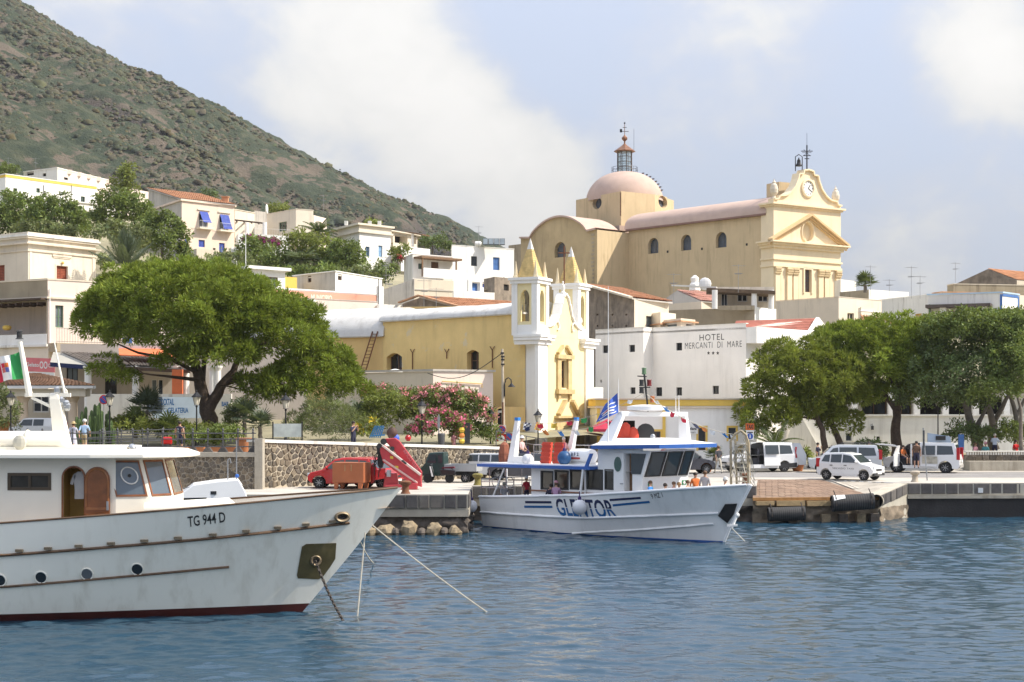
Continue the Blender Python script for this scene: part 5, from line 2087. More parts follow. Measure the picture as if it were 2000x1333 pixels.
 for x0,x1 in((1166,1172),(1294,1300)):
  yp=MB()
  u0,u1,z0,z1=w.rect(x0,784,x1,880)
  w.box(yp,u0,u1,z0,Z(798,105),-.02,.12)
  yp.obj('yellow_pilaster',T_YELLOW,a)
 sg=thing('shop_sign','white shop sign with black italic lettering beside the yellow door','sign',w.at(1351,840,.1))
 mb=MB()
 u0,u1,z0,z1=w.rect(1340.5,832,1363,848)
 w.box(mb,u0,u1,z0,z1,.01,.07)
 mb.obj('board',FR_WHITE,sg)
 lettering('Eoliana',lambda s,q:w.pt(u0+.08+(u1-u0-.16)*(s+.06*q-.03),z1-.29+.2*q,.075),ink,sg,bold=.03)
 lettering('noleggio',lambda s,q:w.pt(u0+.14+(u1-u0-.28)*s,z0+.05+.13*q,.075),ink,sg)
 um=thing('parasol','dark red café parasol behind the trawler, left of its wheelhouse','parasol',P(1180,850,103))
 mb=MB()
 c=P(1186,826,102.8)
 n=8
 top=c+Vector((0,0,.25))
 for k in range(n):
  a0,a1=2*math.pi*k/n,2*math.pi*(k+1)/n
  p,q=Vector((1.35*math.cos(a0),1.35*math.sin(a0),-.42)),Vector((1.35*math.cos(a1),1.35*math.sin(a1),-.42))
  mb.face(top,c+p,c+q)
  mb.face(c+p,c+q,c+q-Vector((0,0,.18)),c+p-Vector((0,0,.18)))
 mb.obj('canopy',M('crimson_cloth',(.45,.035,.07),.8,var=.15,scale=2),um)
 mb=MB()
 mb.cyl(c+Vector((0,0,.2)),(c.x,c.y,QZ),.04,6)
 mb.obj('pole',FR_WHITE,um)
 house('house','narrow white lit strip of wall between church facade and hotel',[XY(1150,113),XY(1156,112.4),XY(1178,113),XY(1170,118)],Z(757,112),2,W_WHITE)
def right_houses():
 A,B,Cc=XY(1143,133),XY(1239,121),XY(1306,126)
 zt,zb2=Z(583,121),Z(556,133)
 t,ws=house('house','rough stone house with dark gable and orange mono-pitch roof behind the hotel',quad3((1143,133),(1239,121),(1306,126)),zt,8,W_STONE,
 [(0,px-1.6,y-1.8,px+1.6,y+1.8,'dark')for px in(1167,1196,1223)for y in(615,637)]+[(1,1262,618,1276,650,'dark',dict(pm=GLASSL))],roof=None,wallmats={1:W_BEIGE})  # pale right wall paints in the sunlight on that side
 L,N,R,Bk=quad3((1143,133),(1239,121),(1306,126))
 g=MB()
 g.ext([(L.x,L.y,zt-.01),(N.x,N.y,zt-.01),(L.x,L.y,zb2)],(.3,.3,0))
 g.obj('gable',W_STONE,t)
 tile_roof(t,(N.x-.2,N.y-.3,zt),(R.x+.3,R.y-.3,zt),(Bk.x+.3,Bk.y,zb2),(L.x-.2,L.y,zb2),TERRA,pitch=.26,course=.6)
 vg=MB()
 vg.beam((N.x-.3,N.y-.4,zt+.05),(L.x-.3,L.y-.3,zb2+.05),.34,.14)
 vg.obj('verge_tile',W_BEIGE,t)
 house('house','narrow lit house with small balcony boxes right of the rough stone house',quad3((1240,127),(1290,122),(1320,124)),Z(610,122),8,W_CREAM,
 [(0,1262,616,1274,648,'win',dict(pm=GLASSL,fm=FR_WHITE)),(1,1302,628,1313,640,'dark')],cornices=((1.0,.1,.2,TERRA2),))
 house('house','small cream box with a tiny balcony above the hotel roof',quad3((1296,122.5),(1330,120),(1358,122)),Z(622,120),8,W_BEIGE,[(0,1301,631,1322,642,'dark',dict(pm=GLASSL)),(1,1340,630,1354,641,'win',{})],
 cornices=((.28,.1,.25,TERRA2),))
 d0=140
 house('house','brown and grey stained blank wall below the white-post roof terrace',quad3((1300,145),(1474,d0),(1516,143)),Z(600,d0),9,W_BROWNST,wallmats={1:W_WHITE})
 tr=thing('roof_terrace','roof terrace with white posts under a brown reed roof below the big church','terrace',P(1450,600,141))
 rf=MB()
 A,B=P(1380,563,141),P(1514,568,139.5)
 rf.ext([A,B,B+Vector((.6,5,.1)),A+Vector((.6,5,.1))],(0,0,-.32))
 rf.obj('reed_roof',M('reed',(.16,.11,.07),.95,var=.4,scale=3,bump=.7),tr)
 wr=MB()
 wr.beam(P(1312,558,143),P(1400,562,142),.5,.14)
 wr.obj('white_board',W_WHITE2,tr)
 for px in(1396,1473,1506):
  mb=MB()
  mb.cyl(P(px,567,140.3),P(px,604,140.3),.27,10)
  mb.obj('post',W_WHITE,tr)
 w=W(XY(1395,144.5),XY(1512,144.5))
 mb=MB()
 r=[w.rect(1409,574,1421,600),w.rect(1440,572,1460,590),w.rect(1480,572,1500,590)]
 wall_face(mb,w,Z(606,144),Z(560,144),[(*q,None,.15)for q in r])
 mb.obj('back_wall',W_CREAM,tr)
 for q in r:
  fill_opening(tr,w,q,'win',.15,fm=FR_WHITE)
 pr=MB()
 A,B=XY(1395,140.2),XY(1474,140.0)
 pr.prism([A,B,B+Vector((0,.3)),A+Vector((0,.3))],Z(606,140),Z(597,140))
 pr.obj('parapet',W_BROWNST,tr)
 d0=147
 t,ws=house('house','grey gable house with a pinkish roof plane under the church nave',quad3((1282,153),(1370,148),(1396,150)),Z(589,148),10,W_BEIGE,roof=None)
 ap=P(1322,568,151)
 g=MB()
 w=ws[0]
 g.ext([w.pt(0,Z(589,148)-.01),w.pt(w.L,Z(589,148)-.01),ap],(.2,.3,0))
 g.obj('gable',W_GREYST,t)
 b=w.pt(w.L,Z(589,148))
 tile_roof(t,b,b+Vector((4,3.5,0)),ap+Vector((4,3.5,0)),ap,M('pink_tile',(.52,.27,.20),.9,var=.2,scale=1,bump=.4),pitch=.3,course=.7)
 ch=MB()
 p=P(1357,556,150)
 ch.lathe([(.55,-.6),(.5,0),(.35,.2),(.42,.6),(.1,.9)],p,8)
 ch.obj('chimney',W_WHITE,t)
 d=thing('satellite_dish','white satellite dish on the roof beside the round chimney','satellite dish',P(1377,556,148))
 mb=MB()
 mb.ball(P(1377,555,148),.62,12,6,(1,.25,1))
 mb.obj('dish',FR_WHITE,d)
 mb=MB()
 mb.cyl(P(1377,556,148.2),P(1377,568,148.2),.05,6)
 mb.obj('mast',AERIAL,d)
 d0=150
 house('house','beige flat-roofed house below the church facade with a sunlit right wall',quad3((1514,156),(1638,d0),(1722,155)),Z(581,d0),8,W_CREAM,[(1,1655,612,1668,640,'win',dict(fm=W_BEIGE,sill=W_BEIGE))],wallmats={0:W_BEIGE},cornices=((-.02,.06,.04,W_BEIGE),))  # left wall's shade painted as a darker beige
 d0=163
 t,ws=house('house','long white house with one small yellow window right of the church',quad3((1665,176),(1816,d0),(1850,166)),Z(576,d0),8,W_WHITE,
 [(0,1787,613,1800,632,'win',dict(fm=T_YELLOW,pm=T_OCHRE_STONE()))],wallmats={0:W_WHITE2},cornices=((-.02,.06,.04,W_WHITE),))  # shade of the left wall painted as a duller white
 house('house','small cream block with a red tiled lean-to above the right pines',quad3((1676,150),(1682,148),(1716,150)),Z(600,148),8,W_CREAM,cornices=((.4,.1,.05,W_WHITE),))
 lr=thing('lean_to','red tiled lean-to roof just above the right pine crowns','roof',P(1710,630,146))
 tile_roof(lr,P(1682,632,145),P(1758,636,145),P(1750,629,148),P(1680,616,148),TERRA,pitch=.3,course=.5)
 house('house','white parapet house with a brown wall, behind the long white house',quad3((1640,182),(1697,178),(1775,182)),Z(566,178),10,W_WHITE,wallmats={0:W_BROWNST})
 house('house','white far block at the foot of the church facade',quad3((1630,199),(1642,196),(1672,199)),Z(546,196),12,W_WHITE2)
 d0=158
 pts=quad3((1812,161),(1958,d0),(1990,161))
 t,ws=house('house','white house with deep shaded porch and blue painted corner',pts,Z(573,d0),8,W_WHITE,
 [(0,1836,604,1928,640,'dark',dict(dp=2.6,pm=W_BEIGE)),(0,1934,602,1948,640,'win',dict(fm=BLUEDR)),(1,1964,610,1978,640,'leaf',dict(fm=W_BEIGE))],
 wallmats={0:W_WHITE2},cornices=((-.02,.14,.08,M('pale_blue_trim',(.45,.60,.72),.8,var=.08)),))
 rf=MB()
 w=ws[0]
 u0,u1,z0,z1=w.rect(1812,594,1938,602)
 w.box(rf,u0,u1,z0,z1-.1,-.05,1.7)
 rf.obj('porch_roof',M('dark_roof_board',(.11,.085,.075),.9,var=.3),t)
 for px in(1845,1926):
  mb=MB()
  u=w.u(px)
  w.box(mb,u-.3,u+.3,z0-2.6,z0-.003,.9,1.4)
  mb.obj('porch_post',W_WHITE,t)
 bl=MB()
 for u,q in((w.L-.25,w),(ws[1].L-.3,ws[1])):
  q.box(bl,u,u+.24,12,Z(575,d0),-.02,.05)
 ws[1].box(bl,.02,ws[1].L-.32,Z(579,d0),Z(574,d0),-.02,.05)
 bl.obj('blue_trim',BLUEDR,t)
 pd=MB()
 p=w.at(1816,595,.1)
 pd.tube([p,p-Vector((0,0,4))],.09,5)
 pd.obj('drain_pipe',FR_GREEN,t)
 house('house','cream house with brown shaded window at the right edge',quad3((1984,166),(1992,164),(2080,168)),Z(577,164),8,W_CREAM,[(1,1991,606,2010,640,'dark')])
 d0=200
 t,ws=house('house','old grey stone house with orange roof on the right skyline',quad3((1862,206),(1986,d0),(2080,204)),Z(548,d0),12,W_STONE,roof=None,wallmats={1:W_BEIGE})
 w=ws[0]
 zt=Z(548,d0)
 ap=w.at(1929,526)
 g=MB()
 g.ext([w.pt(.3,zt-.01),w.pt(w.L,zt-.01),ap],(.2,.3,0))
 g.obj('gable',W_STONE,t)
 b=w.pt(w.L,zt)
 tile_roof(t,b,b+Vector((8,6,0)),ap+Vector((8,6,0)),ap,TERRA,pitch=.3,course=.7)
 house('house','low stained wall house below the old grey stone house',quad3((1850,192),(1862,190),(2080,193)),Z(556,190),10,W_BROWNST,cornices=((-.02,.1,.05,W_BEIGE),))
 house('house','roof clutter row of small gables beside the blue cornered house',quad3((1822,178),(1840,176),(1990,178)),Z(572,176),10,W_BEIGE,cornices=((-.02,.12,.1,TERRA2),))
 d0=115.5
 t,ws=house('terrace_building','white waterfront terrace building with shaded upper veranda behind the right pines',[XY(1474,118),XY(1478,115.5),XY(2300,116),XY(2300,124)],Z(813,d0),1.5,W_WHITE,cat='building',
 ops=[(1,1652,846,1664,862,'win',dict(fm=FR_WHITE,surround=FR_WHITE)),(1,1530,860,1560,900,'dark'),(1,1541,818,1550,832,'dark',{}),(1,1712,853,1719,862,'dark')],cornices=((-.02,.1,.12,W_WHITE),))
 w=W(XY(1478,118.6),XY(2300,119))
 zt=Z(757,118.6)
 mb=MB()
 r=[w.rect(*q)for q in((1590,775,1628,812),(1632,772,1652,812),(1684,776,1734,811),(1745,776,1782,811),(1795,778,1840,812),(1852,776,1900,812),(1912,776,1960,812),(1500,775,1530,812))]
 wall_face(mb,w,Z(815,118.6),zt,[(*q,None,.5)for q in r])
 mb.obj('veranda_wall',W_WHITE2,t)
 for k,q in enumerate(r):
  fill_opening(t,w,q,'win' if k in(2,3)else 'dark',.5,**(dict(fm=FR_BROWN,bars=(1,0))if k in(2,3)else{}))
 rf=MB()
 w.box(rf,-.3,w.L,zt,zt+.3,-4,2.4)
 rf.obj('veranda_roof',W_WHITE,t)
 for px in(1585,1668,1740,1790,1846,1905,1965):
  mb=MB()
  p=XY(px,116.6)
  mb.bx(p.x-.22,p.x+.22,p.y-.2,p.y+.2,Z(813,d0)+.003,zt-.003)
  mb.obj('veranda_post',W_WHITE,t)
 ac=MB()
 p=P(1665,780,117.6)
 ac.box(p,(.8,.4,.7))
 a=ac.obj('air_conditioner',FR_WHITE,t)
 fn=MB()
 fn.cyl(p+Vector((0,-.205,0)),p+Vector((0,-.22,0)),.24,14)
 fn.obj('fan_grille',IRONG,a)
 sw=ws[1]
 stair=MB()
 a=[sw.pt(sw.u(1515),1.6,.02),sw.pt(sw.u(1612),1.6,.02),sw.pt(sw.u(1560),Z(815,d0),.02),sw.pt(sw.u(1545),Z(815,d0),.02)]
 stair.ext(a,(sw.n.x*1.1,sw.n.y*1.1,0))
 stair.obj('stair_block',W_WHITE2,t)
 for px,y in((1659,838),(1703,836)):
  lm=MB()
  p=sw.at(px,y,.15)
  lm.box(p,(.16,.16,.3))
  lm.tube([p+Vector((-.12,.1,.2)),p+Vector((0,0,.3)),p+Vector((0,0,.1))],.02,4)
  lm.obj('wall_lantern',FR_DARK,t)
 for px,y,d,h in((1700,575,165,3.4),(1737,575,166,1.9),(1780,578,160,3.4),(1797,578,160,2.4),(1866,548,196,2.6),(1316,588,138,2.8),(1442,566,140,2.6),
 (1556,0,0,0),(828,612,139,3.4),(852,612,139,2.6),(70,335,288,2.8),(16,335,300,3),(632,409,224,2.4),(935,480,209,3.0),(754,552,157,3.0),(760,590,148,3.0)):
  if d:
   p=P(px,y,d)
   aerial(p.x,p.y,p.z-.3,h,AER[px])
 for px,y0,y1,d in((480,455,530,164),(462,510,548,160)):
  m_=thing('flag_mast','%s thin white mast on the modern white house roof'%('taller' if px==480 else 'shorter'),'mast',P(px,y1,d),'thin masts by the town hall')
  mb=MB()
  mb.tube([P(px,y1,d),P(px,y0,d)],.045,5)
  mb.obj('pole',FR_WHITE,m_)
  mb=MB()
  mb.lathe([(.16,0),(.16,.1),(.08,.2)],P(px,y1,d),8)
  mb.obj('foot',IRONG,m_)
hotel()
right_houses()
# ================================================================== STONE WALLS, RAILINGS
STONES=[M('wall_stone_%d'%k,c,.92,var=.3,scale=4,bump=.5,bscale=18)for k,c in
 enumerate(((.135,.11,.082),(.185,.148,.105),(.11,.094,.075),(.23,.185,.13),(.16,.135,.108)))]
m_joint=M('pale_joint',(.52,.45,.34),.95,var=.12,scale=2,bump=.4,bscale=25,stain=(.36,.30,.22),amount=.5)
def voronoi_cells(w,h,cell,seed,stretch=1.15):
 """irregular polygon cells filling a w x h wall"""
 rg=np.random.default_rng(seed)
 cx,cz=cell*stretch,cell
 nx,nz=max(1,round(w/cx)),max(1,round(h/cz))
 cx,cz=w/nx,h/nz
 pts={}
 for i in range(-2,nx+2):
  for j in range(-2,nz+2):
   pts[i,j]=((i+.5+rg.uniform(-.42,.42)+.25*(j%2))*cx,(j+.5+rg.uniform(-.40,.40))*cz)
 out=[]
 for i in range(-1,nx+1):
  for j in range(0,nz):
   p=pts[i,j]
   poly=[(p[0]-3*cx,p[1]-3*cz),(p[0]+3*cx,p[1]-3*cz),(p[0]+3*cx,p[1]+3*cz),(p[0]-3*cx,p[1]+3*cz)]
   planes=[((0-0,0),(1,0)),((w,0),(-1,0)),((0,0),(0,1)),((0,h),(0,-1))]
   for a in range(-2,3):
    for b in range(-2,3):
     q=pts.get((i+a,j+b))
     if q is None or(a==0 and b==0):continue
     planes.append((((p[0]+q[0])/2,(p[1]+q[1])/2),(p[0]-q[0],p[1]-q[1])))
   for(ox,oz),(nx_,nz_)in planes:
    new=[]
    for k in range(len(poly)):
     A,B=poly[k],poly[(k+1)%len(poly)]
     da=(A[0]-ox)*nx_+(A[1]-oz)*nz_
     db=(B[0]-ox)*nx_+(B[1]-oz)*nz_
     if da>=0:new.append(A)
     if da*db<0:
      f=da/(da-db)
      new.append((A[0]+(B[0]-A[0])*f,A[1]+(B[1]-A[1])*f))
    poly=new
    if len(poly)<3:break
   if len(poly)>=3:
    out.append(poly)
 return out
def shrink(poly,g):
 cx=sum(p[0]for p in poly)/len(poly)
 cz=sum(p[1]for p in poly)/len(poly)
 r=[]
 for x,z in poly:
  d=math.hypot(x-cx,z-cz)
  k=max(.35,1-g/max(d,1e-5))
  r.append((cx+(x-cx)*k,cz+(z-cz)*k))
 return r
def stone_face(parent,w,z0,ztop,cell,seed,gap=.045,limit=300,proud=.05,u0=0.0,u1=None,stretch=1.15):
 """stones set on wall w between u0..u1; ztop(u) gives the height; past `limit` the rest goes into one joined part"""
 u1=w.L if u1 is None else u1
 hmax=max(ztop(u0),ztop(u1))-z0
 cells=voronoi_cells(u1-u0,hmax,cell,seed,stretch)
 rr=random.Random(seed)
 rest=MB()
 k=0
 items=[]
 for c in cells:
  c=[(x+u0,z+z0)for x,z in c]
  if max(z-ztop(x)for x,z in c)>.02:
   c=[(x,min(z,ztop(x)-.01))for x,z in c]
   if max(z for x,z in c)-min(z for x,z in c)<cell*.25:continue
  a=abs(sum(c[i][0]*c[(i+1)%len(c)][1]-c[(i+1)%len(c)][0]*c[i][1]for i in range(len(c))))/2
  items.append((a,c))
 items.sort(key=lambda t:-t[0])
 for a,c in items:
  c=shrink(c,gap*rr.uniform(.7,1.5))
  o=proud+rr.uniform(-.02,.03)
  c2=shrink(c,gap*.9)
  r0=[w.pt(x,z,-.05)for x,z in c]
  r1=[w.pt(x,z,o*.6)for x,z in c]
  r2=[w.pt(x,z,o)for x,z in c2]
  if k<limit:
   mb=MB()
   mb.loft([r0,r1,r2],True,False,True)
   mb.obj('stone',STONES[rr.randrange(5)],parent)
  else:
   rest.slot(rr.randrange(5))
   rest.loft([r0,r1,r2],True,False,True)
  k+=1
 if rest.v:
  rest.obj('small_stones',STONES,parent,kind='stuff')
def retaining_walls():
 A,B=XY(500,77.6),XY(975,91)
 w=W(A,B)
 t=thing('retaining_wall','long retaining wall of rounded brown stones with pale joints and white coping','stone wall',(A.x,A.y,QZ))
 zA,zB=Z(858,77.6),Z(873,91)
 top=lambda u:zA+(zB-zA)*u/w.L-.16
 mb=MB()
 mb.ext([w.pt(0,QZ-.1),w.pt(w.L,QZ-.1),w.pt(w.L,zB-.16),w.pt(0,zA-.16)],(-w.n.x*.6,-w.n.y*.6,0))
 mb.obj('core',m_joint,t)
 stone_face(t,w,QZ,top,.285,5,gap=.036,limit=300)
 cp=MB()
 cp.ext([w.pt(-.1,zA-.157,.1),w.pt(w.L,zB-.157,.1),w.pt(w.L,zB,.1),w.pt(-.1,zA,.1)],(-w.n.x*.75,-w.n.y*.75,0))
 cp.obj('coping',W_WHITE2,t)
 A2,B2=B,XY(1070,97.5)
 w2=W(A2,B2)
 t2=thing('retaining_wall','short stone wall behind the trawler mast, with a thin rail on top','stone wall',(A2.x,A2.y,QZ))
 zC=Z(888,97.5)
 top2=lambda u:zB-.1+(zC-zB)*u/w2.L
 mb=MB()
 mb.ext([w2.pt(0,QZ-.1),w2.pt(w2.L,QZ-.1),w2.pt(w2.L,zC-.1),w2.pt(0,zB-.1)],(-w2.n.x*.6,-w2.n.y*.6,0))
 mb.obj('core',m_joint,t2)
 stone_face(t2,w2,QZ,top2,.34,6,limit=60)
 rl=MB()
 for z in(.5,.95):
  rl.tube([w2.pt(0,zB+z,-.2),w2.pt(w2.L,zC+z,-.2)],.03,5)
 for k in range(6):
  u=w2.L*k/5
  rl.tube([w2.pt(u,top2(u),-.2),w2.pt(u,top2(u)+1.05,-.2)],.03,5)
 rl.obj('railing',IRONG,t2)
 A,B=XY(-420,77.5),XY(500,77.0)
 w=W(A,B)
 t=thing('retaining_wall','rough coursed stone wall under the left promenade railing','stone wall',(B.x,B.y,QZ))
 zt=Z(893,77)
 mb=MB()
 mb.ext([w.pt(0,QZ-.1),w.pt(w.L,QZ-.1),w.pt(w.L,zt),w.pt(0,zt)],(-w.n.x*.6,-w.n.y*.6,0))
 mb.obj('core',M('grey_joint',(.38,.33,.26),.95,var=.2,scale=2,bump=.5),t)
 stone_face(t,w,QZ,lambda u:zt,.25,9,gap=.03,limit=150,u0=w.u(335),u1=w.u(500),stretch=.75)
 sl=MB()
 w.box(sl,0,w.L,zt+.003,Z(884,77),-.8,.14)
 sl.obj('edge_slab',m_conc,t)
 pl=MB()
 u=w.u(499)
 w.box(pl,u-.02,u+.38,QZ,Z(857,77.3),-.5,.16)
 pl.obj('end_pillar',m_conc,t)
 zb=Z(884,77)
 rt=thing('promenade_railing','grey iron promenade railing with ball-headed posts above the rough wall','railing',(w.pt(w.u(300),zb).x,77.4,zb))
 ztop=zb+1.0
 ua,ub=w.u(-60),w.u(498)
 for z in(ztop-.05,ztop-.34,zb+.28):
  mb=MB()
  mb.tube([w.pt(ua,z,-.3),w.pt(ub,z,-.3)],.028,6)
  mb.obj('rail',IRONG,rt)
 n=20
 for k in range(n):
  px=492-k*29.5
  p=w.pt(w.u(px),zb,-.3)
  mb=MB()
  mb.lathe([(.05,0),(.045,.2),(.034,.3),(.034,.95),(.055,.98),(.055,1.03),(.03,1.06),(.06,1.12),(.045,1.18),(.005,1.22)],p,8)
  po=mb.obj('post',IRONG,rt)
  ft=MB()
  ft.ext([p+Vector((-.26,-.12,0)),p+Vector((.26,-.12,0)),p+Vector((.10,-.12,.24)),p+Vector((-.10,-.12,.24))],(0,.26,0))
  ft.obj('foot',m_block[k%4],po)
 wb=W(XY(-80,88.5),XY(178,86.2))
 t3=thing('low_stone_wall','low rough stone wall in front of the white hatchback','stone wall',wb.pt(wb.L*.6,3.4))
 zt3=Z(853,87.5)
 mb=MB()
 mb.ext([wb.pt(0,3),wb.pt(wb.L-2,3),wb.pt(wb.L-2,zt3),wb.pt(0,zt3)],(-wb.n.x*.5,-wb.n.y*.5,0))
 mb.obj('core',MATS['grey_joint'],t3)
 stone_face(t3,wb,3.3,lambda u:zt3,.30,15,gap=.03,limit=90,u0=wb.u(-20),u1=wb.L-2,stretch=1.5)
 r2=thing('promenade_railing','second grey railing further back, running past the strolling couple','railing',wb.pt(3,3.5))
 for z in(.45,.75,1.05):
  mb=MB()
  mb.tube([Vector(P(-60,853,83.5))+Vector((0,0,z-1.05)),Vector(P(360,838,86.5))+Vector((0,0,z-1.05))],.026,5)
  mb.obj('rail',IRONG,r2)
 for k in range(11):
  p=P(-60,853,83.5).lerp(P(360,838,86.5),k/10)
  mb=MB()
  mb.lathe([(.035,-1.25),(.032,0),(.055,.05),(.01,.14)],p,7)
  mb.obj('post',IRONG,r2)
 wr=W(XY(1886,101),XY(2300,101.5))
 t4=thing('terrace_wall','low dark stone wall with a pierced pale coping on the right','stone wall',wr.pt(0,QZ))
 mb=MB()
 zt4=Z(889,101)
 mb.ext([wr.pt(0,QZ),wr.pt(wr.L,QZ),wr.pt(wr.L,zt4),wr.pt(0,zt4)],(-wr.n.x*.5,-wr.n.y*.5,0))
 mb.obj('core',W_STONE,t4)
 stone_face(t4,wr,QZ+.5,lambda u:zt4,.42,22,gap=.03,limit=60,u1=wr.u(2040))
 ft=MB()
 wr.box(ft,-.1,wr.L,QZ+.01,QZ+.62,-.3,1.1)
 ft.obj('plinth',m_conc,t4)
 cp=MB()
 wr.box(cp,0,wr.L,zt4+.19,zt4+.26,-.4,.1)
 cp.obj('coping',W_WHITE2,t4)
 for k in range(28):
  u=.1+k*.17
  if u>wr.u(2040):break
  mb=MB()
  wr.box(mb,u,u+.09,zt4+.004,zt4+.187,-.2,.06)
  mb.obj('coping_block',W_WHITE2,t4)
retaining_walls()
# ================================================================== BOATS
HULLW=M('hull_white',(.90,.86,.74),.3,var=.03,scale=.6,spec=.4,coat=.1,stain=(.60,.54,.42),amount=.7)
CABW=M('cabin_cream',(.88,.83,.71),.35,var=.04,scale=1,spec=.4)
BOATW=M('boat_white',(.84,.83,.81),.3,var=.04,scale=.8,spec=.45)
VARN=M('varnished_wood',(.24,.085,.028),.3,var=.3,scale=3,coat=.4)
TEAK=M('dark_rub_rail',(.13,.075,.04),.5,var=.3,scale=3)
ROPE=M('pale_rope',(.55,.50,.40),.9,var=.2,scale=8)
BLUETRIM=M('blue_boat_trim',(.035,.12,.40),.45,var=.08)
NAVY=M('navy_paint',(.012,.022,.075),.5,var=.1)
MIDBLUE=M('mid_blue_paint',(.015,.115,.30),.5,var=.1)
REDP=M('red_paint',(.42,.035,.025),.4,var=.12,coat=.2)
BLACKR=M('black_rubber',(.018,.018,.018),.75,var=.3,scale=4)
def seat_glass():
 return M('boat_glass',(.03,.045,.055),.05,var=0,spec=.7)
class Hull:
 """u forward from the transom, v towards the near side, z up; plan origin + heading"""
 def __init__(s,o,d,length,tipu,sheer,stem,Bd,Bw,Ld,Lw,pd,pw,zbot=-.7,trans=1.0):
  s.o,s.d=Vector(o),Vector(d).normalized()
  s.n=Vector((s.d.y,-s.d.x))
  s.L,s.tip,s.sheer_t,s.stem=length,tipu,sheer,stem
  s.Bd,s.Bw,s.Ld,s.Lw,s.pd,s.pw,s.zb,s.tr=Bd,Bw,Ld,Lw,pd,pw,zbot,trans
 def loc(s,u,v,z):
  p=s.o+s.d*u+s.n*v
  return Vector((p.x,p.y,z))
 def sheer(s,u):
  return interp(u,s.sheer_t)
 def stemu(s,z):
  return interp(z,s.stem)
 def half(s,u,z):
  t=min(1,max(0,z/max(.5,s.sheer(u))))
  t=t**.9
  Lr,p,B=s.Lw+(s.Ld-s.Lw)*t,s.pw+(s.pd-s.pw)*t,s.Bw+(s.Bd-s.Bw)*t
  dx=max(0,s.stemu(z)-u)
  b=B*(1-(1-min(1,dx/Lr))**p)
  if z<0:b*=1-.35*(z/s.zb)
  aft=max(0,1-u/(s.L*.5))
  return max(.012,b*(1-(1-s.tr)*aft**2))
 def side(s,u,z,out=0.0):
  return s.loc(u,s.half(u,z)+out,z)
 def shell(s,name,mat,zlo,zhi,parent,nu=46,nz=10,both=True,smooth=40):
  """zlo/zhi: functions of u (deck station)"""
  mb=MB()
  for sg in((1,-1)if both else(1,)):
   rings=[]
   for i in range(nu+1):
    q=1-(1-i/nu)**1.6
    ud=q*s.tip
    r=[]
    for k in range(nz+1):
     a,b=zlo(ud),zhi(ud)
     z=a+(b-a)*k/nz
     u=q*s.stemu(z)
     r.append(s.loc(u,sg*s.half(u,z),z))
    rings.append(r)
   mb.loft(rings,closed=False)
   if sg==1:first=rings[0]
   else:mb.face(*(first+rings[0][::-1]))
  return mb.obj(name,mat,parent,smooth=smooth)
 def strake(s,name,mat,zf,u0,u1,r,parent,out=.0,n=40,sides=(1,)):
  mb=MB()
  for sg in sides:
   mb.tube([s.loc(u,sg*(s.half(u,zf(u))+out),zf(u))for u in np.linspace(u0,u1,n)],r,6)
  return mb.obj(name,mat,parent,smooth=60)
 def deck(s,name,mat,dz,parent,nu=30,inset=.06):
  mb=MB()
  L_,R_=[],[]
  for i in range(nu+1):
   u=s.tip*.992*i/nu
   z=s.sheer(u)+dz
   h=max(.01,s.half(min(u,s.stemu(z)-.02),z)-inset)
   L_.append(s.loc(u,h,z))
   R_.append(s.loc(u,-h,z))
  mb.loft([L_,R_],closed=False)
  return mb.obj(name,mat,parent)
 def hit(s,px,py,v):
  """u, z of the point seen at a pixel on the plane v = const"""
  w=W(s.loc(0,v,0).xy,s.loc(10,v,0).xy)
  u=w.u(px)
  return u,Z(py,w.dep(u))
def facet(mb,q,s0,s1,t0,t1,o0,o1):
 """raised panel on a quad q (bl, br, tr, tl) in fractions"""
 bl,br,tr,tl=(Vector(p)for p in q)
 f=lambda s,t:bl.lerp(br,s).lerp(tl.lerp(tr,s),t)
 n=(br-bl).cross(tl-bl).normalized()
 pts=[f(s0,t0),f(s1,t0),f(s1,t1),f(s0,t1)]
 mb.ext([p+n*o0 for p in pts],n*(o1-o0))
 return f,n
def boat_window(parent,q,s0,s1,t0,t1,fm,name='window',pane=None,th=.07):
 mb=MB()
 for a in((s0,s1,t0,t0+th),(s0,s1,t1-th,t1),(s0,s0+th,t0+th,t1-th),(s1-th,s1,t0+th,t1-th)):
  facet(mb,q,*a,-.02,.03)
 f=mb.obj(name,fm,parent)
 pn=MB()
 facet(pn,q,s0+th*.7,s1-th*.7,t0+th*.7,t1-th*.7,-.02,.012)
 pn.obj('pane',pane or seat_glass(),f)
 return f
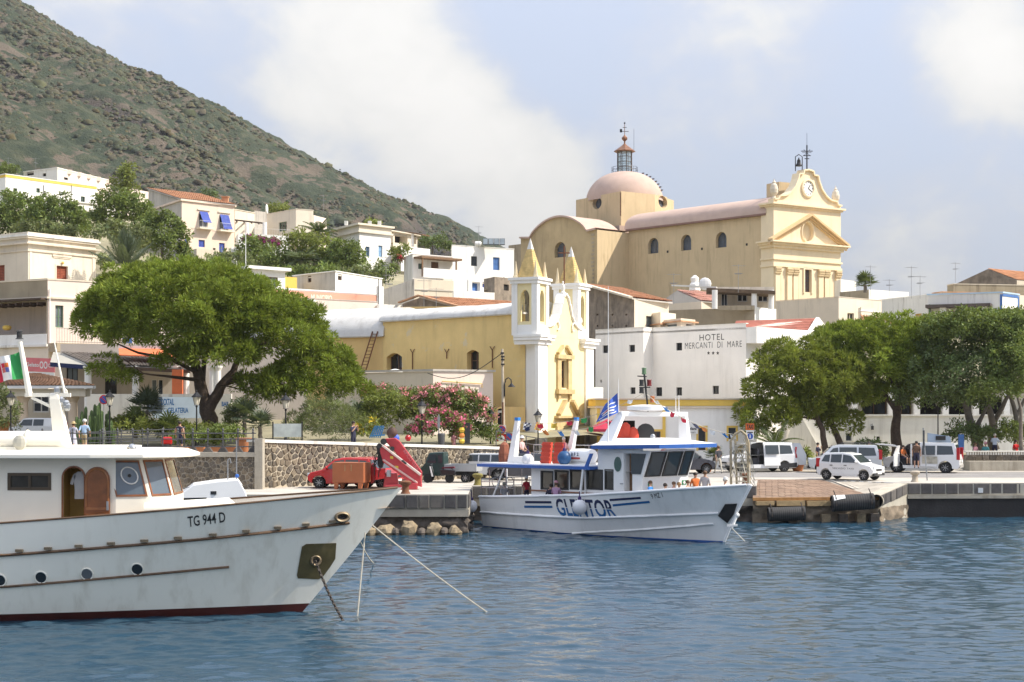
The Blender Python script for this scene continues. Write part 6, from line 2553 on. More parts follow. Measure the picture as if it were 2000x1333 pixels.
def yacht():
 o=(-27.0,44.3)
 sh=[(0,2.75),(9,2.62),(13,2.74),(18.5,3.15),(21,3.36),(23.83,3.60)]
 H=Hull(o,(1,0),21,23.83,sh,[(-.8,20.2),(0,20.95),(1.8,22.45),(3.6,23.83)],2.5,2.25,9.5,11.5,2.2,1.55,-.8,.82)
 t=thing('motor_yacht','large white wooden motor yacht with raked bow lettered TG 944 D','yacht',(-12,44.3,0))
 boot=lambda u:.20+.06*max(0,(u-14)/10)
 H.shell('hull',HULLW,boot,H.sheer,t)
 H.shell('boot_top',M('red_antifouling',(.075,.014,.010),.6,var=.3,scale=1.5),lambda u:-.8,boot,t,nz=4)
 H.deck('deck',M('teak_deck',(.30,.20,.11),.8,var=.2),-.55,t)
 H.strake('cap_rail',TEAK,lambda u:H.sheer(u)+.01,.1,23.7,.03,t,sides=(1,-1),n=60)
 rail=lambda u:interp(u,[(0,1.9),(13,1.86),(18.5,2.25),(22.7,2.63)])
 H.strake('rub_rail',TEAK,rail,0,22.35,.042,t,.03)
 H.strake('rub_rail',TEAK,lambda u:interp(u,[(0,.98),(13,.98),(19,1.42)]),0,19.05,.036,t,.02)
 for px in(41,96,154,215,278,341,407,470,530,584,636):
  u,z=H.hit(px,0,2.3)
  z=rail(u)+.10
  mb=MB()
  c=H.side(u,z,.03)
  mb.box(c,(.20,.10,.07))
  mb.obj('scupper',M('bronze',(.22,.17,.11),.5,metal=.5,var=.2),t)
 for k,px in enumerate((-3,75,162,257)):
  py=(1135,1130,1125,1117)[k]
  u,z=H.hit(px,py,2.42)
  mb=MB()
  c=H.side(u,z)
  mb.tube([H.side(u+.16*math.cos(a),z+.165*math.sin(a),.01)for a in np.linspace(0,2*math.pi,25)],.022,6)
  p_=mb.obj('porthole',HULLW,t,smooth=60)
  g=MB()
  g.face(*[H.side(u+.15*math.cos(a),z+.155*math.sin(a),.012)for a in np.linspace(0,2*math.pi,20)[:-1]])
  g.obj('pane',M('grey_pane',(.12,.13,.14),.3,var=.1)if k==2 else GLASS,p_)
 u0,z0=H.hit(368,1030,1.9)
 u1,z1=H.hit(440,1020,1.75)
 zz=lambda u:interp(u,[(u0,2.60),(u1,2.72)])
 lettering('TG 944 D',lambda s,q:H.side(u0+(u1-u0)*s,zz(u0+(u1-u0)*s)+.30*q,.012),M('black_letter_paint'),t,bold=.012)
 u,z=H.hit(667,1017,.75)
 mb=MB()
 c=H.side(u,2.78,.03)
 tan=(H.side(u+.3,2.78)-H.side(u-.3,2.78)).normalized()
 mb.tube([c+tan*.19*math.cos(a)+Vector((0,-.02,.115*math.sin(a)))for a in np.linspace(0,2*math.pi,21)],.05,6)
 fl=mb.obj('fairlead',MATS['bronze'],t,smooth=60)
 g=MB()
 g.face(*[c+tan*.17*math.cos(a)+Vector((0,-.01,.10*math.sin(a)))for a in np.linspace(0,2*math.pi,16)[:-1]])
 g.obj('fairlead_hole',DARKIN,fl)
 mpl=M('olive_brass_plate',(.125,.10,.042),.6,metal=.2,var=.3,scale=3)
 pts=[(590,1068),(598,1063),(657,1061),(655,1092),(645,1108),(630,1128),(622,1132),(582,1130),(580,1124)]
 mb=MB()
 loop=[]
 for px,py in pts:
  u,z=H.hit(px,py,.8)
  for _ in range(4):
   u,z=H.hit(px,py,H.half(u,z))
  loop.append((u,z))
 cu,cz=sum(p[0]for p in loop)/len(loop),sum(p[1]for p in loop)/len(loop)
 ringp=lambda f,out:[H.side(cu+(a-cu)*f,cz+(b-cz)*f,out)for a,b in loop]
 mb.loft([ringp(1,-.02),ringp(1,.02),ringp(.6,.022),ringp(.25,.022)],True,False,True)
 mb.obj('anchor_plate',mpl,t)
 u,z=H.hit(617,1095,.7)
 for _ in range(4):
  u,z=H.hit(617,1095,H.half(u,z))
 c=H.side(u,z,.04)
 tan=(H.side(u+.2,z)-H.side(u-.2,z)).normalized()
 mb=MB()
 mb.tube([c+tan*.13*math.cos(a)+Vector((0,0,.13*math.sin(a)))for a in np.linspace(0,2*math.pi,21)],.045,6)
 hp=mb.obj('hawse_pipe',MATS['bronze'],t,smooth=60)
 g=MB()
 g.face(*[c+tan*.11*math.cos(a)+Vector((0,-.005,.11*math.sin(a)))for a in np.linspace(0,2*math.pi,16)[:-1]])
 g.obj('hawse_hole',DARKIN,hp)
 ch=thing('anchor_chain','rusty anchor chain running from the bow hawse pipe into the sea','chain',c)
 e=P(671,1213,42.5)
 n=26
 mb=MB()
 for k in range(n):
  p=c.lerp(e,k/n)+Vector((0,-.06,-.10*math.sin(math.pi*k/n)))
  q=c.lerp(e,(k+.92)/n)+Vector((0,-.06,-.10*math.sin(math.pi*(k+1)/n)))
  mb.beam(p,q,.075 if k%2 else .03,.03 if k%2 else .075)
 mb.obj('links',M('chain_iron',(.055,.045,.038),.8,metal=.3,var=.3,scale=8),ch,kind='stuff')
 yc=42.75
 A,B=Vector((-27,yc)),XY(226,yc)
 w=W(A,B)
 zd,ztop=2.05,4.50
 win=w.rect(15,924,100,958)
 dr_=w.rect(122,912,166,1040)
 mb=MB()
 wall_face(mb,w,zd,ztop,[(*win,None,.06),(*dr_,'arch',.10)])
 far=W(Vector((B.x,88.6-yc)),Vector((-27,88.6-yc)))
 wall_face(mb,far,zd,ztop,[])
 cab=mb.obj('cabin',CABW,t)
 fill_opening(t,w,win,'win',.05,fm=M('bronze_frame',(.10,.075,.05),.4,metal=.3,var=.1),bars=(1,0),pm=M('smoked_glass',(.05,.045,.035),.08,var=.5,scale=1.5))
 ins=MB()
 a,b,c0,d0=dr_
 for p in((w.pt(a-.05,c0,-.9),w.pt(b+.5,c0,-.9),w.pt(b+.5,d0,-.9),w.pt(a-.05,d0,-.9)),
 (w.pt(a-.05,c0,-.9),w.pt(a-.05,c0,-.11),w.pt(a-.05,d0,-.11),w.pt(a-.05,d0,-.9)),
 (w.pt(b+.5,c0,-.9),w.pt(b+.5,c0,-.11),w.pt(b+.5,d0,-.11),w.pt(b+.5,d0,-.9))):
  ins.face(*p)
 ins.obj('doorway_lining',M('yellow_panelling',(.42,.27,.07),.5,var=.2,scale=2),t)
 shirt=MB()
 s=w.at(149,938,-.4)
 for k,(wd,z)in enumerate(((.05,.20),(.17,.14),(.17,-.1),(.15,-.3),(.16,-.52))):
  pass
 shirt.loft([[s+Vector((sx*wd,sy*.05,z))for sx,sy in((-1,-1),(1,-1),(1,1),(-1,1))]for wd,z in((.05,.22),(.17,.15),(.16,-.1),(.14,-.3),(.15,-.55))],True,True,True)
 shirt.beam(s+Vector((-.15,0,.12)),s+Vector((-.24,0,-.14)),.1,.08)
 shirt.beam(s+Vector((.15,0,.12)),s+Vector((.24,0,-.14)),.1,.08)
 so=shirt.obj('hanging_shirt',M('grey_white_cloth',(.62,.62,.62),.9,var=.1,scale=4),None)
 setp(so,'white shirt hanging inside the arched wheelhouse doorway','shirt')
 fr=MB()
 ar=arc_pts('arch',a,b,c0,d0,14)
 fr.tube([w.pt(a,c0,.01)]+[w.pt(x,z,.01)for x,z in ar]+[w.pt(b,c0,.01)],.03,6)
 fr.obj('door_frame',VARN,t)
 a,b=w.u(167),w.u(216)
 ar=arc_pts('arch',a,b,c0,d0,12)
 dl=MB()
 dl.ext([w.pt(a,c0,.05)]+[w.pt(x,z,.05)for x,z in ar]+[w.pt(b,c0,.05)],(0,-.05,0))
 d_=dl.obj('door',VARN,t)
 pn=MB()
 for z0,z1 in((zd+.1,2.95),(3.05,3.15)):
  w.box(pn,a+.05,b-.05,z0,z1 if z1<3.1 else 3.13,.10,.125)
 pn.tube([w.pt(a+.04,3.15,.11)]+[w.pt(a+(x-a)*.88+.04,z-.06,.11)for x,z in ar]+[w.pt(b-.04,3.15,.11)],.03,5)
 pn.obj('door_panel',M('door_panel_wood',(.30,.12,.045),.35,var=.3,scale=3,coat=.3),d_)
 hd=MB()
 w.box(hd,b-.08,b-.02,3.05,3.3,.10,.15)
 hd.obj('handle',STEEL,d_)
 bt=[(B.x,yc),(-10.12,43.0),(-9.62,43.62),(-9.62,44.98),(-10.12,45.6),(B.x,88.6-yc)]
 zm,zt2=3.38,4.50
 rk=-.30
 for k in range(5):
  p,q=bt[k],bt[k+1]
  lo=[Vector((p[0],p[1],2.05)),Vector((q[0],q[1],2.05)),Vector((q[0],q[1],zm)),Vector((p[0],p[1],zm))]
  c1,c2=(p[1]-44.3)*.06,(q[1]-44.3)*.06
  hi=[lo[3],lo[2],Vector((q[0]+rk,q[1]-c2,zt2)),Vector((p[0]+rk,p[1]-c1,zt2))]
  mb=MB()
  mb.face(*lo)
  mb.face(*hi)
  mb.obj('front_panel',CABW,t)
  boat_window(t,hi,.07 if k else .02,.93,.03,.93,VARN,th=.05,pane=M('sky_glass',(.10,.13,.16),.04,var=0,spec=.9))
  if k==0:
   dsk=MB()
   f,n_=facet(MB(),hi,0,1,0,1,0,.01)
   c=f(.55,.55)+n_*.03
   e1,e2=(hi[1]-hi[0]).normalized(),(hi[3]-hi[0]).normalized()
   dsk.tube([c+e1*.22*math.cos(x)+e2*.24*math.sin(x)for x in np.linspace(0,2*math.pi,25)],.02,6)
   dsk.obj('clear_view_screen',FR_WHITE,t)
   hub=MB()
   hub.ball(c,.05,8,5)
   hub.obj('screen_hub',FR_DARK,t)
 pl=[(-27,42.15),(-11.6,42.2),(-10.2,42.45),(-9.45,43.0),(-9.12,43.7),(-9.12,44.9),(-9.45,45.6),(-10.2,46.15),(-27,46.4)]
 mb=MB()
 mb.prism(pl,4.50,4.60)
 inn=offset_poly([Vector(p)for p in pl],-.35)
 mb.loft([[Vector((p[0],p[1],4.601))for p in pl],[Vector((p.x,p.y,4.72))for p in inn]],True,False,True)
 mb.obj('roof',CABW,t,bevel=.02,fixn=True)
 mb=MB()
 mb.prism([(-27,42.9),(-11.2,42.9),(-10.9,43.4),(-10.9,45.2),(-11.2,45.7),(-27,45.7)],4.722,4.80)
 mb.obj('roof_panel',CABW,t)
 mb=MB()
 y=43.2
 for x0,x1,r in((-16,-12.75,.26),):
  mb.tube([(x0,y,4.98),(x1+.1,y,4.98),(x1+.22,y,4.98),(x1+.28,y,4.98)],[r,r,r*.8,r*.3],14)
 cov=mb.obj('rolled_cover',CABW,t,smooth=60)
 rg=MB()
 rg.tube([Vector((-13.62+.0,y+.28*math.cos(a),4.98+.28*math.sin(a)))for a in np.linspace(0,2*math.pi,18)],.03,5)
 rg.ball((-13.75,42.92,4.92),.2,10,6,(1,.4,1.1))
 rg.obj('cover_end',M('grey_cream',(.52,.49,.40),.6,var=.1),cov)
 mb=MB()
 mb.ball(P(258,876,43.6),.13,10,7)
 mb.cyl(P(258,884,43.6),P(258,890,43.6),.05,6)
 mb.obj('searchlight',STEEL,t,smooth=60)
 mb=MB()
 c=H.loc(16.9,1.6,3.05)
 mb.tube([c+Vector((-.1,0,0)),c+Vector((2.2,.2,.12)),c+Vector((2.35,.25,.1))],[.22,.22,.08],12)
 mb.obj('rolled_canvas',CABW,t,smooth=60)
 mb=MB()
 d=44.3
 r=lambda px,py,a:[P(px,py,d)+Vector((a*i,a*.7*j,0))for i,j in((-1,-1),(1,-1),(1,1),(-1,1))]
 mb.loft([r(126,890,.24),r(108,780,.15),r(106,768,.1)],True,True,True)
 ms=mb.obj('mast',CABW,t,bevel=.02,fixn=True)
 yd=MB()
 yd.beam(P(49,772,d),P(138,772,d),.09,.11)
 yd.beam(P(62,777,d),P(104,797,d),.07,.08)
 yd.tube([P(127,772,d),P(106,668,d)],[.045,.02],6)
 yd.tube([P(112,770,d),P(112,757,d),P(120,755,d),P(130,764,d),P(130,772,d)],.03,5)
 yd.obj('yard',CABW,ms)
 lt=MB()
 for px,py in((120,783),(129,790),(131,795),(112,763)):
  lt.lathe([(.07,-.12),(.1,-.05),(.1,.06),(.06,.12)],P(px,py,d),8)
 lt.obj('deck_lamp',STEEL,ms)
 st=MB()
 st.tube([P(58,775,d),P(39,668,d)],[.10,.065],8)
 st.obj('flag_staff',CABW,t,smooth=60)
 lm=MB()
 c=P(38,656,d)
 lm.lathe([(.13,-.10),(.08,-.06),(.08,.1),(.10,.12),(.07,.15)],c,8)
 lm.obj('masthead_lamp',FR_DARK,t)
 fl=thing('flag','green white and red ensign with a quartered crest on the yacht staff','flag',P(40,690,d))
 top=lambda s:(43-66*s,683+22*s+3*math.sin(s*5))
 bot=lambda s:(50-66*s,735+19*s+3*math.sin(s*6+1))
 def fp(s,q,o=0.0):
  a,b=top(s),bot(s)
  p=P(a[0]+(b[0]-a[0])*q,a[1]+(b[1]-a[1])*q,d)
  return p+Vector((0,.12*math.sin(s*9+q*1.5)-o,0))
 for s0,s1,mt in((0,.35,M('flag_green',(.045,.32,.09),.8,var=.08)),(.35,.69,M('flag_white',(.78,.78,.76),.8,var=.05)),(.69,1,M('flag_red',(.55,.03,.06),.8,var=.08))):
  mb=MB()
  rows=[[fp(s0+(s1-s0)*i/8,j/6)for i in range(9)]for j in range(7)]
  mb.loft(rows,closed=False)
  mb.loft([[p+Vector((0,.012,0))for p in rw]for rw in rows],closed=False)
  mb.obj('cloth',mt,fl,smooth=60)
 for s0,s1,q0,q1,mt in((.40,.515,.30,.48,M('crest_orange',(.62,.16,.04),.8)),(.525,.65,.30,.48,MATS['flag_red']),(.40,.515,.49,.68,M('crest_blue',(.12,.14,.38),.8)),(.525,.65,.49,.68,M('crest_rose',(.55,.16,.14),.8))):
  mb=MB()
  mb.loft([[fp(s,q,.016)for s in np.linspace(s0,s1,4)]for q in np.linspace(q0,q1,4)],closed=False)
  mb.obj('crest',mt,fl)
 for k,(a,b,sag,lab)in enumerate(((P(727,1026,43.8),P(951,1196,44.3),.05,'long white mooring line slanting from the yacht bow to the sea on the right'),
 (P(713,1041,43.9),P(698,1204,43.4),.0,'nearly vertical white line from the yacht bow into the sea'),
 (P(700,1050,46.5),P(729,1100,58),.1,'thin slack line beyond the yacht stem'))):
  mb=MB()
  mb.tube([a.lerp(b,q)-Vector((0,0,sag*4*q*(1-q)))for q in np.linspace(0,1,12)],.022,5)
  setp(mb.obj('mooring_rope',ROPE),lab,'rope')
def small_boat():
 o=P(330,1000,66)
 t=thing('cabin_cruiser','small white cabin cruiser with raked windscreen moored behind the yacht wheelhouse','motor boat',(o.x,66,0))
 d=66
 H=Hull(XY(300,d),(.97,.2),6.5,7.6,[(0,1.1),(7.6,1.35)],[(-.5,6.2),(0,6.6),(1.35,7.6)],1.25,1.05,4,5,2,1.6,-.5)
 H.shell('hull',BOATW,lambda u:-.5,H.sheer,t,nu=24,nz=5)
 H.deck('deck',BOATW,-.05,t)
 q=lambda px,py,v:H.loc(*[(lambda h:(h[0],v,h[1]))(H.hit(px,py,v))][0])
 mb=MB()
 prof=[(352,985),(352,966),(378,947),(420,941),(466,937),(479,960),(487,985)]
 ns=[q(a,b,1.0)for a,b in prof]
 fs=[p-Vector((H.n.x*2.0,H.n.y*2.0,0))for p in ns]
 mb.loft([ns,fs],True,True,True)
 cab=mb.obj('cabin',BOATW,t,bevel=.04,fixn=True)
 for poly in([(357,984),(359,973),(404,972),(396,986)],[(425,984),(428,974),(438,974),(442,984)],[(455,981),(457,973),(473,971),(478,979)]):
  g=MB()
  pts=[q(a,b,1.012)for a,b in poly]
  g.ext(pts,(-H.n.x*.02,-H.n.y*.02,0))
  g.obj('window',GLASS,cab)
 pt=MB()
 pt.cyl(q(417,985,1.0),q(417,985,1.02),.16,12)
 pt.obj('porthole',FR_DARK,cab)
 vt=MB()
 a=q(417,963,1.005)
 vt.box(a,(.24,.05,.14))
 vt.obj('vent',FR_DARK,cab)
 ht=MB()
 ht.ext([q(420,941,.9),q(466,937,.9),q(474,948,.9),q(430,952,.9)],(-H.n.x*1.8,-H.n.y*1.8,0))
 ht.obj('hatch',FR_WHITE,cab)
 ml=MB()
 for px,y0 in((445,898),(462,860)):
  ml.tube([q(px,940,.3),q(px,y0,.3)],.03,5)
 ml.tube([q(445,898,.3),q(449,896,.3),q(451,905,.3)],.03,5)
 ml.obj('mast',AERIAL,cab)
 bd=MB()
 bd.ball(q(463,930,.3),.09,8,6)
 bd.obj('blue_fitting',BLUETRIM,cab)
 rl=MB()
 rl.tube([q(352,955,.9),q(372,952,.9)],.02,4)
 rl.obj('handrail',STEEL,cab)
yacht()
small_boat()
def trawler():
 o=(-.19,77.67)
 sh=[(0,1.50),(7,1.86),(10,2.10),(13,2.38),(15.4,2.58)]
 H=Hull(o,(.683,-.731),13.9,15.4,sh,[(-.6,13.6),(0,13.9),(1.2,14.5),(2.58,15.4)],2.15,1.85,6.0,8.0,2.1,1.45,-.6,.93)
 t=thing('excursion_boat','white blue-trimmed excursion boat with people in the bow, moored at the quay','boat',H.loc(7,0,0))
 grey=M('trawler_white',(.83,.82,.79),.35,var=.05,scale=.7,stain=(.45,.45,.42),amount=.4)
 H.shell('hull',grey,lambda u:.06,H.sheer,t,nu=40,nz=8)
 H.shell('waterline_band',BLUETRIM,lambda u:-.6,lambda u:.06,t,nz=3)
 H.deck('deck',M('grey_deck',(.35,.35,.34),.8,var=.1),-.75,t)
 H.strake('gunwale',BOATW,lambda u:H.sheer(u)+.01,.02,15.25,.06,t,sides=(1,-1))
 H.strake('rub_rail',BOATW,lambda u:interp(u,[(0,.74),(7,.80),(14.2,1.32)]),0,13.9,.055,t,.03)
 H.strake('chine',grey,lambda u:interp(u,[(6.4,.06),(10,.40),(14,.86)]),6.4,13.6,.05,t,.02)
 st=MB()
 st.tube([H.loc(H.stemu(z)+.03,0,z)for z in np.linspace(-.2,2.58,8)],.06,6)
 st.obj('stem_bar',BOATW,t)
 S_=lambda u,z,o_=.012:H.side(u,z,o_)
 def stripe(px0,px1,y0,y1,th,mt,ys=0):
  u0,z0=H.hit(px0,y0,2.1)
  u1,z1=H.hit(px1,y1,2.0)
  mb=MB()
  mb.loft([[S_(u0+(u1-u0)*k/10,z0+(z1-z0)*k/10-th*q)for k in range(11)]for q in(0,1)],closed=False)
  mb.obj('stripe',mt,t)
 stripe(1025,1080,979,979,.11,NAVY)
 stripe(1022,1081,988,988,.11,MIDBLUE)
 stripe(1191,1249,975,971,.10,NAVY)
 stripe(1195,1261,985.5,979,.10,MIDBLUE)
 v,f=text_polys('GLENTOR',.02,1.0)
 u0,_=H.hit(1086,1000,2.1)
 u1,_=H.hit(1198,1000,2.05)
 def clip(poly,sgn):
  out=[]
  for i in range(len(poly)):
   a,b=poly[i],poly[(i+1)%len(poly)]
   da,db=sgn*(a[1]-.5)-.02,sgn*(b[1]-.5)-.02
   if da>=0:out.append(a)
   if da*db<0:
    q=da/(da-db)
    out.append((a[0]+(b[0]-a[0])*q,a[1]+(b[1]-a[1])*q))
  return out
 for sg,mt in((1,NAVY),(-1,MIDBLUE)):
  mb=MB()
  for fc in f:
   p=clip([v[i]for i in fc],sg)
   if len(p)>=3:
    mb.face(*[S_(u0+(u1-u0)*(s-.05*(q-.5)),.86+.04*s+(.80+.05*s)*q)for s,q in p])
  mb.obj('boat_name',mt,t)
 ua,za=H.hit(1275,974,1.7)
 ub,zb=H.hit(1296,966,1.6)
 lettering('9 MZ 1',lambda s,q:S_(ua+(ub-ua)*s,za-.02+.1*s+.22*q),M('black_letter_paint'),t,name='registration')
 v0=1.55
 cw=W(H.loc(3.3,v0,0).xy,H.loc(10.5,v0,0).xy)
 zc,zs=1.0,3.02
 wins=[cw.rect(*q)for q in((1056,920,1081,957),(1083,919,1111,957),(1113,918,1144,957),(1146,917,1178,957),(1181,917,1199,957))]
 dr_=cw.rect(1221,888,1235,985)
 uq=cw.u(1182)
 mb=MB()
 wall_face(mb,cw,zc,zs,[(*q,None,.06)for q in wins]+[(dr_[0],dr_[1],zc+.1,zs,None,.3)])
 mb.obj('deckhouse_side',BOATW,t)
 for q in wins:
  fill_opening(t,cw,q,'win',.05,fm=FR_DARK,bars=(0,0),pm=M('saloon_glass',(.045,.04,.032),.07,var=.5,scale=1.2,spec=.6))
 aft=MB()
 a,b=H.loc(3.32,v0,0),H.loc(3.32,-v0,0)
 aft.face(H.loc(3.32,v0,zc),H.loc(3.32,-v0,zc),H.loc(3.32,-v0,zs),H.loc(3.32,v0,zs))
 aft.face(H.loc(3.3,-v0,zc),H.loc(10.5,-v0,zc),H.loc(10.5,-v0,zs),H.loc(3.32,-v0,zs))
 aft.obj('deckhouse_end',BOATW,t)
 sk=MB()
 cw.box(sk,.0,uq,1.92,1.98,.0,.05)
 sk.obj('handrail',VARN,t)
 zr=4.02
 up=W(H.loc(7.75,v0,0).xy,H.loc(10.5,v0,0).xy)
 sw_=up.rect(1241,884,1259,926)
 mb=MB()
 wall_face(mb,up,zs+.003,zr,[(up.u(1221),up.u(1235),zs+.003,up.at(1228,886).z,None,.3)])
 mb.face(H.loc(7.75,v0,zs),H.loc(7.75,-v0,zs),H.loc(7.75,-v0,zr),H.loc(7.75,v0,zr))
 mb.obj('wheelhouse_side',BOATW,t)
 for s in(1,-1):
  pn=MB()
  pn.face(H.loc(10.5,s*v0,2.75),H.loc(11.0,s*v0,zr-.02),H.loc(10.5,s*v0,zr-.02))
  pn.obj('corner_panel',BOATW,t)
  pn=MB()
  o=s*(v0+.012)
  pn.ext([H.loc(9.85,o,2.93),H.loc(10.42,o,2.93),H.loc(10.74,o,3.86),H.loc(9.85,o,3.86)],(H.n.x*s*.02,H.n.y*s*.02,0))
  pn.obj('window',seat_glass(),t)
 brown=MB()
 cw.box(brown,dr_[0],dr_[1],zc+.1,3.9,-.34,-.30)
 brown.obj('doorway',WOODM,t)
 dl=MB()
 a,b=cw.u(1200.5),cw.u(1220)
 cw.box(dl,a,b,zc+.12,cw.at(1210,885).z,.02,.07)
 d_=dl.obj('door',BOATW,t)
 ov=MB()
 c=cw.at(1209,907,.08)
 ov.ext([c+Vector((cw.d.x*.22*math.cos(x),cw.d.y*.22*math.cos(x),.34*math.sin(x)))for x in np.linspace(0,2*math.pi,20)[:-1]],(cw.n.x*.02,cw.n.y*.02,0))
 ov.obj('oval_light',M('green_glass',(.04,.10,.085),.06,var=0,spec=.7),d_)
 hn=MB()
 hn.box(cw.at(1217,945,.1),(.16,.05,.05))
 hn.obj('handle',STEEL,d_)
 uf=10.5
 q=[H.loc(uf,v0,2.75),H.loc(uf+.05,-v0,2.75),H.loc(uf+.5,-v0,zr-.02),H.loc(uf+.5,v0,zr-.02)]
 mb=MB()
 mb.face(*q)
 mb.face(H.loc(uf,v0,1.4),H.loc(uf+.05,-v0,1.4),q[1],q[0])
 mb.obj('wheelhouse_front',BOATW,t)
 for s0,s1 in((.03,.37),(.40,.73),(.76,.97)):
  boat_window(t,q,s0,s1,.06,.95,FR_DARK,th=.035)
 for s in(.12,.86):
  sg=MB()
  lo=[H.loc(uf,v0,1.4),H.loc(uf+.05,-v0,1.4),q[1],q[0]]
  facet(sg,lo,s,s+.09,.72,.88,0,.02)
  so=sg.obj('safety_sign',M('sign_green',(.03,.22,.08),.6),t)
  cr=MB()
  facet(cr,lo,s+.03,s+.06,.74,.86,.021,.03)
  facet(cr,lo,s+.012,s+.078,.78,.82,.031,.04)
  cr.obj('sign_cross',FR_WHITE,so)
 rf=[H.loc(7.7,1.98,0),H.loc(11.9,1.98,0),H.loc(12.1,0,0),H.loc(11.9,-1.98,0),H.loc(7.7,-1.98,0)]
 mb=MB()
 lo=[Vector((p.x,p.y,zr+.003+(.10 if k in(1,2,3)else 0)))for k,p in enumerate(rf)]
 hi=[p+Vector((0,0,.17))for p in lo]
 mb.loft([lo,hi],True,True,False)
 mb.obj('roof_edge',BLUETRIM,t)
 mb=MB()
 c_=H.loc(9.4,0,0)
 inn=[H.loc(8.2,1.15,4.52),H.loc(10.2,1.15,4.52),H.loc(10.3,0,4.56),H.loc(10.2,-1.15,4.52),H.loc(8.2,-1.15,4.52)]
 mb.loft([[p+Vector((0,0,.004))for p in hi],inn],True,False,True)
 mb.obj('roof',BOATW,t)
 bl=MB()
 bl.ext([cw.at(1151,914,.3),cw.at(1157,914,.3),cw.at(1168,886,.3),cw.at(1162,886,.3)],(cw.n.x*.06,cw.n.y*.06,0))
 bl.obj('blue_edge',BLUETRIM,t)
 ca=[H.loc(-.2,1.95,3.0),H.loc(7.6,1.95,3.06),H.loc(7.6,-1.95,3.06),H.loc(-.2,-1.95,3.0)]
 mb=MB()
 mb.ext(ca,(0,0,.14))
 mb.obj('canopy_edge',BLUETRIM,t)
 mb=MB()
 mb.ext([p+Vector((0,0,.143))for p in(H.loc(0,1.8,3.0),H.loc(7.5,1.8,3.06),H.loc(7.5,-1.8,3.06),H.loc(0,-1.8,3.0))],(0,0,.05))
 mb.obj('upper_deck',BOATW,t)
 for px0,y0,px1,y1,v_,r in((985,915,963,970,1.8,.045),(1139,917,1133,968,1.9,.06),(1143,917,1143,965,1.6,.04),(990,916,990,970,-1.5,.04)):
  ua,za=H.hit(px0,y0,v_)
  ub,zb=H.hit(px1,y1,v_)
  mb=MB()
  mb.tube([H.loc(ua,v_,za),H.loc(ub,v_,zb)],r,7)
  mb.obj('canopy_post',BOATW,t)
 rl=MB()
 for v_ in(1.7,):
  for z in(.75,1.25):
   rl.tube([H.loc(-.1,v_,1.5+z*.6),H.loc(2.2,v_,1.55+z*.6)],.025,5)
 for k in range(7):
  rl.tube([H.loc(-.15,1.7-k*.56,1.4),H.loc(-.15,1.7-k*.56,2.4+.4*(k%2))],.022,5)
 for z in(2.0,2.4):
  rl.tube([H.loc(-.15,1.7,z),H.loc(-.15,-1.7,z)],.022,5)
 for k in range(3):
  c=H.loc(.4+k*.5,1.2,2.25)
  rl.tube([c+Vector((.2*math.cos(a),0,.25*math.sin(a)))for a in np.linspace(0,2*math.pi,14)],.02,5)
 rl.obj('stern_rail',STEEL,t)
 bk=MB()
 bk.lathe([(.26,0),(.3,.3)],H.loc(2.0,.4,1.75),10)
 setp(bk.obj('basket',M('wicker',(.33,.19,.10),.8,var=.3,scale=8)),'brown wicker basket under the aft canopy of the excursion boat','basket')
 for px0,y0,px1,y1,v_,wd in((1000,913,1011,822,.9,.21),(1110,905,1126,822,-1.0,.18)):
  ua,za=H.hit(px0,y0,v_)
  ub,zb=H.hit(px1,y1,v_)
  mb=MB()
  a,b=H.loc(ua,v_,za),H.loc(ub,v_,zb)
  r=lambda p,k:[p+Vector((H.d.x*k*i*1.3+H.n.x*k*j,H.d.y*k*i*1.3+H.n.y*k*j,0))for i,j in((-1,-1),(1,-1),(1,1),(-1,1))]
  mb.loft([r(a,wd*.8),r(b,wd*.42)],True,True,True)
  po=mb.obj('raked_post',BOATW,t)
  mb=MB()
  mb.loft([r(b,wd*.45),r(b+Vector((0,0,.16)),wd*.45)],True,True,True)
  mb.obj('blue_cap',M('cap_blue',(.04,.22,.58),.5),po)
 ua,za=H.hit(1008,905,.9)
 mb=MB()
 mb.box(H.loc(ua+.5,.9,3.36),(.85,.5,.34),math.atan2(H.d.y,H.d.x))
 mb.obj('deck_box',BOATW,t)
 rl=MB()
 for z in(3.7,4.05):
  rl.tube([H.loc(.3,-1.5,z),H.loc(7.2,-1.5,z+.05)],.022,5)
 for k in range(8):
  rl.tube([H.loc(.3+k*.98,-1.5,3.15),H.loc(.3+k*.98,-1.5,4.07)],.022,5)
 rl.obj('upper_rail',STEEL,t)
 cov=MB()
 u,z=H.hit(985,900,-.3)
 cov.lathe([(.28,-.45),(.3,0),(.22,.45),(.05,.6)],H.loc(u,-.3,3.6),8)
 setp(cov.obj('rolled_sail',M('brown_canvas',(.26,.09,.05),.85,var=.3,scale=4)),'bundled reddish brown canvas on the aft end of the upper deck','canvas')
 rng=random.Random(2)
 for k in range(2):
  u,z=H.hit(1064+k*24,890,.6)
  r=thing('raft_rack',('left red slatted life float standing beside the white fender ball','right red slatted life float standing behind the blue ball')[k],'life float',H.loc(u,.6,3.2),'red life floats on the upper deck')
  mb=MB()
  a=H.loc(u-.28,.5,3.2)
  ax,up_=Vector((H.d.x,H.d.y,0)),Vector((.10,.12,1.05))
  mb.ext([a,a+ax*.62,a+ax*.62+up_,a+up_],(H.n.x*.12,H.n.y*.12,0))
  mb.obj('board',M('life_red',(.55,.06,.03),.5,var=.15),r)
  for q in range(5):
   s=MB()
   p=a+up_*(.06+.2*q)+Vector((H.n.x*.12,H.n.y*.12,0))
   s.ext([p,p+ax*.62,p+ax*.62+up_*.07,p+up_*.07],(H.n.x*.06,H.n.y*.06,0))
   s.obj('slat',MATS['life_red'],r)
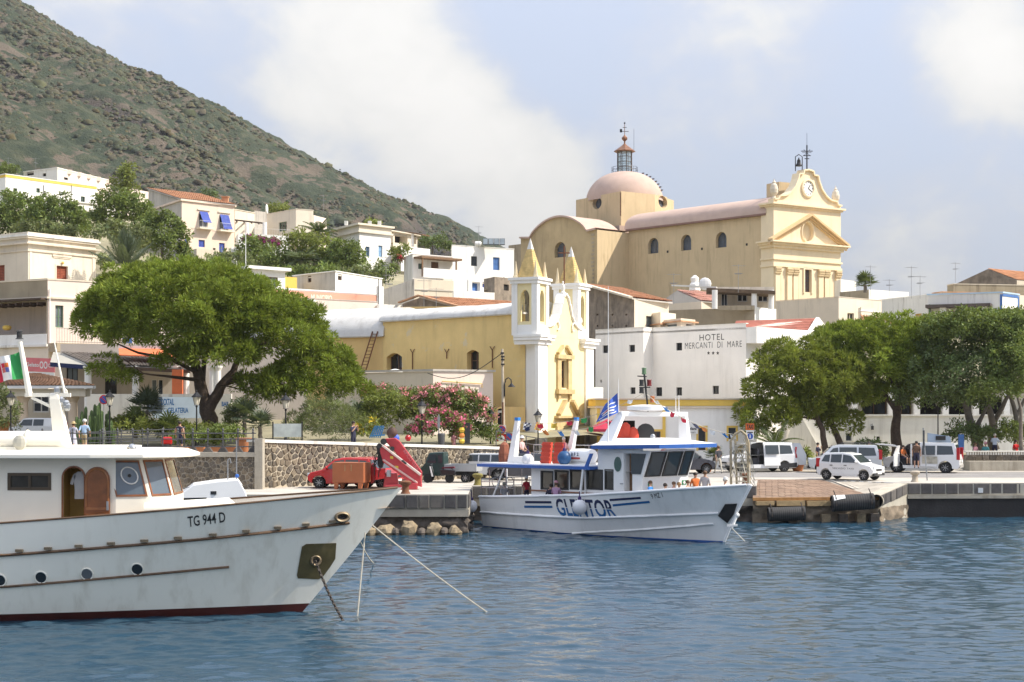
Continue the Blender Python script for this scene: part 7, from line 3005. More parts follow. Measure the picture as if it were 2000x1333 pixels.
 u,z=H.hit(1138,888,.5)
 lr=thing('liferaft_canister','white life raft canister with red and black lettering beside the blue ball','life raft',H.loc(u,.5,3.2))
 mb=MB()
 c=H.loc(u,.5,3.62)
 ax=Vector((H.d.x,H.d.y,0))
 mb.tube([c-ax*.72,c-ax*.66,c-ax*.05,c+ax*.05,c+ax*.66,c+ax*.72],[.2,.34,.36,.36,.34,.2],14)
 mb.obj('canister',BOATW,lr,smooth=50)
 cr=MB()
 cr.box(c-Vector((0,0,.36)),(1.3,.6,.14),math.atan2(H.d.y,H.d.x))
 cr.obj('cradle',FR_WHITE,lr)
 nn=Vector((H.n.x,H.n.y,0))
 lettering('8 F 2',lambda s,q:c+ax*(-.42+.5*s)+nn*.37+Vector((0,0,.02+.16*q)),NAVY,lr,bold=.02)
 mb=MB()
 mb.box(c+nn*.365-ax*.15-Vector((0,0,.09)),(.62,.02,.08),math.atan2(H.d.y,H.d.x))
 mb.obj('red_stripe',REDP,lr)
 def ball(px,py,v_,r,mt,lab):
  u,z=H.hit(px,py,v_)
  b=thing('fender',lab,'fender',H.loc(u,v_,z))
  m_=MB()
  m_.ball(H.loc(u,v_,z),r,16,10,(1,1,1.06))
  m_.obj('ball',mt,b,smooth=70)
  k=MB()
  k.lathe([(.1,0),(.08,.12),(.03,.16),(.02,.4)],H.loc(u,v_,z+r),7)
  k.obj('eye',M('purple_cord',(.05,.03,.12),.8),b)
  return b
 ball(1031,899,1.3,.30,M('white_fender',(.68,.67,.68),.45,var=.05),'white fender ball lying on the upper aft deck')
 ball(1102,895,1.2,.33,M('blue_fender',(.02,.08,.20),.45,var=.08),'dark blue fender ball between red floats and white canister')
 ball(921,989,2.35,.29,MATS['white_fender'],'white fender ball hanging at the stern corner of the excursion boat')
 ball(1132,991,2.42,.34,MATS['white_fender'],'white fender ball hanging over the boat name')
 nl0,nl1,fl0,fl1=P(1180,874,70.6),P(1214,808,71.2),P(1338,864,72.0),P(1334,809,72.6)
 mb=MB()
 ax=Vector((H.d.x,H.d.y,0))
 r=lambda p,k,g:[p+ax*k*i+nn*g*j for i,j in((-1,-1),(1,-1),(1,1),(-1,1))]
 mb.loft([r(nl0,.46,.12),r(nl1,.22,.10)],True,True,True)
 mb.loft([r(fl0,.30,.12),r(fl1,.22,.10)],True,True,True)
 mb.beam(nl1+Vector((-.12,0,-.02)),fl1+Vector((.12,0,-.02)),.5,.22)
 arch=mb.obj('signal_arch',BOATW,t,bevel=.03,fixn=True)
 sc=MB()
 c=P(1262,799,71.8)
 sc.lathe([(.5,0),(.9,.05),(.9,.22),(.5,.28),(.2,.3)],c-Vector((0,0,.1)),16)
 sc.obj('radar_dome',BOATW,arch,smooth=40)
 ma=MB()
 b=P(1266,804,71.8)
 ma.tube([b,P(1258,730,71.8)],.045,6)
 ma.beam(P(1245,735,71.8),P(1263,736,71.8),.05,.05)
 ma.beam(P(1249,757,71.8),P(1270,757,71.8),.05,.05)
 mo=ma.obj('mast',FR_DARK,arch)
 for px,py,mt in((1258,725,FR_GREEN),(1253,748,FR_DARK),(1268,748,M('lamp_red',(.18,.02,.02),.4)),(1274,780,M('lamp_orange',(.40,.12,.03),.4)),(1253,762,FR_DARK)):
  l=MB()
  l.lathe([(.1,-.16),(.12,-.12),(.1,-.1),(.1,.1),(.12,.12),(.1,.15)],P(px,py,71.8),8)
  l.obj('signal_lamp',mt,mo)
 for px,y0,y1,d_ in((1188,868,560,70.4),(1208,812,740,71.2),(1326,808,772,72),(1320,808,775,72.2)):
  wq=MB()
  wq.tube([P(px,y0,d_),P(px,y1,d_)],[.03,.012],5)
  wq.obj('whip_aerial',FR_WHITE,arch)
 sl=MB()
 sl.ball(P(1275,853,70.2),.12,9,6)
 sl.cyl(P(1275,853,70.2),P(1275,862,70.2),.04,5)
 sl.obj('searchlight',STEEL,t)
 dk=MB()
 p=P(1261,845,71.6)
 dk.lathe([(.42,-.02),(.42,.02)],p,16,1)
 dk.obj('dark_disc',FR_DARK,t)
 pad=MB()
 lp=[]
 for px,py in((1418,985),(1441,984),(1434,1005),(1422,1022),(1404,1008)):
  u,z=H.hit(px,py,.35)
  for _ in range(5):
   u,z=H.hit(px,py,H.half(min(u,H.stemu(z)-.02),z))
  lp.append(H.side(min(u,H.stemu(z)),z,.03))
 pad.ext(lp,(H.n.x*.04,H.n.y*.04,0))
 pad.obj('anchor_pad',BLACKR,t)
 an=thing('anchor','pale steel anchor hanging at the stem of the excursion boat','anchor',H.loc(14.6,.1,1.1))
 mb=MB()
 a=H.loc(14.75,.12,1.25)
 mb.tube([a,a-Vector((.25,.1,.55))],.06,6)
 e=a-Vector((.25,.1,.55))
 mb.beam(e-Vector((.2,0,-.1)),e+Vector((.25,0,.12)),.1,.09)
 mb.ball(a,.11,7,5)
 mb.obj('shank',FR_WHITE,an)
 mb=MB()
 mb.tube([e,P(1455,1058,66)],.015,4)
 setp(mb.obj('anchor_line',ROPE),'thin line from the stem anchor of the excursion boat to the sea','rope')
 lad=thing('gangway_ladder','upright wooden gangway with arched head and hanging ropes in the bow','ladder',H.loc(14.3,0,2.4))
 d_=67.4
 for pts in([(1428,950),(1427,862),(1436,848),(1447,842),(1457,850),(1462,866),(1464,945)],):
  mb=MB()
  mb.tube([P(a,b,d_)for a,b in pts],.055,6)
  mb.obj('frame',M('weathered_pole',(.42,.34,.22),.8,var=.25,scale=5),lad)
 for k in range(9):
  mb=MB()
  y=868+k*9
  mb.beam(P(1438,y,d_-.1),P(1459,y+1,d_-.1),.12,.045)
  mb.obj('rung',M('pale_rung',(.55,.48,.36),.8,var=.2),lad)
 for px in(1437,1460):
  mb=MB()
  mb.beam(P(px-1,858,d_-.05),P(px+2,948,d_-.05),.07,.09)
  mb.obj('side_rail',MATS['weathered_pole'],lad)
 rr=random.Random(5)
 mb=MB()
 for k in range(16):
  a=(rr.uniform(1426,1462),rr.uniform(855,905))
  b=(rr.uniform(1428,1476),rr.uniform(925,952))
  m_=((a[0]+b[0])/2+rr.uniform(-6,6),(a[1]+b[1])/2)
  mb.tube([P(*a,d_-rr.uniform(-.3,.5)),P(*m_,d_),P(*b,d_-rr.uniform(-.3,.5))],.02,4)
 mb.obj('ropes',ROPE,lad,kind='stuff')
 hn=MB()
 hn.tube([P(1424,880,d_),P(1440,870,d_),P(1462,867,d_)],.03,5)
 hn.obj('hand_line',FR_WHITE,lad)
 cl=[('flag_white','white'),('flag_red','red'),('cap_blue','blue'),('bunting_orange','orange'),('navy_paint','navy'),('bunting_yellow','yellow'),('flag_green','green')]
 M('bunting_orange',(.62,.22,.05),.8)
 M('bunting_yellow',(.65,.45,.06),.8)
 n_=0
 for li,(a,b,seq)in enumerate(((P(1262,770,71.8),P(1440,850,67.6),[0,2,1,1,4,3,0,2,0]),(P(1258,768,71.8),P(1012,824,76),[0,4,5,6,1,5,1,0]),(P(1215,812,71),P(1015,826,76),[1,6,0,2,3,4]))):
  pts=[a.lerp(b,q)-Vector((0,0,(.55 if li else .35)*4*q*(1-q)))for q in np.linspace(0,1,18)]
  mb=MB()
  mb.tube(pts,.014,4)
  setp(mb.obj('bunting_line',ROPE),('bunting cord from the mast down to the bow ladder','bunting cord from the mast aft to the raked post','lower bunting cord from the arch aft')[li],'rope')
  for k,ci in enumerate(seq):
   q=(k+.7)/(len(seq)+.4)
   i=min(16,int(q*17))
   p=pts[i].lerp(pts[i+1],q*17-i)
   dr=(b-a).normalized()
   fl=MB()
   l=rr.uniform(.26,.36)
   h=rr.uniform(.16,.24)
   sw=rr.uniform(-.12,.2)
   rows=[[p+dr*l*s_+Vector((sw*t_,.07*math.sin(s_*5+t_*2+k),-h*t_-.04*math.sin(s_*4)))for s_ in(0,.33,.66,1)]for t_ in(0,.5,1)]
   fl.loft(rows,closed=False)
   o_=fl.obj('signal_flag',MATS[cl[ci][0]],None,smooth=60)
   nm=('first','second','third','fourth','fifth','sixth','seventh','eighth','ninth')[k]
   setp(o_,'small %s flag, %s from the mast on the %s bunting cord'%(cl[ci][1],nm,('bow','upper aft','lower aft')[li]),'flag','bunting on the excursion boat')
 ch=thing('signal_flag','navy and white chequered flag hanging near the raked aft post','flag',P(1031,832,75.6),'bunting on the excursion boat')
 ch2=thing('signal_flag','red and yellow flag next to the chequered flag','flag',P(1054,832,75.4),'bunting on the excursion boat')
 for th,px,ma_,mb_ in((ch,1026,NAVY,MATS['flag_white']),(ch2,1048,MATS['bunting_orange'],MATS['bunting_yellow'])):
  for par in(0,1):
   mb=MB()
   for i in range(4):
    for j in range(4):
     if(i+j)%2==par:
      q=[P(px+3.2*(i+a_)-1.2*(j+b_),825+3.6*(j+b_)+.8*i,75.6)+Vector((0,.05*math.sin(i+a_),0))for a_,b_ in((0,0),(1,0),(1,1),(0,1))]
      mb.face(*q)
   mb.obj('cloth',mb_ if par else ma_,th)
 fl=thing('flag','blue flag with white and red print flying left of the signal arch','flag',P(1205,790,70.9))
 def fp(s_,t_,o=0.0):
  a_,b_=(1206-24*s_,768+22*s_),(1208-44*s_,806+20*s_)
  return P(a_[0]+(b_[0]-a_[0])*t_,a_[1]+(b_[1]-a_[1])*t_,70.9)+Vector((0,.1*math.sin(7*s_+2*t_)-o,0))
 mb=MB()
 mb.loft([[fp(s_,t_)for s_ in np.linspace(0,1,12)]for t_ in np.linspace(0,1,8)],closed=False)
 mb.obj('cloth',M('flag_blue',(.06,.13,.48),.8,var=.1),fl,smooth=60)
 for k,(t0,t1,s0,s1,mt)in enumerate(((.52,.58,.1,.9,'flag_white'),(.66,.74,.2,.8,'flag_white'),(.82,.87,.1,.9,'flag_white'),(.56,.66,.5,.78,'flag_red'),(.3,.36,.15,.7,'flag_white'))):
  mb=MB()
  mb.loft([[fp(s_,t_+.05*math.sin(s_*9),.015)for s_ in np.linspace(s0,s1,9)]for t_ in(t0,(t0+t1)/2,t1)],closed=False)
  mb.obj('print',MATS[mt],fl)
 for k,(px,py,lab)in enumerate(((1212,847,'red life jacket hanging left under the signal arch'),(1222,838,'topmost red life jacket under the signal arch'),(1237,847,'red life jacket hanging by the dark disc'))):
  lj=MB()
  lj.lathe([(.06,.3),(.2,.18),(.26,-.1),(.22,-.42),(.1,-.5)],P(px,py,71.4),9,2,(1,.6))
  setp(lj.obj('life_jacket',M('life_red',None),smooth=60),lab,'life jacket','life jackets under the arch')
 return H
TRAWLER=trawler()
# ================================================================== VEHICLES
CARW=M('car_white',(.74,.74,.73),.25,var=.02,scale=1,spec=.5,coat=.5)
CARS=M('car_silver',(.55,.57,.59),.28,metal=.3,var=.02,coat=.5)
CARR=M('car_red',(.46,.012,.012),.25,var=.03,coat=.6)
TYRE=M('tyre',(.018,.018,.018),.85,var=.2,scale=6)
RIM=M('alloy_rim',(.34,.35,.36),.35,metal=.7,var=.1)
PLAST=M('black_plastic',(.03,.03,.032),.6,var=.15)
CGLASS=M('car_glass',(.035,.045,.05),.05,var=0,spec=.7)
TAILR=M('tail_light_red',(.40,.015,.02),.25,var=.05)
LAMPC=M('lamp_clear',(.55,.57,.58),.12,var=.1,spec=.7)
SEATM=M('seat_cloth',(.09,.09,.10),.9,var=.2)
def clip2(poly,ox,oz,nx,nz):
 out=[]
 for k in range(len(poly)):
  A,B=poly[k],poly[(k+1)%len(poly)]
  da,db=(A[0]-ox)*nx+(A[1]-oz)*nz,(B[0]-ox)*nx+(B[1]-oz)*nz
  if da>=0:out.append(A)
  if da*db<0:
   f=da/(da-db)
   out.append((A[0]+(B[0]-A[0])*f,A[1]+(B[1]-A[1])*f))
 return out
def wheel(t,x,y,r,w=.19):
 s=1 if y>0 else-1
 mb=MB()
 mb.lathe([(r*.62,-w/2),(r*.93,-w/2),(r,-w*.3),(r,w*.3),(r*.93,w/2),(r*.62,w/2)],(x,y,r),20,1)
 o=mb.obj('wheel',TYRE,t,smooth=40)
 rm=MB()
 yo=y+s*w*.42
 rm.cyl((x,yo-s*.05,r),(x,yo-s*.02,r),r*.64,18)
 for k in range(7):
  a=2*math.pi*k/7
  rm.beam((x,yo,r),(x+r*.6*math.cos(a),yo,r+r*.6*math.sin(a)),.03,r*.16,up=(0,1,0))
 rm.tube([(x+r*.6*math.cos(a),yo,r+r*.6*math.sin(a))for a in np.linspace(0,2*math.pi,19)],r*.05,5)
 rm.obj('rim',RIM,o)
def car(name,label,px,py,d,yaw,paint,low,up,w,wr,axles,rw,sides,front,rear,zbelt,lights,cat='car',opening=None,near=-1,lower_trim=None,zg=QZ):
 """low/up: side outlines (x forward, z); sides: side window outlines; front/rear: (i, j) indices into `up` for the screens"""
 loc=XY(px,d)
 t=thing(name,label,cat,(0,0,0))
 zr=max(p[1]for p in up)
 arch=[]
 pts=[]
 for i,p in enumerate(low):
  pts.append(p)
 bot=[]
 for ax in axles:
  bot+=[(ax-(rw+.07)*math.cos(a),rw+(rw+.07)*math.sin(a))for a in np.linspace(-.15,math.pi+.15,11)]
 poly=pts+bot
 wy=lambda z:w if z<=zbelt else w+(wr-w)*(z-zbelt)/(zr-zbelt)
 mb=MB()
 def cap(pg,y):
  r=[(x,y*wy(z)/w,z)for x,z in pg]
  if len(r)>2:mb.face(*r)
 for pg,loc_ in((poly,'l'),(up,'u')):
  for s in(-1,1):
   if opening and s==near:
    x0,x1,z0=opening
    cap(clip2(pg,x0,0,-1,0),s*w)
    cap(clip2(pg,x1,0,1,0),s*w)
    cap(clip2(clip2(clip2(pg,x0,0,1,0),x1,0,-1,0),0,z0,0,-1),s*w)
   else:
    cap(pg,s*w)
  n=len(pg)
  for i in range(n):
   a,b=pg[i],pg[(i+1)%n]
   if loc_=='u' and a[1]<=zbelt+1e-6 and b[1]<=zbelt+1e-6:continue
   mb.face((a[0],-wy(a[1]),a[1]),(b[0],-wy(b[1]),b[1]),(b[0],wy(b[1]),b[1]),(a[0],wy(a[1]),a[1]))
 mb.obj('body',paint,t,bevel=.035,fixn=True)
 if opening:
  ins=MB()
  ins.bx(opening[0]-.3,opening[1]+.3,-w*.9,w*.9,opening[2]-.1,opening[2])
  ins.bx(opening[0]-.3,opening[1]+.3,-near*w*.88-.02,-near*w*.88+.02,opening[2],zbelt)
  ins.obj('cabin_lining',SEATM,t)
  for k in range(2):
   s=MB()
   x=opening[0]+.15+k*.75
   s.bx(x,x+.5,-.55,.55,opening[2],opening[2]+.42)
   s.bx(x,x+.14,-.55,.55,opening[2]+.42,opening[2]+1.0)
   s.obj('seat',SEATM,t)
 for s in(-1,1):
  for q in sides:
   if opening and s==near and min(p[0]for p in q)<opening[1]and max(p[0]for p in q)>opening[0]:continue
   g=MB()
   g.ext([(x,s*(wy(z)+.004),z)for x,z in q],(0,s*.012,0))
   g.obj('side_window',CGLASS,t)
  for ax in axles:
   wheel(t,ax,s*(w-.10),rw)
  mr=MB()
  a=up[front[0]]
  mr.ball((a[0]-.25,s*(w+.1),zbelt+.1),.1,8,6,(.7,1,.8))
  mr.obj('mirror',paint,t)
 for nm,(i,j)in(('windscreen',front),('rear_window',rear)):
  a,b=up[i],up[j]
  A,B=Vector((a[0],0,a[1])),Vector((b[0],0,b[1]))
  dr_=B-A
  n=Vector((dr_.z,0,-dr_.x)).normalized()
  if(n.x>0)!=(nm=='windscreen'):n=-n
  g=MB()
  p0,p1=A+dr_*.10,A+dr_*.88
  g.ext([Vector((p0.x,-wy(p0.z)+.09,p0.z))+n*.004,Vector((p0.x,wy(p0.z)-.09,p0.z))+n*.004,Vector((p1.x,wy(p1.z)-.09,p1.z))+n*.004,Vector((p1.x,-wy(p1.z)+.09,p1.z))+n*.004],n*.012)
  g.obj(nm,CGLASS,t)
 xf,xb=max(p[0]for p in low),min(p[0]for p in low)
 for s in(-1,1):
  zf,hf,zt,ht=lights
  g=MB()
  g.box((xf-.16,s*(w-.2),zf),(.3,.34,hf),s*-.25)
  g.obj('headlight',LAMPC,t,bevel=.03,fixn=True)
  g=MB()
  g.box((xb+.09,s*(w-.06),zt),(.2,.16,ht))
  g.obj('tail_light',TAILR,t,bevel=.02,fixn=True)
 bp=MB()
 bp.bx(xf-.12,xf+.03,-w+.12,w-.12,.28,.42)
 bp.obj('bumper',PLAST,t)
 b2=MB()
 b2.bx(xb-.03,xb+.12,-w+.06,w-.06,.34,.52)
 b2.obj('rear_bumper',lower_trim or PLAST,t)
 for x,dx in((xf+.04,.012),(xb-.05,.012)):
  pl=MB()
  pl.box((x,0,.42 if x>0 else .75),(dx,.5,.11))
  pl.obj('number_plate',FR_WHITE,t)
 gr=MB()
 gr.bx(xf-.02,xf+.012,-.35,.35,.55,.66)
 gr.obj('grille',PLAST,t)
 t.location=(loc.x,loc.y,zg)
 t.rotation_euler=(0,0,rad(yaw))
 return t,wy
def panel(t,name,mat,q,s,wy,off=.012,th=.02,**kw):
 g=MB()
 g.ext([(x,s*(wy(z)+off),z)for x,z in q],(0,s*th,0))
 return g.obj(name,mat,t,**kw)
def vehicles():
 lowP=[(1.72,.42),(1.74,.62),(1.60,.80),(.98,.95),(-1.55,.98),(-1.72,.9),(-1.74,.45),(-1.6,.26)]
 upP=[(1.0,.94),(.35,1.48),(-.2,1.56),(-1.35,1.52),(-1.66,.96)]
 sw=[[(.78,1.0),(.34,1.38),(-.12,1.45),(-.12,1.0)],[(-.2,1.0),(-.2,1.45),(-.85,1.44),(-.85,1.0)],[(-.93,1.02),(-.93,1.43),(-1.25,1.40),(-1.42,1.05)]]
 t,wy=car('hatchback','small white five-door taxi hatchback standing in front, near the brick landing',1661,938,87.3,-38,CARW,lowP,upP,.79,.62,(-1.14,1.15),.285,sw,(0,1),(4,3),.96,(.68,.2,.98,.5))
 for q in([(.9,.36),(.86,.93),(-.14,.95),(-.14,.34)],[(-.18,.34),(-.18,.95),(-.82,.95),(-1.0,.62),(-.78,.36)]):
  for s in(-1,1):
   p=panel(t,'door',CARW,q,s,wy,.004,.008)
   h=MB()
   x=min(a for a,b in q)+.2
   h.box((x,s*.815,.84),(.16,.03,.04))
   h.obj('handle',PLAST,p)
 v,f=text_polys('SERVIZIO TAXI',0,1.1)
 for s in(-1,):
  mb=MB()
  mb.add([(-.72+1.3*a,s*.806,.62+.09*b)for a,b in v],f)
  mb.obj('lettering',MATS['black_letter_paint'],t)
 lowV=[(2.28,.40),(2.34,.66),(2.22,.92),(1.55,1.08),(-2.30,1.10),(-2.36,.9),(-2.38,.42),(-2.25,.26)]
 upV=[(1.58,1.07),(.80,1.80),(.3,1.90),(-2.05,1.88),(-2.30,1.09)]
 swV=[[(1.20,1.15),(.74,1.66),(.42,1.72),(.42,1.15)],[(.34,1.15),(.34,1.73),(-.78,1.73),(-.78,1.15)],[(-.9,1.15),(-.9,1.73),(-1.9,1.70),(-2.02,1.18)]]
 t,wy=car('minibus','white minibus with its side door slid open, behind the bow gangway',1480,922,98.5,196,CARW,lowV,upV,.93,.74,(-1.45,1.5),.33,swV,(0,1),(4,3),1.09,(.85,.22,1.25,.7),'van',opening=(-.0,1.0,.5),near=1,lower_trim=PLAST)
 panel(t,'sliding_door',CARW,[(.0,.42),(.0,1.8),(-1.1,1.8),(-1.1,.42)],1,wy,.05,.05)
 panel(t,'door_window',CGLASS,[(-.1,1.15),(-.1,1.72),(-1.0,1.72),(-1.0,1.15)],1,wy,.105,.012)
 rd=MB()
 rd.ext([(-2.40,.93,.45),(-2.30,.93,1.1),(-2.08,.74,1.84),(-2.5,.98,1.84),(-2.85,1.15,1.1),(-2.85,1.15,.45)],(.03,.05,0))
 rd.obj('rear_door',CARS,t)
 panel(t,'sill_trim',PLAST,[(-1.1,.27),(-1.1,.5),(-2.3,.6),(-2.3,.3)],1,wy,.006,.012)
 t,wy=car('minibus','white long-window people carrier with its tailgate raised, behind the small taxi',1648,922,97.5,172,CARS,lowP2(lowV),lowP2(upV),.90,.72,(-1.40,1.45),.33,[lowP2(q)for q in swV],(0,1),(4,3),1.0,(.8,.2,1.15,.6),'van')
 tg=MB()
 tg.ext([(-2.0,-.72,1.78),(-2.0,.72,1.78),(-3.1,.68,1.72),(-3.25,.66,1.60),(-3.25,-.66,1.60),(-3.1,-.68,1.72)],(0,0,.06))
 tg.obj('tailgate',CARW,t)
 rr=MB()
 for s in(-1,1):
  rr.tube([(.2,s*.6,1.80),(.1,s*.6,1.86),(-1.8,s*.6,1.86),(-1.9,s*.6,1.78)],.025,5)
 rr.obj('roof_rail',PLAST,t)
 t,wy=car('minibus','white minibus with both side doors open and red tail lights on the right',1802,921,97.5,157,CARW,lowV,upV,.95,.76,(-1.5,1.5),.35,swV,(0,1),(4,3),1.09,(.85,.24,1.22,.75),'van',opening=(.05,1.28,.48),near=1,lower_trim=M('beige_bumper',(.35,.33,.30),.5))
 panel(t,'sliding_door',CARW,[(.0,.42),(.0,1.8),(-1.0,1.8),(-1.0,.42)],1,wy,.05,.05)
 panel(t,'door_window',CGLASS,[(-.1,1.15),(-.1,1.72),(-.9,1.72),(-.9,1.15)],1,wy,.105,.012)
 panel(t,'sunset_print',M('print_blue_orange',(.45,.42,.34),.5,var=.5,scale=3),[(-.12,.6),(-.12,1.05),(-1.05,1.05),(-1.05,.6)],1,wy,.105,.008)
 fd=MB()
 fd.ext([(1.30,.95,.42),(1.30,.95,1.12),(1.28,.80,1.72),(1.36,1.35,1.70),(1.50,1.75,1.12),(1.50,1.75,.42)],(.05,0,0))
 fd.obj('front_door',CARW,t)
 pil=MB()
 pil.bx(.52,.62,.86,.92,.4,1.82)
 pil.obj('door_pillar',CARW,t)
 car('estate_car','dark grey car with a red tail light behind the wheelhouse of the excursion boat',1338,925,96,8,M('car_dark',(.06,.06,.07),.25,var=.05,coat=.5),lowP,upP,.82,.66,(-1.14,1.15),.3,sw,(0,1),(4,3),.96,(.68,.2,.98,.5))
 t,_=car('hatchback','red hatchback parked against the stone wall behind the orange steel box',672,955,78.4,176,CARR,lowP,upP,.79,.64,(-1.14,1.15),.29,sw,(0,1),(4,3),.96,(.68,.2,.98,.5))
 t,_=car('hatchback','bright red small car between the orange steel box and the crane',722,953,78.9,-28,CARR,lowP,upP,.79,.64,(-1.14,1.15),.29,sw,(0,1),(4,3),.96,(.68,.2,.98,.5))
 box_=[[(x*1.0,z*1.0)for x,z in q]for q in sw]
 upB=[(1.0,.94),(.55,1.42),(.3,1.46),(-1.5,1.46),(-1.68,.96)]
 t,wy=car('hatchback','boxy white hatchback with a roof rack beside the three-wheeled truck',940,941,89.5,158,CARW,lowP,upB,.76,.66,(-1.14,1.15),.28,[[(.75,1.0),(.5,1.36),(-.1,1.38),(-.1,1.0)],[(-.18,1.0),(-.18,1.38),(-.85,1.38),(-.85,1.0)],[(-.93,1.0),(-.93,1.38),(-1.42,1.38),(-1.5,1.0)]],(0,1),(4,3),.96,(.68,.2,.98,.4))
 rk=MB()
 for x in(.2,-.5,-1.2):
  rk.tube([(x,-.62,1.46),(x,-.6,1.56),(x,.6,1.56),(x,.62,1.46)],.022,5)
 for y in(-.5,0,.5):
  rk.tube([(.3,y,1.57),(-1.3,y,1.57)],.018,5)
 rk.obj('roof_rack',PLAST,t)
 car('hatchback','dark parked car seen under the aft canopy of the excursion boat',1015,945,87,172,M('car_dark',None),lowP,upP,.79,.64,(-1.14,1.15),.3,sw,(0,1),(4,3),.96,(.68,.2,.98,.4))
 t,wy=car('hatchback','white older hatchback on the promenade behind the yacht mast',72,858,94.5,168,CARW,lowP,upB,.78,.66,(-1.14,1.15),.28,[[(.75,1.0),(.5,1.36),(-.1,1.38),(-.1,1.0)],[(-.18,1.0),(-.18,1.38),(-.85,1.38),(-.85,1.0)]],(0,1),(4,3),.96,(.68,.2,.98,.4),zg=3.86)
 t=thing('three_wheeler','dark green three-wheeled light truck with grey cargo bed','light truck',(0,0,0))
 gm=M('truck_green',(.018,.045,.038),.35,var=.1,coat=.3)
 mb=MB()
 prof=[(1.45,.35),(1.5,.7),(1.18,1.05),(.95,1.62),(.15,1.66),(.10,.35)]
 mb.loft([[(x,-.6+(.08 if z>1.2 else 0),z)for x,z in prof],[(x,.6-(.08 if z>1.2 else 0),z)for x,z in prof]],True,True,True)
 mb.obj('cab',gm,t,bevel=.05,fixn=True)
 for s in(-1,1):
  g=MB()
  g.ext([(x,s*.555,z)for x,z in((1.08,1.08),(.9,1.52),(.55,1.53),(.55,1.08))],(0,s*.05,0))
  g.obj('side_window',CGLASS,t)
  g=MB()
  g.ext([(x,s*.56,z)for x,z in((.45,1.08),(.45,1.53),(.2,1.53),(.2,1.08))],(0,s*.045,0))
  g.obj('quarter_window',CGLASS,t)
 g=MB()
 g.ext([(1.19,-.45,1.1),(1.19,.45,1.1),(1.0,.42,1.55),(1.0,-.42,1.55)],(.02,0,.01))
 g.obj('windscreen',CGLASS,t)
 g=MB()
 g.bx(-1.75,.06,-.72,.72,.62,.68)
 for a in((-1.75,.06,-.72,-.68),(-1.75,.06,.68,.72),(-1.75,-1.71,-.68,.68),(.02,.06,-.68,.68)):
  g.bx(*a,.682,1.0)
 g.obj('cargo_bed',M('bed_grey',(.36,.37,.37),.5,var=.12,scale=2),t)
 g=MB()
 g.bx(-1.6,.3,-.4,.4,.38,.60)
 g.obj('chassis',PLAST,t)
 for x,y in((-1.1,.6),(-1.1,-.6),(1.05,.06)):
  wheel(t,x,y,.26,.15)
 t.location=(*XY(876,84.6),QZ)
 t.rotation_euler=(0,0,rad(168))
 t=thing('scooter','black scooter with a white front shield parked before the three-wheeler','scooter',(0,0,0))
 for x in(-.6,.62):
  wheel(t,x,.0,.25,.12)
 mb=MB()
 mb.loft([[(x,y*wd,z)for y in(-1,1)]for x,z,wd in((-.95,.62,.10),(-.7,.8,.16),(-.2,.78,.16),(-.1,.4,.14),(.25,.32,.14),(.42,.9,.14))],closed=False)
 mb.ext([(-.95,-.15,.45),(-.1,-.15,.4),(-.1,-.15,.76),(-.9,-.15,.70)],(0,.3,0))
 mb.obj('body',M('scooter_black',(.02,.02,.022),.25,var=.1,coat=.5),t,bevel=.03)
 mb=MB()
 mb.ext([(.35,-.2,.35),(.48,-.2,.9),(.42,-.2,.9),(.28,-.2,.35)],(0,.4,0))
 mb.obj('front_shield',CARW,t)
 mb=MB()
 mb.ext([(-.9,-.14,.80),(-.2,-.14,.78),(-.2,-.14,.86),(-.85,-.14,.9)],(0,.28,0))
 mb.obj('seat',M('seat_dark_red',(.10,.01,.02),.7),t)
 mb=MB()
 mb.tube([(.62,0,.25),(.45,0,.95),(.42,.3,1.02)],.03,5)
 mb.tube([(.45,0,.95),(.42,-.3,1.02)],.03,5)
 mb.obj('handlebar',PLAST,t)
 t.location=(*XY(857,83.5),QZ)
 t.rotation_euler=(0,0,rad(170))
 t=thing('steel_box','rusty orange steel box on four short legs on the quay','steel box',P(690,955,76.5))
 om=M('orange_steel',(.36,.115,.045),.6,var=.18,scale=1,stain=(.22,.08,.04),amount=.7,bump=.15)
 a,b=XY(649,76.6),XY(710,76.2)
 w=W(a,b)
 z0,z1=Z(943,76.5),Z(904,76.5)
 mb=MB()
 mb.ext([w.pt(0,z0),w.pt(w.L,z0),w.pt(w.L,z1),w.pt(0,z1)],(-w.n.x*1.1,-w.n.y*1.1,0))
 mb.obj('box',om,t,bevel=.015,fixn=True)
 for u in(.08,w.L-.3):
  for o in(0,-.9):
   l=MB()
   l.ext([w.pt(u,z0-.003,o),w.pt(u+.24,z0-.003,o),w.pt(u+.17,QZ,o),w.pt(u+.03,QZ,o)],(-w.n.x*.15,-w.n.y*.15,0))
   l.obj('leg',om,t)
 lg=MB()
 for u in(w.L*.40,w.L*.60):
  w.box(lg,u,u+.03,z1-.42,z1-.1,-.02,.02)
 lg.obj('handle',MATS['ochre_stone'],t)
 t=thing('crane','red folding truck crane with pale hydraulic rams, folded, standing on the quay','crane',P(790,955,76.5))
 cr=M('crane_red',(.48,.05,.06),.4,var=.2,scale=2,coat=.2,stain=(.25,.05,.05),amount=.6)
 d=76.6
 def arm(name,pts,th,mat,dd=0.0,parent=t,bev=.03):
  m_=MB()
  m_.ext([P(a_,b_,d+dd)for a_,b_ in pts],(0,th,0))
  return m_.obj(name,mat,parent,bevel=bev,fixn=True)
 arm('outer_boom',[(752,857),(772,856),(780,862),(824,922),(823,948),(816,946),(790,905),(756,866)],.42,cr,.5)
 arm('inner_boom',[(743,872),(749,868),(786,905),(822,930),(824,952),(800,945),(772,921),(748,903),(741,880)],.45,cr,-.1)
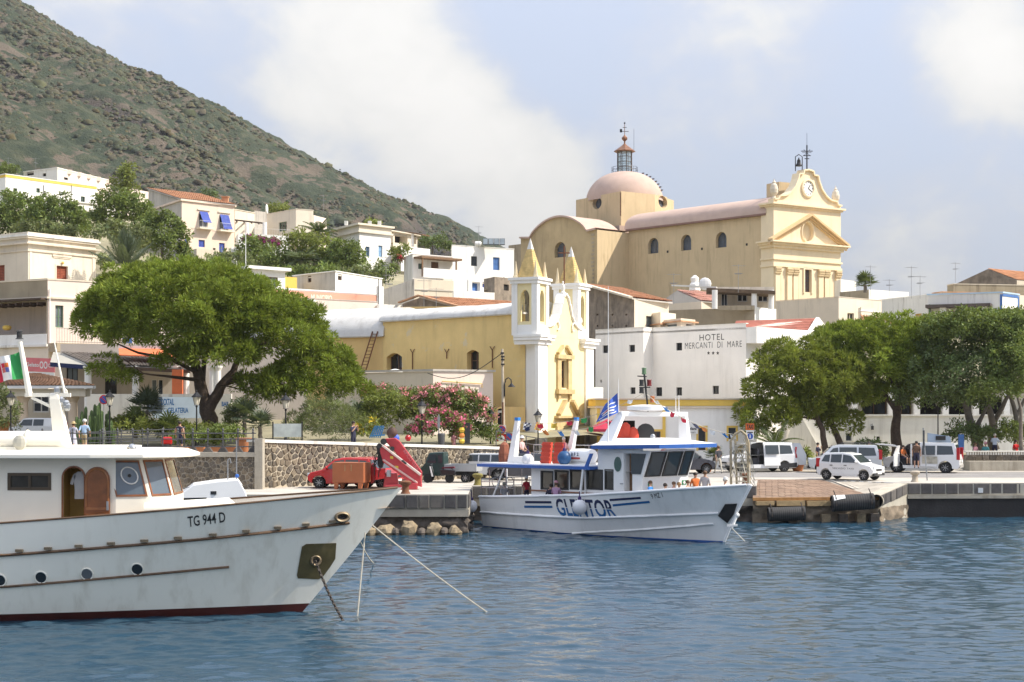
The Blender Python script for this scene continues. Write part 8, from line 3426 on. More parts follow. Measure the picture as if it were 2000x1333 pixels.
 arm('boom_edge',[(746,899),(750,897),(816,942),(815,946)],.5,M('pale_pink_edge',(.62,.40,.36),.5,var=.2),-.14)
 arm('ram',[(745,872),(748,869),(823,926),(820,930)],.16,M('ram_pale',(.62,.52,.46),.35,var=.15),-.25)
 arm('ram_sleeve',[(783,901),(786,898),(795,905),(792,908)],.24,FR_DARK,-.3)
 arm('base',[(752,925),(775,925),(778,955),(748,955)],.6,cr,.1)
 arm('foot_plate',[(752,948),(815,944),(815,957),(752,957)],.5,cr,-.2)
 arm('control_block',[(734,872),(741,866),(747,885),(749,905),(746,915),(738,912),(740,890)],.4,FR_DARK,.1)
 arm('valve_chest',[(735,918),(752,915),(752,935),(733,938)],.4,CARR,-.1)
 arm('tank',[(755,919),(763,919),(763,932),(755,932)],.35,STEEL,-.2)
 j=MB()
 for px,py,r in((749,863,.16),(766,877,.12),(741,871,.13)):
  j.cyl(P(px,py,d-.15),P(px,py,d+.6),r,12)
 j.obj('joint_pin',FR_DARK,t)
 hs=MB()
 rr=random.Random(3)
 for k in range(9):
  a_=P(735+rr.uniform(0,12),870+rr.uniform(0,25),d-.05)
  b_=P(722+rr.uniform(0,25),905+rr.uniform(0,30),d-.1)
  m_=(a_+b_)/2+Vector((rr.uniform(-.4,.1),-.1,rr.uniform(-.3,.1)))
  hs.tube([a_,a_.lerp(m_,.6)+Vector((-.05,0,.05)),m_,b_],.022,5)
 hs.obj('hose',BLACKR,t,kind='stuff')
 for px,py in((765,894),(775,913)):
  arm('warning_plate',[(px-3,py-3),(px+3,py-2),(px+3,py+3),(px-3,py+2)],.02,MATS['bunting_yellow'],-.13,bev=0)
 pa=[P(787,882,d+.48),P(815,921,d+.48)]
 lettering('AMCO VEBA',lambda s,q:pa[0].lerp(pa[1],s)+Vector((.10*q,-.01,.14*q)),M('dull_pink',(.58,.26,.26),.6),t)
def lowP2(q):
 return[(x*.96,z*.93)for x,z in q]
vehicles()
# ================================================================== TREES AND PLANTS
PINE=M('pine_needles',(.185,.235,.036),.7,var=.15,scale=.8,spec=.2,tint=True,trans=.30)
PINE2=M('dry_pine_needles',(.190,.220,.040),.7,var=.15,scale=.8,spec=.2,tint=True,trans=.30)
LEAF=M('green_leaves',(.150,.195,.052),.6,var=.2,scale=.8,spec=.3,tint=True,trans=.3)
LEAFD=M('dark_leaves',(.125,.170,.060),.5,var=.2,scale=.8,spec=.3,tint=True,trans=.22)
LEAFG=M('grey_green_leaves',(.180,.205,.095),.7,var=.2,scale=.8,spec=.2,tint=True,trans=.3)
LEAFY=M('yellow_green_leaves',(.185,.21,.05),.6,var=.2,scale=.8,spec=.3,tint=True,trans=.35)
PALM=M('palm_leaf',(.080,.105,.034),.5,var=.25,scale=2,spec=.3,trans=.2)
PALMG=M('bluish_palm_leaf',(.075,.100,.062),.5,var=.25,scale=2,spec=.3,trans=.2)
BARK=M('pine_bark',(.105,.075,.055),.95,var=.4,scale=4,bump=1.0,bscale=12)
BARKG=M('grey_bark',(.20,.17,.14),.95,var=.3,scale=4,bump=.7,bscale=12)
FLOWP=M('pink_blossom',(.80,.32,.38),.7,var=.2,scale=3,tint=True,trans=.25)
FLOWM=M('magenta_blossom',(.40,.03,.25),.7,var=.2,scale=3,tint=True,trans=.25)
FLOWR=M('red_blossom',(.60,.04,.08),.7,var=.2,scale=3,tint=True,trans=.25)
def blades(cen,rad_,n,ln,wd,seed,up=.25,mode='needle',tintv=.28,nrm=None):
 """cen (K,3), rad_ (K,): little pointed leaves round every clump centre -> verts, faces, tint"""
 rg=np.random.default_rng(seed)
 K=len(cen)
 c=np.repeat(np.asarray(cen,float),n,0)
 r=np.repeat(np.asarray(rad_,float),n)
 N=K*n
 d=rg.normal(size=(N,3))
 d[:,2]=d[:,2]+up*2
 if nrm is not None:
  d+=np.repeat(nrm,n,0)*.75
 d/=np.linalg.norm(d,axis=1)[:,None]
 if mode=='needle':
  base=c+d*(r*rg.uniform(.62,.95,N))[:,None]
  ax=d+rg.normal(size=(N,3))*.28
 else:
  base=c+d*(r*rg.uniform(.35,1.0,N))[:,None]
  ax=d*.4+rg.normal(size=(N,3))*.6
  ax[:,2]-=.15
 ax/=np.linalg.norm(ax,axis=1)[:,None]
 sd=np.cross(ax,rg.normal(size=(N,3)))
 sd/=np.linalg.norm(sd,axis=1)[:,None]+1e-9
 L=ln*rg.uniform(.7,1.35,N)
 w_=wd*rg.uniform(.7,1.3,N)
 V=np.empty((N,4,3))
 V[:,0]=base
 V[:,1]=base+ax*(L*.45)[:,None]+sd*(w_/2)[:,None]
 V[:,2]=base+ax*L[:,None]
 V[:,3]=base+ax*(L*.45)[:,None]-sd*(w_/2)[:,None]
 F_=np.arange(N*4).reshape(N,4)
 tk=1+tintv*rg.normal(size=K)
 tk=np.clip(np.repeat(tk,n)*(1+.14*rg.normal(size=N)),.45,1.7)
 T_=np.stack([tk*(1+.06*rg.normal(size=N)),tk,tk*.95],-1)
 return V.reshape(-1,3),F_,np.repeat(T_,4,0)
def lobe_points(lobes,spacing,seed,inner=.15,low=-.55,lump=0.0):
 """points spread over the skin of several ellipsoids (centre, radii), thinned where another lobe covers them"""
 rg=np.random.default_rng(seed)
 out,nr=[],[]
 for i,(c,r)in enumerate(lobes):
  area=4*math.pi*((r[0]*r[1])**1.6+(r[0]*r[2])**1.6+(r[1]*r[2])**1.6)**(1/1.6)/3**(1/1.6)
  n=int(area/spacing**2)
  d=rg.normal(size=(n,3))
  d/=np.linalg.norm(d,axis=1)[:,None]
  d=d[d[:,2]>low]
  f=1+rg.normal(size=len(d))*.045
  if lump:
   q=np.array(c)+d*np.array(r)
   f+=np.array([mnoise.noise(Vector(x*.85))for x in q])*lump/(sum(r)/3)
  m=rg.uniform(size=len(d))<inner
  f[m]*=rg.uniform(.4,.85,m.sum())
  p=np.array(c)+d*np.array(r)*f[:,None]
  keep=np.ones(len(p),bool)
  for j,(c2,r2)in enumerate(lobes):
   if j!=i:
    q=(p-np.array(c2))/np.array(r2)
    keep&=(q*q).sum(1)>.55
  out.append(p[keep])
  nr.append(d[keep])
 return np.concatenate(out),np.concatenate(nr)
def limb(mb,pts,r0,r1,wob=.0,n=7,seed=0):
 rr=random.Random(seed)
 P_=[Vector(p)for p in pts]
 fine=[]
 for a,b in zip(P_[:-1],P_[1:]):
  for k in range(3):
   q=a.lerp(b,k/3)
   fine.append(q+Vector((rr.uniform(-wob,wob),rr.uniform(-wob,wob),rr.uniform(-wob,wob))))
 fine.append(P_[-1])
 m=len(fine)-1
 mb.tube(fine,[r0+(r1-r0)*k/m for k in range(m+1)],n)
def px_lobes(ls,d,deep=.8):
 """lobes given by where they show (px, py, half width, half height in photo pixels) at distance d (+ offset)"""
 out=[]
 for px,py,rx,ry,*o in ls:
  dd=d+(o[0]if o else 0)
  k=dd/F
  out.append((tuple(P(px,py,dd)),(rx*k,rx*k*deep,ry*k)))
 return out
def tree(name,label,lobes,limbs,leaf,cl=.45,sp=.55,n=70,ln=.30,wd=.06,seed=1,bark=None,mode='needle',cat='tree',group=None,up=.25,low=-.55,inner=.15,flowers=None,base=None,tintv=.28):
 b=base or(limbs[0][0][0]if limbs else(lobes[0][0][0],lobes[0][0][1],lobes[0][0][2]-lobes[0][1][2]))
 t=thing(name,label,cat,tuple(b),group)
 if limbs:
  mb=MB()
  for k,(pts,r0,r1)in enumerate(limbs):
   limb(mb,pts,r0,r1,r0*.15,8 if r0>.1 else 5,seed+k)
  mb.obj('trunk',bark or BARK,t,smooth=60)
 cen,nrm=lobe_points(lobes,sp,seed,inner,low,.95 if mode=='needle' and cat=='tree' else .5)
 rg=np.random.default_rng(seed)
 V,F_,T_=blades(cen,cl*rg.uniform(.7,1.25,len(cen)),n,ln,wd,seed,up,mode,tintv,nrm if mode=='needle' else None)
 fast_mesh('crown' if cat=='tree' else 'foliage',V,F_,leaf,parent=t,attr=T_)
 if flowers:
  fm,frac,fn=flowers
  m=rg.uniform(size=len(cen))<frac
  c2=cen[m]
  c2=c2+(c2-np.array(lobes[0][0]))*.04+np.array([0,-.12,.1])
  V,F_,T_=blades(c2,np.full(len(c2),cl*.6),fn,ln*.55,wd*1.5,seed+5,.3,'leaf',.3)
  fast_mesh('blossom',V,F_,fm,parent=t,attr=T_)
 return t
def frond_mesh(name,L,leaflets,lw,ll,droop,fan=False,seed=0):
 """one palm frond along +x, curving down; pointed leaflets on both sides (or a fan of blades)"""
 rr=random.Random(seed)
 mb=MB()
 if fan:
  mb.tube([(0,0,0),(L*.5,0,L*.02)],.018,4)
  for k in range(leaflets):
   a=-1.9+3.8*k/(leaflets-1)
   l=ll*(1-.25*abs(a)/1.9)*rr.uniform(.9,1.05)
   o=Vector((L*.5,0,L*.02))
   dr_=Vector((math.cos(a),math.sin(a),.12))
   sd=Vector((-dr_.y,dr_.x,0))
   m,e=o+dr_*l*.55+Vector((0,0,.01)),o+dr_*l-Vector((0,0,droop*l*.3))
   mb.add([o,m+sd*lw,e,m-sd*lw],[(0,1,2,3)])
 else:
  pts=[Vector((L*s*(1-.12*s*s*droop),0,L*(.30*s-droop*.62*s*s)))for s in np.linspace(0,1,9)]
  mb.tube(pts,[.035*(1-.9*k/8)*(L/2)for k in range(9)],4)
  for k in range(leaflets):
   s=.14+.86*k/leaflets
   i=min(7,int(s*8))
   p=pts[i].lerp(pts[i+1],s*8-i)
   tg=(pts[i+1]-pts[i]).normalized()
   l=ll*(math.sin(math.pi*min(1,s*.92+.08))**.6)*rr.uniform(.85,1.1)
   for sg in(-1,1):
    dr_=(tg*.55+Vector((0,sg,-.22))).normalized()
    m,e=p+dr_*l*.5+Vector((0,0,.02)),p+dr_*l-Vector((0,0,l*.15))
    wv=tg*lw
    mb.add([p-wv*.5,m-wv,e,m+wv],[(0,1,2,3)])
 me=bpy.data.meshes.new(name)
 me.from_pydata([tuple(v)for v in mb.v],[],mb.f)
 return me
FROND={}
def palm(label,base,h,L,n,mat,kind='feather',seed=1,tr=.22,lean=0.0,up0=1.25,up1=-.35,name='palm_tree',group=None):
 key=(kind,mat.name)
 if key not in FROND:
  ms=[]
  for k in range(3):
   if kind=='feather':m_=frond_mesh('frond',2.6,26,.045,.62,.55+.25*k,seed=k)
   elif kind=='stiff':m_=frond_mesh('frond',2.8,22,.05,.55,.05+.1*k,seed=k)
   else:m_=frond_mesh('frond',1.1,13,.055,.85,.25+.3*k,fan=True,seed=k)
   m_.materials.append(mat)
   ms.append(m_)
  FROND[key]=ms
 t=thing(name,label,'palm',tuple(base),group)
 rr=random.Random(seed)
 top=Vector(base)+Vector((lean,0,h))
 if h>.15:
  mb=MB()
  limb(mb,[base,Vector(base).lerp(top,.5)+Vector((lean*.1,0,0)),top],tr*1.15,tr*.85,.02,9,seed)
  mb.obj('trunk',BARKG,t,smooth=60)
 ref=2.6 if kind=='feather' else(2.8 if kind=='stiff' else 1.3)
 for k in range(n):
  f=k/max(1,n-1)
  el=up0+(up1-up0)*f+rr.uniform(-.12,.12)
  az=k*2.399963+rr.uniform(-.2,.2)
  s=L/ref*rr.uniform(.85,1.1)
  o=inst(FROND[key][k%3],'frond',t,top+Vector((0,0,.05)),(0,-el+(.2 if kind=='feather' else 0),az),(s,s,s))
  o.rotation_mode='XYZ'
 return t
def plants():
# --- the big umbrella pine on the left
 d=95
 L=px_lobes([(370,606,172,78),(330,650,110,46,-2),(512,662,118,84),(612,738,84,60),(222,646,62,46),(300,600,110,70,1),(450,640,110,70,-1),(430,696,90,30,-2),(668,770,34,34),(560,752,60,26,-1)],d,.9)
 B=[P(418,875,d),P(412,835,d),P(402,790,d),P(388,735,d),P(374,705,d+.5),P(362,680,d+1.5)]
 lim=[(B,.62,.16),([P(408,800,d),P(432,755,d),P(455,725,d),P(470,690,d)],.40,.12),([P(438,750,d),P(480,735,d-.5),P(530,735,d-1),P(585,740,d)],.22,.07),
 ([P(385,728,d),P(330,700,d-1),P(270,690,d-1),P(225,670,d)],.14,.04),([P(395,760,d),P(400,700,d+1),P(420,640,d+1)],.2,.07),([P(376,705,d),P(320,680,d+1),P(280,620,d+1)],.15,.05),
 ([P(392,745,d),P(340,738,d-1.5),P(280,730,d-2),P(240,700,d-2)],.09,.03),([P(470,690,d),P(520,670,d),P(560,690,d)],.12,.04),([P(455,725,d),P(520,760,d-1),P(560,765,d-1)],.08,.03)]
 tree('pine_tree','big spreading umbrella pine with forked dark trunk left of the ochre nave',L,lim,PINE,cl=.40,sp=.47,n=80,ln=.29,wd=.075,seed=3,tintv=.2,low=-.34,inner=.10)
 L=px_lobes([(210,718,20,13),(230,735,16,12,-1),(192,722,14,10),(255,738,20,9),(475,752,16,12),(500,772,20,10),(545,772,30,12)],93.5,.9)
 tree('pine_bough','loose lower pine tufts hanging under the big umbrella pine',L,[([P(390,740,94),P(300,732,93.6),P(205,722,93.5)],.05,.02),([P(430,752,94),P(520,772,93.5)],.05,.02)],PINE,cl=.3,sp=.34,n=50,ln=.24,wd=.05,seed=4,cat='bough',base=P(300,735,93.5))
 # --- pines on the right
 d=104
 tree('pine_tree','leftmost pine of the right group, slender trunk leaning left',px_lobes([(1545,735,62,40),(1500,762,40,32),(1590,715,58,36,1),(1600,765,50,34),(1495,805,36,26,-1),(1530,815,40,24,-1),(1570,800,36,22),(1485,835,18,18,-1),(1640,740,48,40,1),(1520,690,30,20,1)],d,.9),
 [([P(1613,885,d),P(1606,840,d),P(1590,795,d),P(1580,750,d)],.23,.10),([P(1595,805,d),P(1560,780,d),P(1520,775,d)],.1,.04),([P(1600,820,d),P(1545,812,d-.6),P(1505,815,d-1)],.08,.03),([P(1588,790,d),P(1620,760,d)],.09,.04)],
 PINE2,cl=.38,sp=.50,n=80,ln=.29,wd=.075,seed=11,tintv=.2,inner=.12,low=-.5)
 tree('pine_tree','small pine with a low right tuft and trunk leaning beside the leftmost one',px_lobes([(1615,800,34,24),(1640,825,32,18),(1600,760,40,30,1),(1655,770,36,28)],d+1,.9),
 [([P(1652,890,d+1),P(1632,845,d+1),P(1618,810,d+1),P(1610,770,d+1)],.25,.1),([P(1628,835,d+1),P(1650,822,d+1)],.08,.03)],PINE2,cl=.36,sp=.48,n=80,ln=.29,wd=.075,seed=12,tintv=.2,inner=.12)
 d=107
 tree('pine_tree','tall round-crowned pine with a thick trunk behind the taxi minibuses',px_lobes([(1690,680,75,42),(1640,690,48,36),(1750,672,70,46),(1720,725,80,46,-1),(1660,735,50,38,-1),(1790,715,50,48,1),(1770,760,46,30),(1690,770,40,22),(1640,660,36,20,1),(1800,670,40,40,2)],d,.9),
 [([P(1752,895,d),P(1750,840,d),P(1752,800,d),P(1755,750,d),P(1748,700,d)],.42,.12),([P(1750,800,d),P(1722,765,d),P(1690,735,d)],.22,.06),([P(1753,795,d),P(1785,760,d),P(1800,725,d)],.2,.06),([P(1752,770,d),P(1730,720,d)],.14,.05)],
 PINE,cl=.40,sp=.49,n=80,ln=.29,wd=.075,seed=13,tintv=.2,low=-.36,inner=.12)
 d=105
 tree('ficus_tree','dark broad-leaved tree with several grey trunks at the right edge',px_lobes([(1880,690,80,60),(1950,680,80,58,1),(1840,735,60,45,-1),(1920,735,80,46,-2),(1990,730,60,55),(1810,770,50,34),(2040,690,70,60),(1870,780,60,22,-1)],d,.9),
 [([P(1912,885,d),P(1903,850,d),P(1888,800,d),P(1870,750,d)],.42,.14),([P(1940,880,d+1),P(1938,830,d+1),P(1930,780,d)],.4,.14),([P(1985,880,d),P(1986,820,d),P(1975,780,d),P(1960,740,d)],.22,.1),([P(1940,830,d+1),P(1965,780,d),P(1985,750,d)],.2,.08),([P(1985,815,d),P(2010,760,d)],.14,.06),([P(1905,840,d),P(1930,790,d)],.2,.08)],
 LEAFD,cl=.52,sp=.64,n=60,ln=.20,wd=.12,seed=14,mode='leaf',bark=BARKG,tintv=.25,low=-.5)
 tree('broadleaf_tree','sunlit yellowish broad-leaved crown drooping over the dark tree at the right edge',px_lobes([(1900,640,90,26,-1),(1970,645,70,30,-2),(1985,705,50,46,-4),(1945,760,50,22,-4),(2030,650,60,36)],d,.9),[([P(1995,885,d-3),P(1993,800,d-3),P(1970,700,d-2)],.16,.05)],LEAF,cl=.5,sp=.5,n=62,ln=.2,wd=.12,seed=15,mode='leaf',bark=BARKG,tintv=.25)
 # --- trees on the left hillside
 for k,(lab,ls,d,lf)in enumerate((
 ('dense bushy green tree at the left edge under the yellow-corniced house',[(20,405,45,34),(5,440,50,36),(45,440,40,34)],205,LEAF),
 ('round bushy green tree below the long white house',[(105,405,44,36),(130,425,40,36),(85,435,42,34),(150,445,28,24)],200,LEAF),
 ('olive-grey bush between the two bushy hillside trees',[(70,450,40,20),(110,455,44,18)],196,LEAFG),
 ('tall sparse feathery tree standing above the hillside trees',[(245,340,18,22),(230,360,20,16),(255,365,16,14)],235,LEAFY),
 ('feathery pepper tree left of the pink house',[(225,400,44,34),(205,425,34,26),(260,410,40,34),(285,440,30,26)],195,LEAF),
 ('broad green tree hiding the left wall of the pink house',[(315,445,42,36),(335,470,36,40),(300,475,34,30),(345,500,28,24)],188,LEAF),
 ('pale grey-leaved tree in front of the pepper tree',[(240,450,34,20),(265,465,30,26),(205,455,30,16)],184,LEAFG),
 ('small dark pine silhouette on the skyline behind the pink house',[(412,380,13,8),(408,387,14,5)],262,LEAFD),
 ('green bush at the foot of the pink house',[(425,510,28,12),(450,505,30,14),(480,515,26,12)],196,LEAFG),
 ('loose green tree in the garden below the cube house',[(510,500,40,30),(490,480,26,20)],205,LEAF),
 ('dark green garden shrub behind the modern white house',[(545,505,34,26),(570,520,30,20)],200,LEAF),
 ('bright green garden tree behind the salmon band',[(610,480,40,30),(585,470,30,20),(640,500,34,28)],200,LEAFY),
 ('round garden tree left of the white corniced house',[(675,490,34,26),(690,510,30,22),(660,520,36,18)],196,LEAF),
 ('small olive tree at the corner of the mouldy white house',[(720,530,26,14),(700,535,24,12)],188,LEAFG),
 ('low garden hedge along the back of the mouldy white house',[(620,532,50,12),(560,535,40,10)],190,LEAF),
 ('dark cactus hedge on the skyline right of the porch house',[(845,472,30,14),(860,480,22,12),(825,470,16,10)],222,LEAFD),
 ('yellow-green bush by the red flowers',[(776,492,16,12),(790,488,14,10)],200,LEAFY),
 ('treetop behind the cream cube house',[(548,408,26,7)],250,LEAFY),
 ('bush behind the deep-corniced white house',[(722,436,22,6)],240,LEAFY),
 ('green tree tip on the far left roofline',[(15,330,22,10)],290,LEAF),
 ('greyish bush beside the stiff bluish palm',[(285,520,30,18),(312,530,26,14),(205,515,16,18)],150,LEAFG),
 ('green bushes on the slope above the umbrella pine',[(400,535,40,14),(440,520,30,12),(365,520,30,14)],165,LEAF),
 ('leafy creeper on the grey wall right of the white corniced house',[(745,540,18,30),(760,520,14,16)],192,LEAF))):
  lo=px_lobes([(a[0],a[1]+3,a[2]*.86,a[3]*.82)for a in ls],d,.9)
  b=lo[0][0]
  tree('hillside_tree',lab,lo,[([(b[0],b[1]+.5,b[2]-lo[0][1][2]-1.5),(b[0],b[1]+.3,b[2])],.2,.08)],lf,cl=.75,sp=.95,n=46,ln=.42,wd=.22,seed=30+k,mode='leaf',bark=BARKG,tintv=.26,inner=.3)
 for lab,ls,d,fm in(('magenta bougainvillea below the terrace of the cube house',[(525,478,24,10),(495,470,20,6)],208,FLOWM),('small red bougainvillea by the grey wall',[(776,508,9,6)],198,FLOWR)):
  lo=px_lobes(ls,d,.8)
  tree('bougainvillea',lab,lo,[],LEAF,cl=.5,sp=.7,n=30,ln=.3,wd=.16,seed=60,mode='leaf',cat='shrub',flowers=(fm,.9,40))
 palm('stiff bluish-green palm fanning out behind the umbrella pine',P(245,552,134),1.2,3.3,26,PALMG,'stiff',5,.3,up0=1.45,up1=.25)
 palm('feather palm standing above the garden next to the white corniced house',P(622,480,206),1.6,2.9,30,PALM,'feather',6,.25,up0=1.2,up1=-.3)
 palm('drooping palm in the middle of the hillside garden',P(590,530,196),1.3,3.0,28,PALM,'feather',7,.25,up0=1.1,up1=-.35)
 palm('second drooping palm right of the first one in the hillside garden',P(628,525,198),.8,2.6,24,PALM,'feather',8,.22,up0=1.1,up1=-.2)
 palm('lone palm on the skyline right of the domed church',P(1690,572,176),.9,1.7,26,PALM,'fan',9,.2,up0=1.4,up1=-.3)
 # --- planting along the promenade
 d=90
 for k,(lab,ls,d,lf,fl,md)in enumerate((
 ('large pink oleander in front of the beige annex',[(850,790,44,32),(895,790,46,26),(930,810,28,26),(815,800,24,30)],93,LEAF,(FLOWP,.62,26),'leaf'),
 ('deep pink oleander bush beside the promenade lamp',[(850,828,46,22),(880,835,34,18),(822,840,26,14)],91,LEAF,(M('deep_pink_blossom',(.72,.16,.30),.7,var=.2,scale=3,tint=True,trans=.25),.75,26),'leaf'),
 ('pale oleander high behind the round green tree',[(735,768,34,14),(775,772,24,14)],96,LEAFG,(FLOWP,.45,20),'leaf'),
 ('round bright green tree left of the oleanders',[(755,800,44,32),(785,805,32,28),(730,820,36,24)],92,LEAFY,None,'leaf'),
 ('grey-green feathery bush behind the white map board',[(640,825,50,30),(600,835,36,22),(670,835,40,24),(625,800,28,16)],91,LEAFG,None,'needle'),
 ('yellow flowering bush by the man in dark clothes',[(712,840,16,14),(730,845,12,10)],88,LEAFY,(M('yellow_blossom',(.62,.45,.03),.7,var=.1,tint=True),.5,16),'leaf'),
 ('green laurel bush left of the round no-parking signs',[(925,845,30,22),(950,850,22,18),(905,850,16,14)],93,LEAF,(M('white_blossom',(.7,.66,.55),.7,var=.1,tint=True),.12,8),'leaf'),
 ('bushy trees in a pot at the far left behind the pavilion lamp',[(5,790,24,30),(10,820,18,20)],90,LEAFG,None,'leaf'),
 ('clipped green hedge below the pine trunk',[(250,835,50,14),(300,838,40,12),(350,842,50,12),(400,845,50,10)],91,LEAFY,None,'leaf'),
 ('dark green bed of leaves under the pine',[(440,848,40,12),(380,855,50,10)],88,LEAF,None,'leaf'),
 ('olive bush right of the pine trunk',[(470,800,26,22),(455,820,20,16)],92,LEAFG,None,'leaf'),
 ('yellow-green shrub between the first two minibuses',[(1572,895,18,14)],99,LEAFY,None,'leaf'),
 ('dark shrub behind the white minibus on the right',[(1695,880,26,16),(1720,885,20,12)],103,LEAFD,None,'leaf'),
 ('dark cycas-like bushes behind the terrace wall on the right',[(1900,850,30,16),(1930,855,26,16),(1870,845,20,16)],104,LEAFD,None,'leaf'),
 ('green bush with orange light spots at the right edge',[(1970,845,22,22),(2000,850,24,20)],103.5,LEAF,None,'leaf'))):
  lo=px_lobes(ls,d,.8)
  tree('shrub',lab,lo,[],lf,cl=.34,sp=.42,n=44,ln=.20 if md=='leaf' else .3,wd=.085 if md=='leaf' else .04,seed=80+k,mode=md,cat='shrub',flowers=fl,tintv=.25,inner=.3)
 for k,(px,py,d,h,L,n,kd,mt,lab)in enumerate(((287,850,93,1.5,1.5,20,'fan',PALMG,'tall fan palm with bluish leaves in front of the café banner'),(265,856,91,.8,1.2,15,'fan',PALM,'low fan palm left of the tall bluish one'),
 (330,858,90,.5,1.25,15,'fan',PALM,'low fan palm under the café banner'),(478,855,91,1.2,1.35,17,'fan',PALMG,'fan palm right of the pine trunk'),(508,858,89.5,.7,1.2,15,'fan',PALMG,'spiky fan palm next to the map board'),
 (700,850,93,1.0,1.3,16,'fan',PALMG,'fan palm behind the man in dark clothes'),(900,850,94,1.0,1.2,14,'fan',PALM,'yucca between the oleanders'),(1515,905,101,1.0,2.0,20,'feather',PALM,'palm behind the first minibus'),(1395,915,96.5,.7,.8,18,'fan',PALM,'small palm in the terracotta pot'))):
  palm(lab,P(px,py,d),h,L,n,mt,kd,20+k,.12,up0=1.35,up1=-.25)
 t=thing('cactus','tall ribbed column cactus clump behind the strolling couple','cactus',P(180,868,89.5))
 rr=random.Random(6)
 cm=M('cactus_green',(.075,.12,.035),.6,var=.3,scale=3,bump=.4)
 for k in range(26):
  px=150+k*2.9+rr.uniform(-3,3)
  y=rr.uniform(786,828)+(12 if k>18 else 0)
  dd=89.5+rr.uniform(-.7,.9)
  a,b=P(px+rr.uniform(-5,5),872,dd),P(px,y,dd)
  mb=MB()
  rings=[]
  for f in(0,.5,.9,.97,1):
   p=a.lerp(b,f)
   r=.105*(1 if f<.95 else(.75 if f<.99 else .15))
   rings.append([p+Vector((r*(1 if q%2 else .72)*math.cos(q*math.pi/5),r*(1 if q%2 else .72)*math.sin(q*math.pi/5),0))for q in range(10)])
  mb.loft(rings,True,False,True)
  mb.obj('stem',cm,t)
plants()
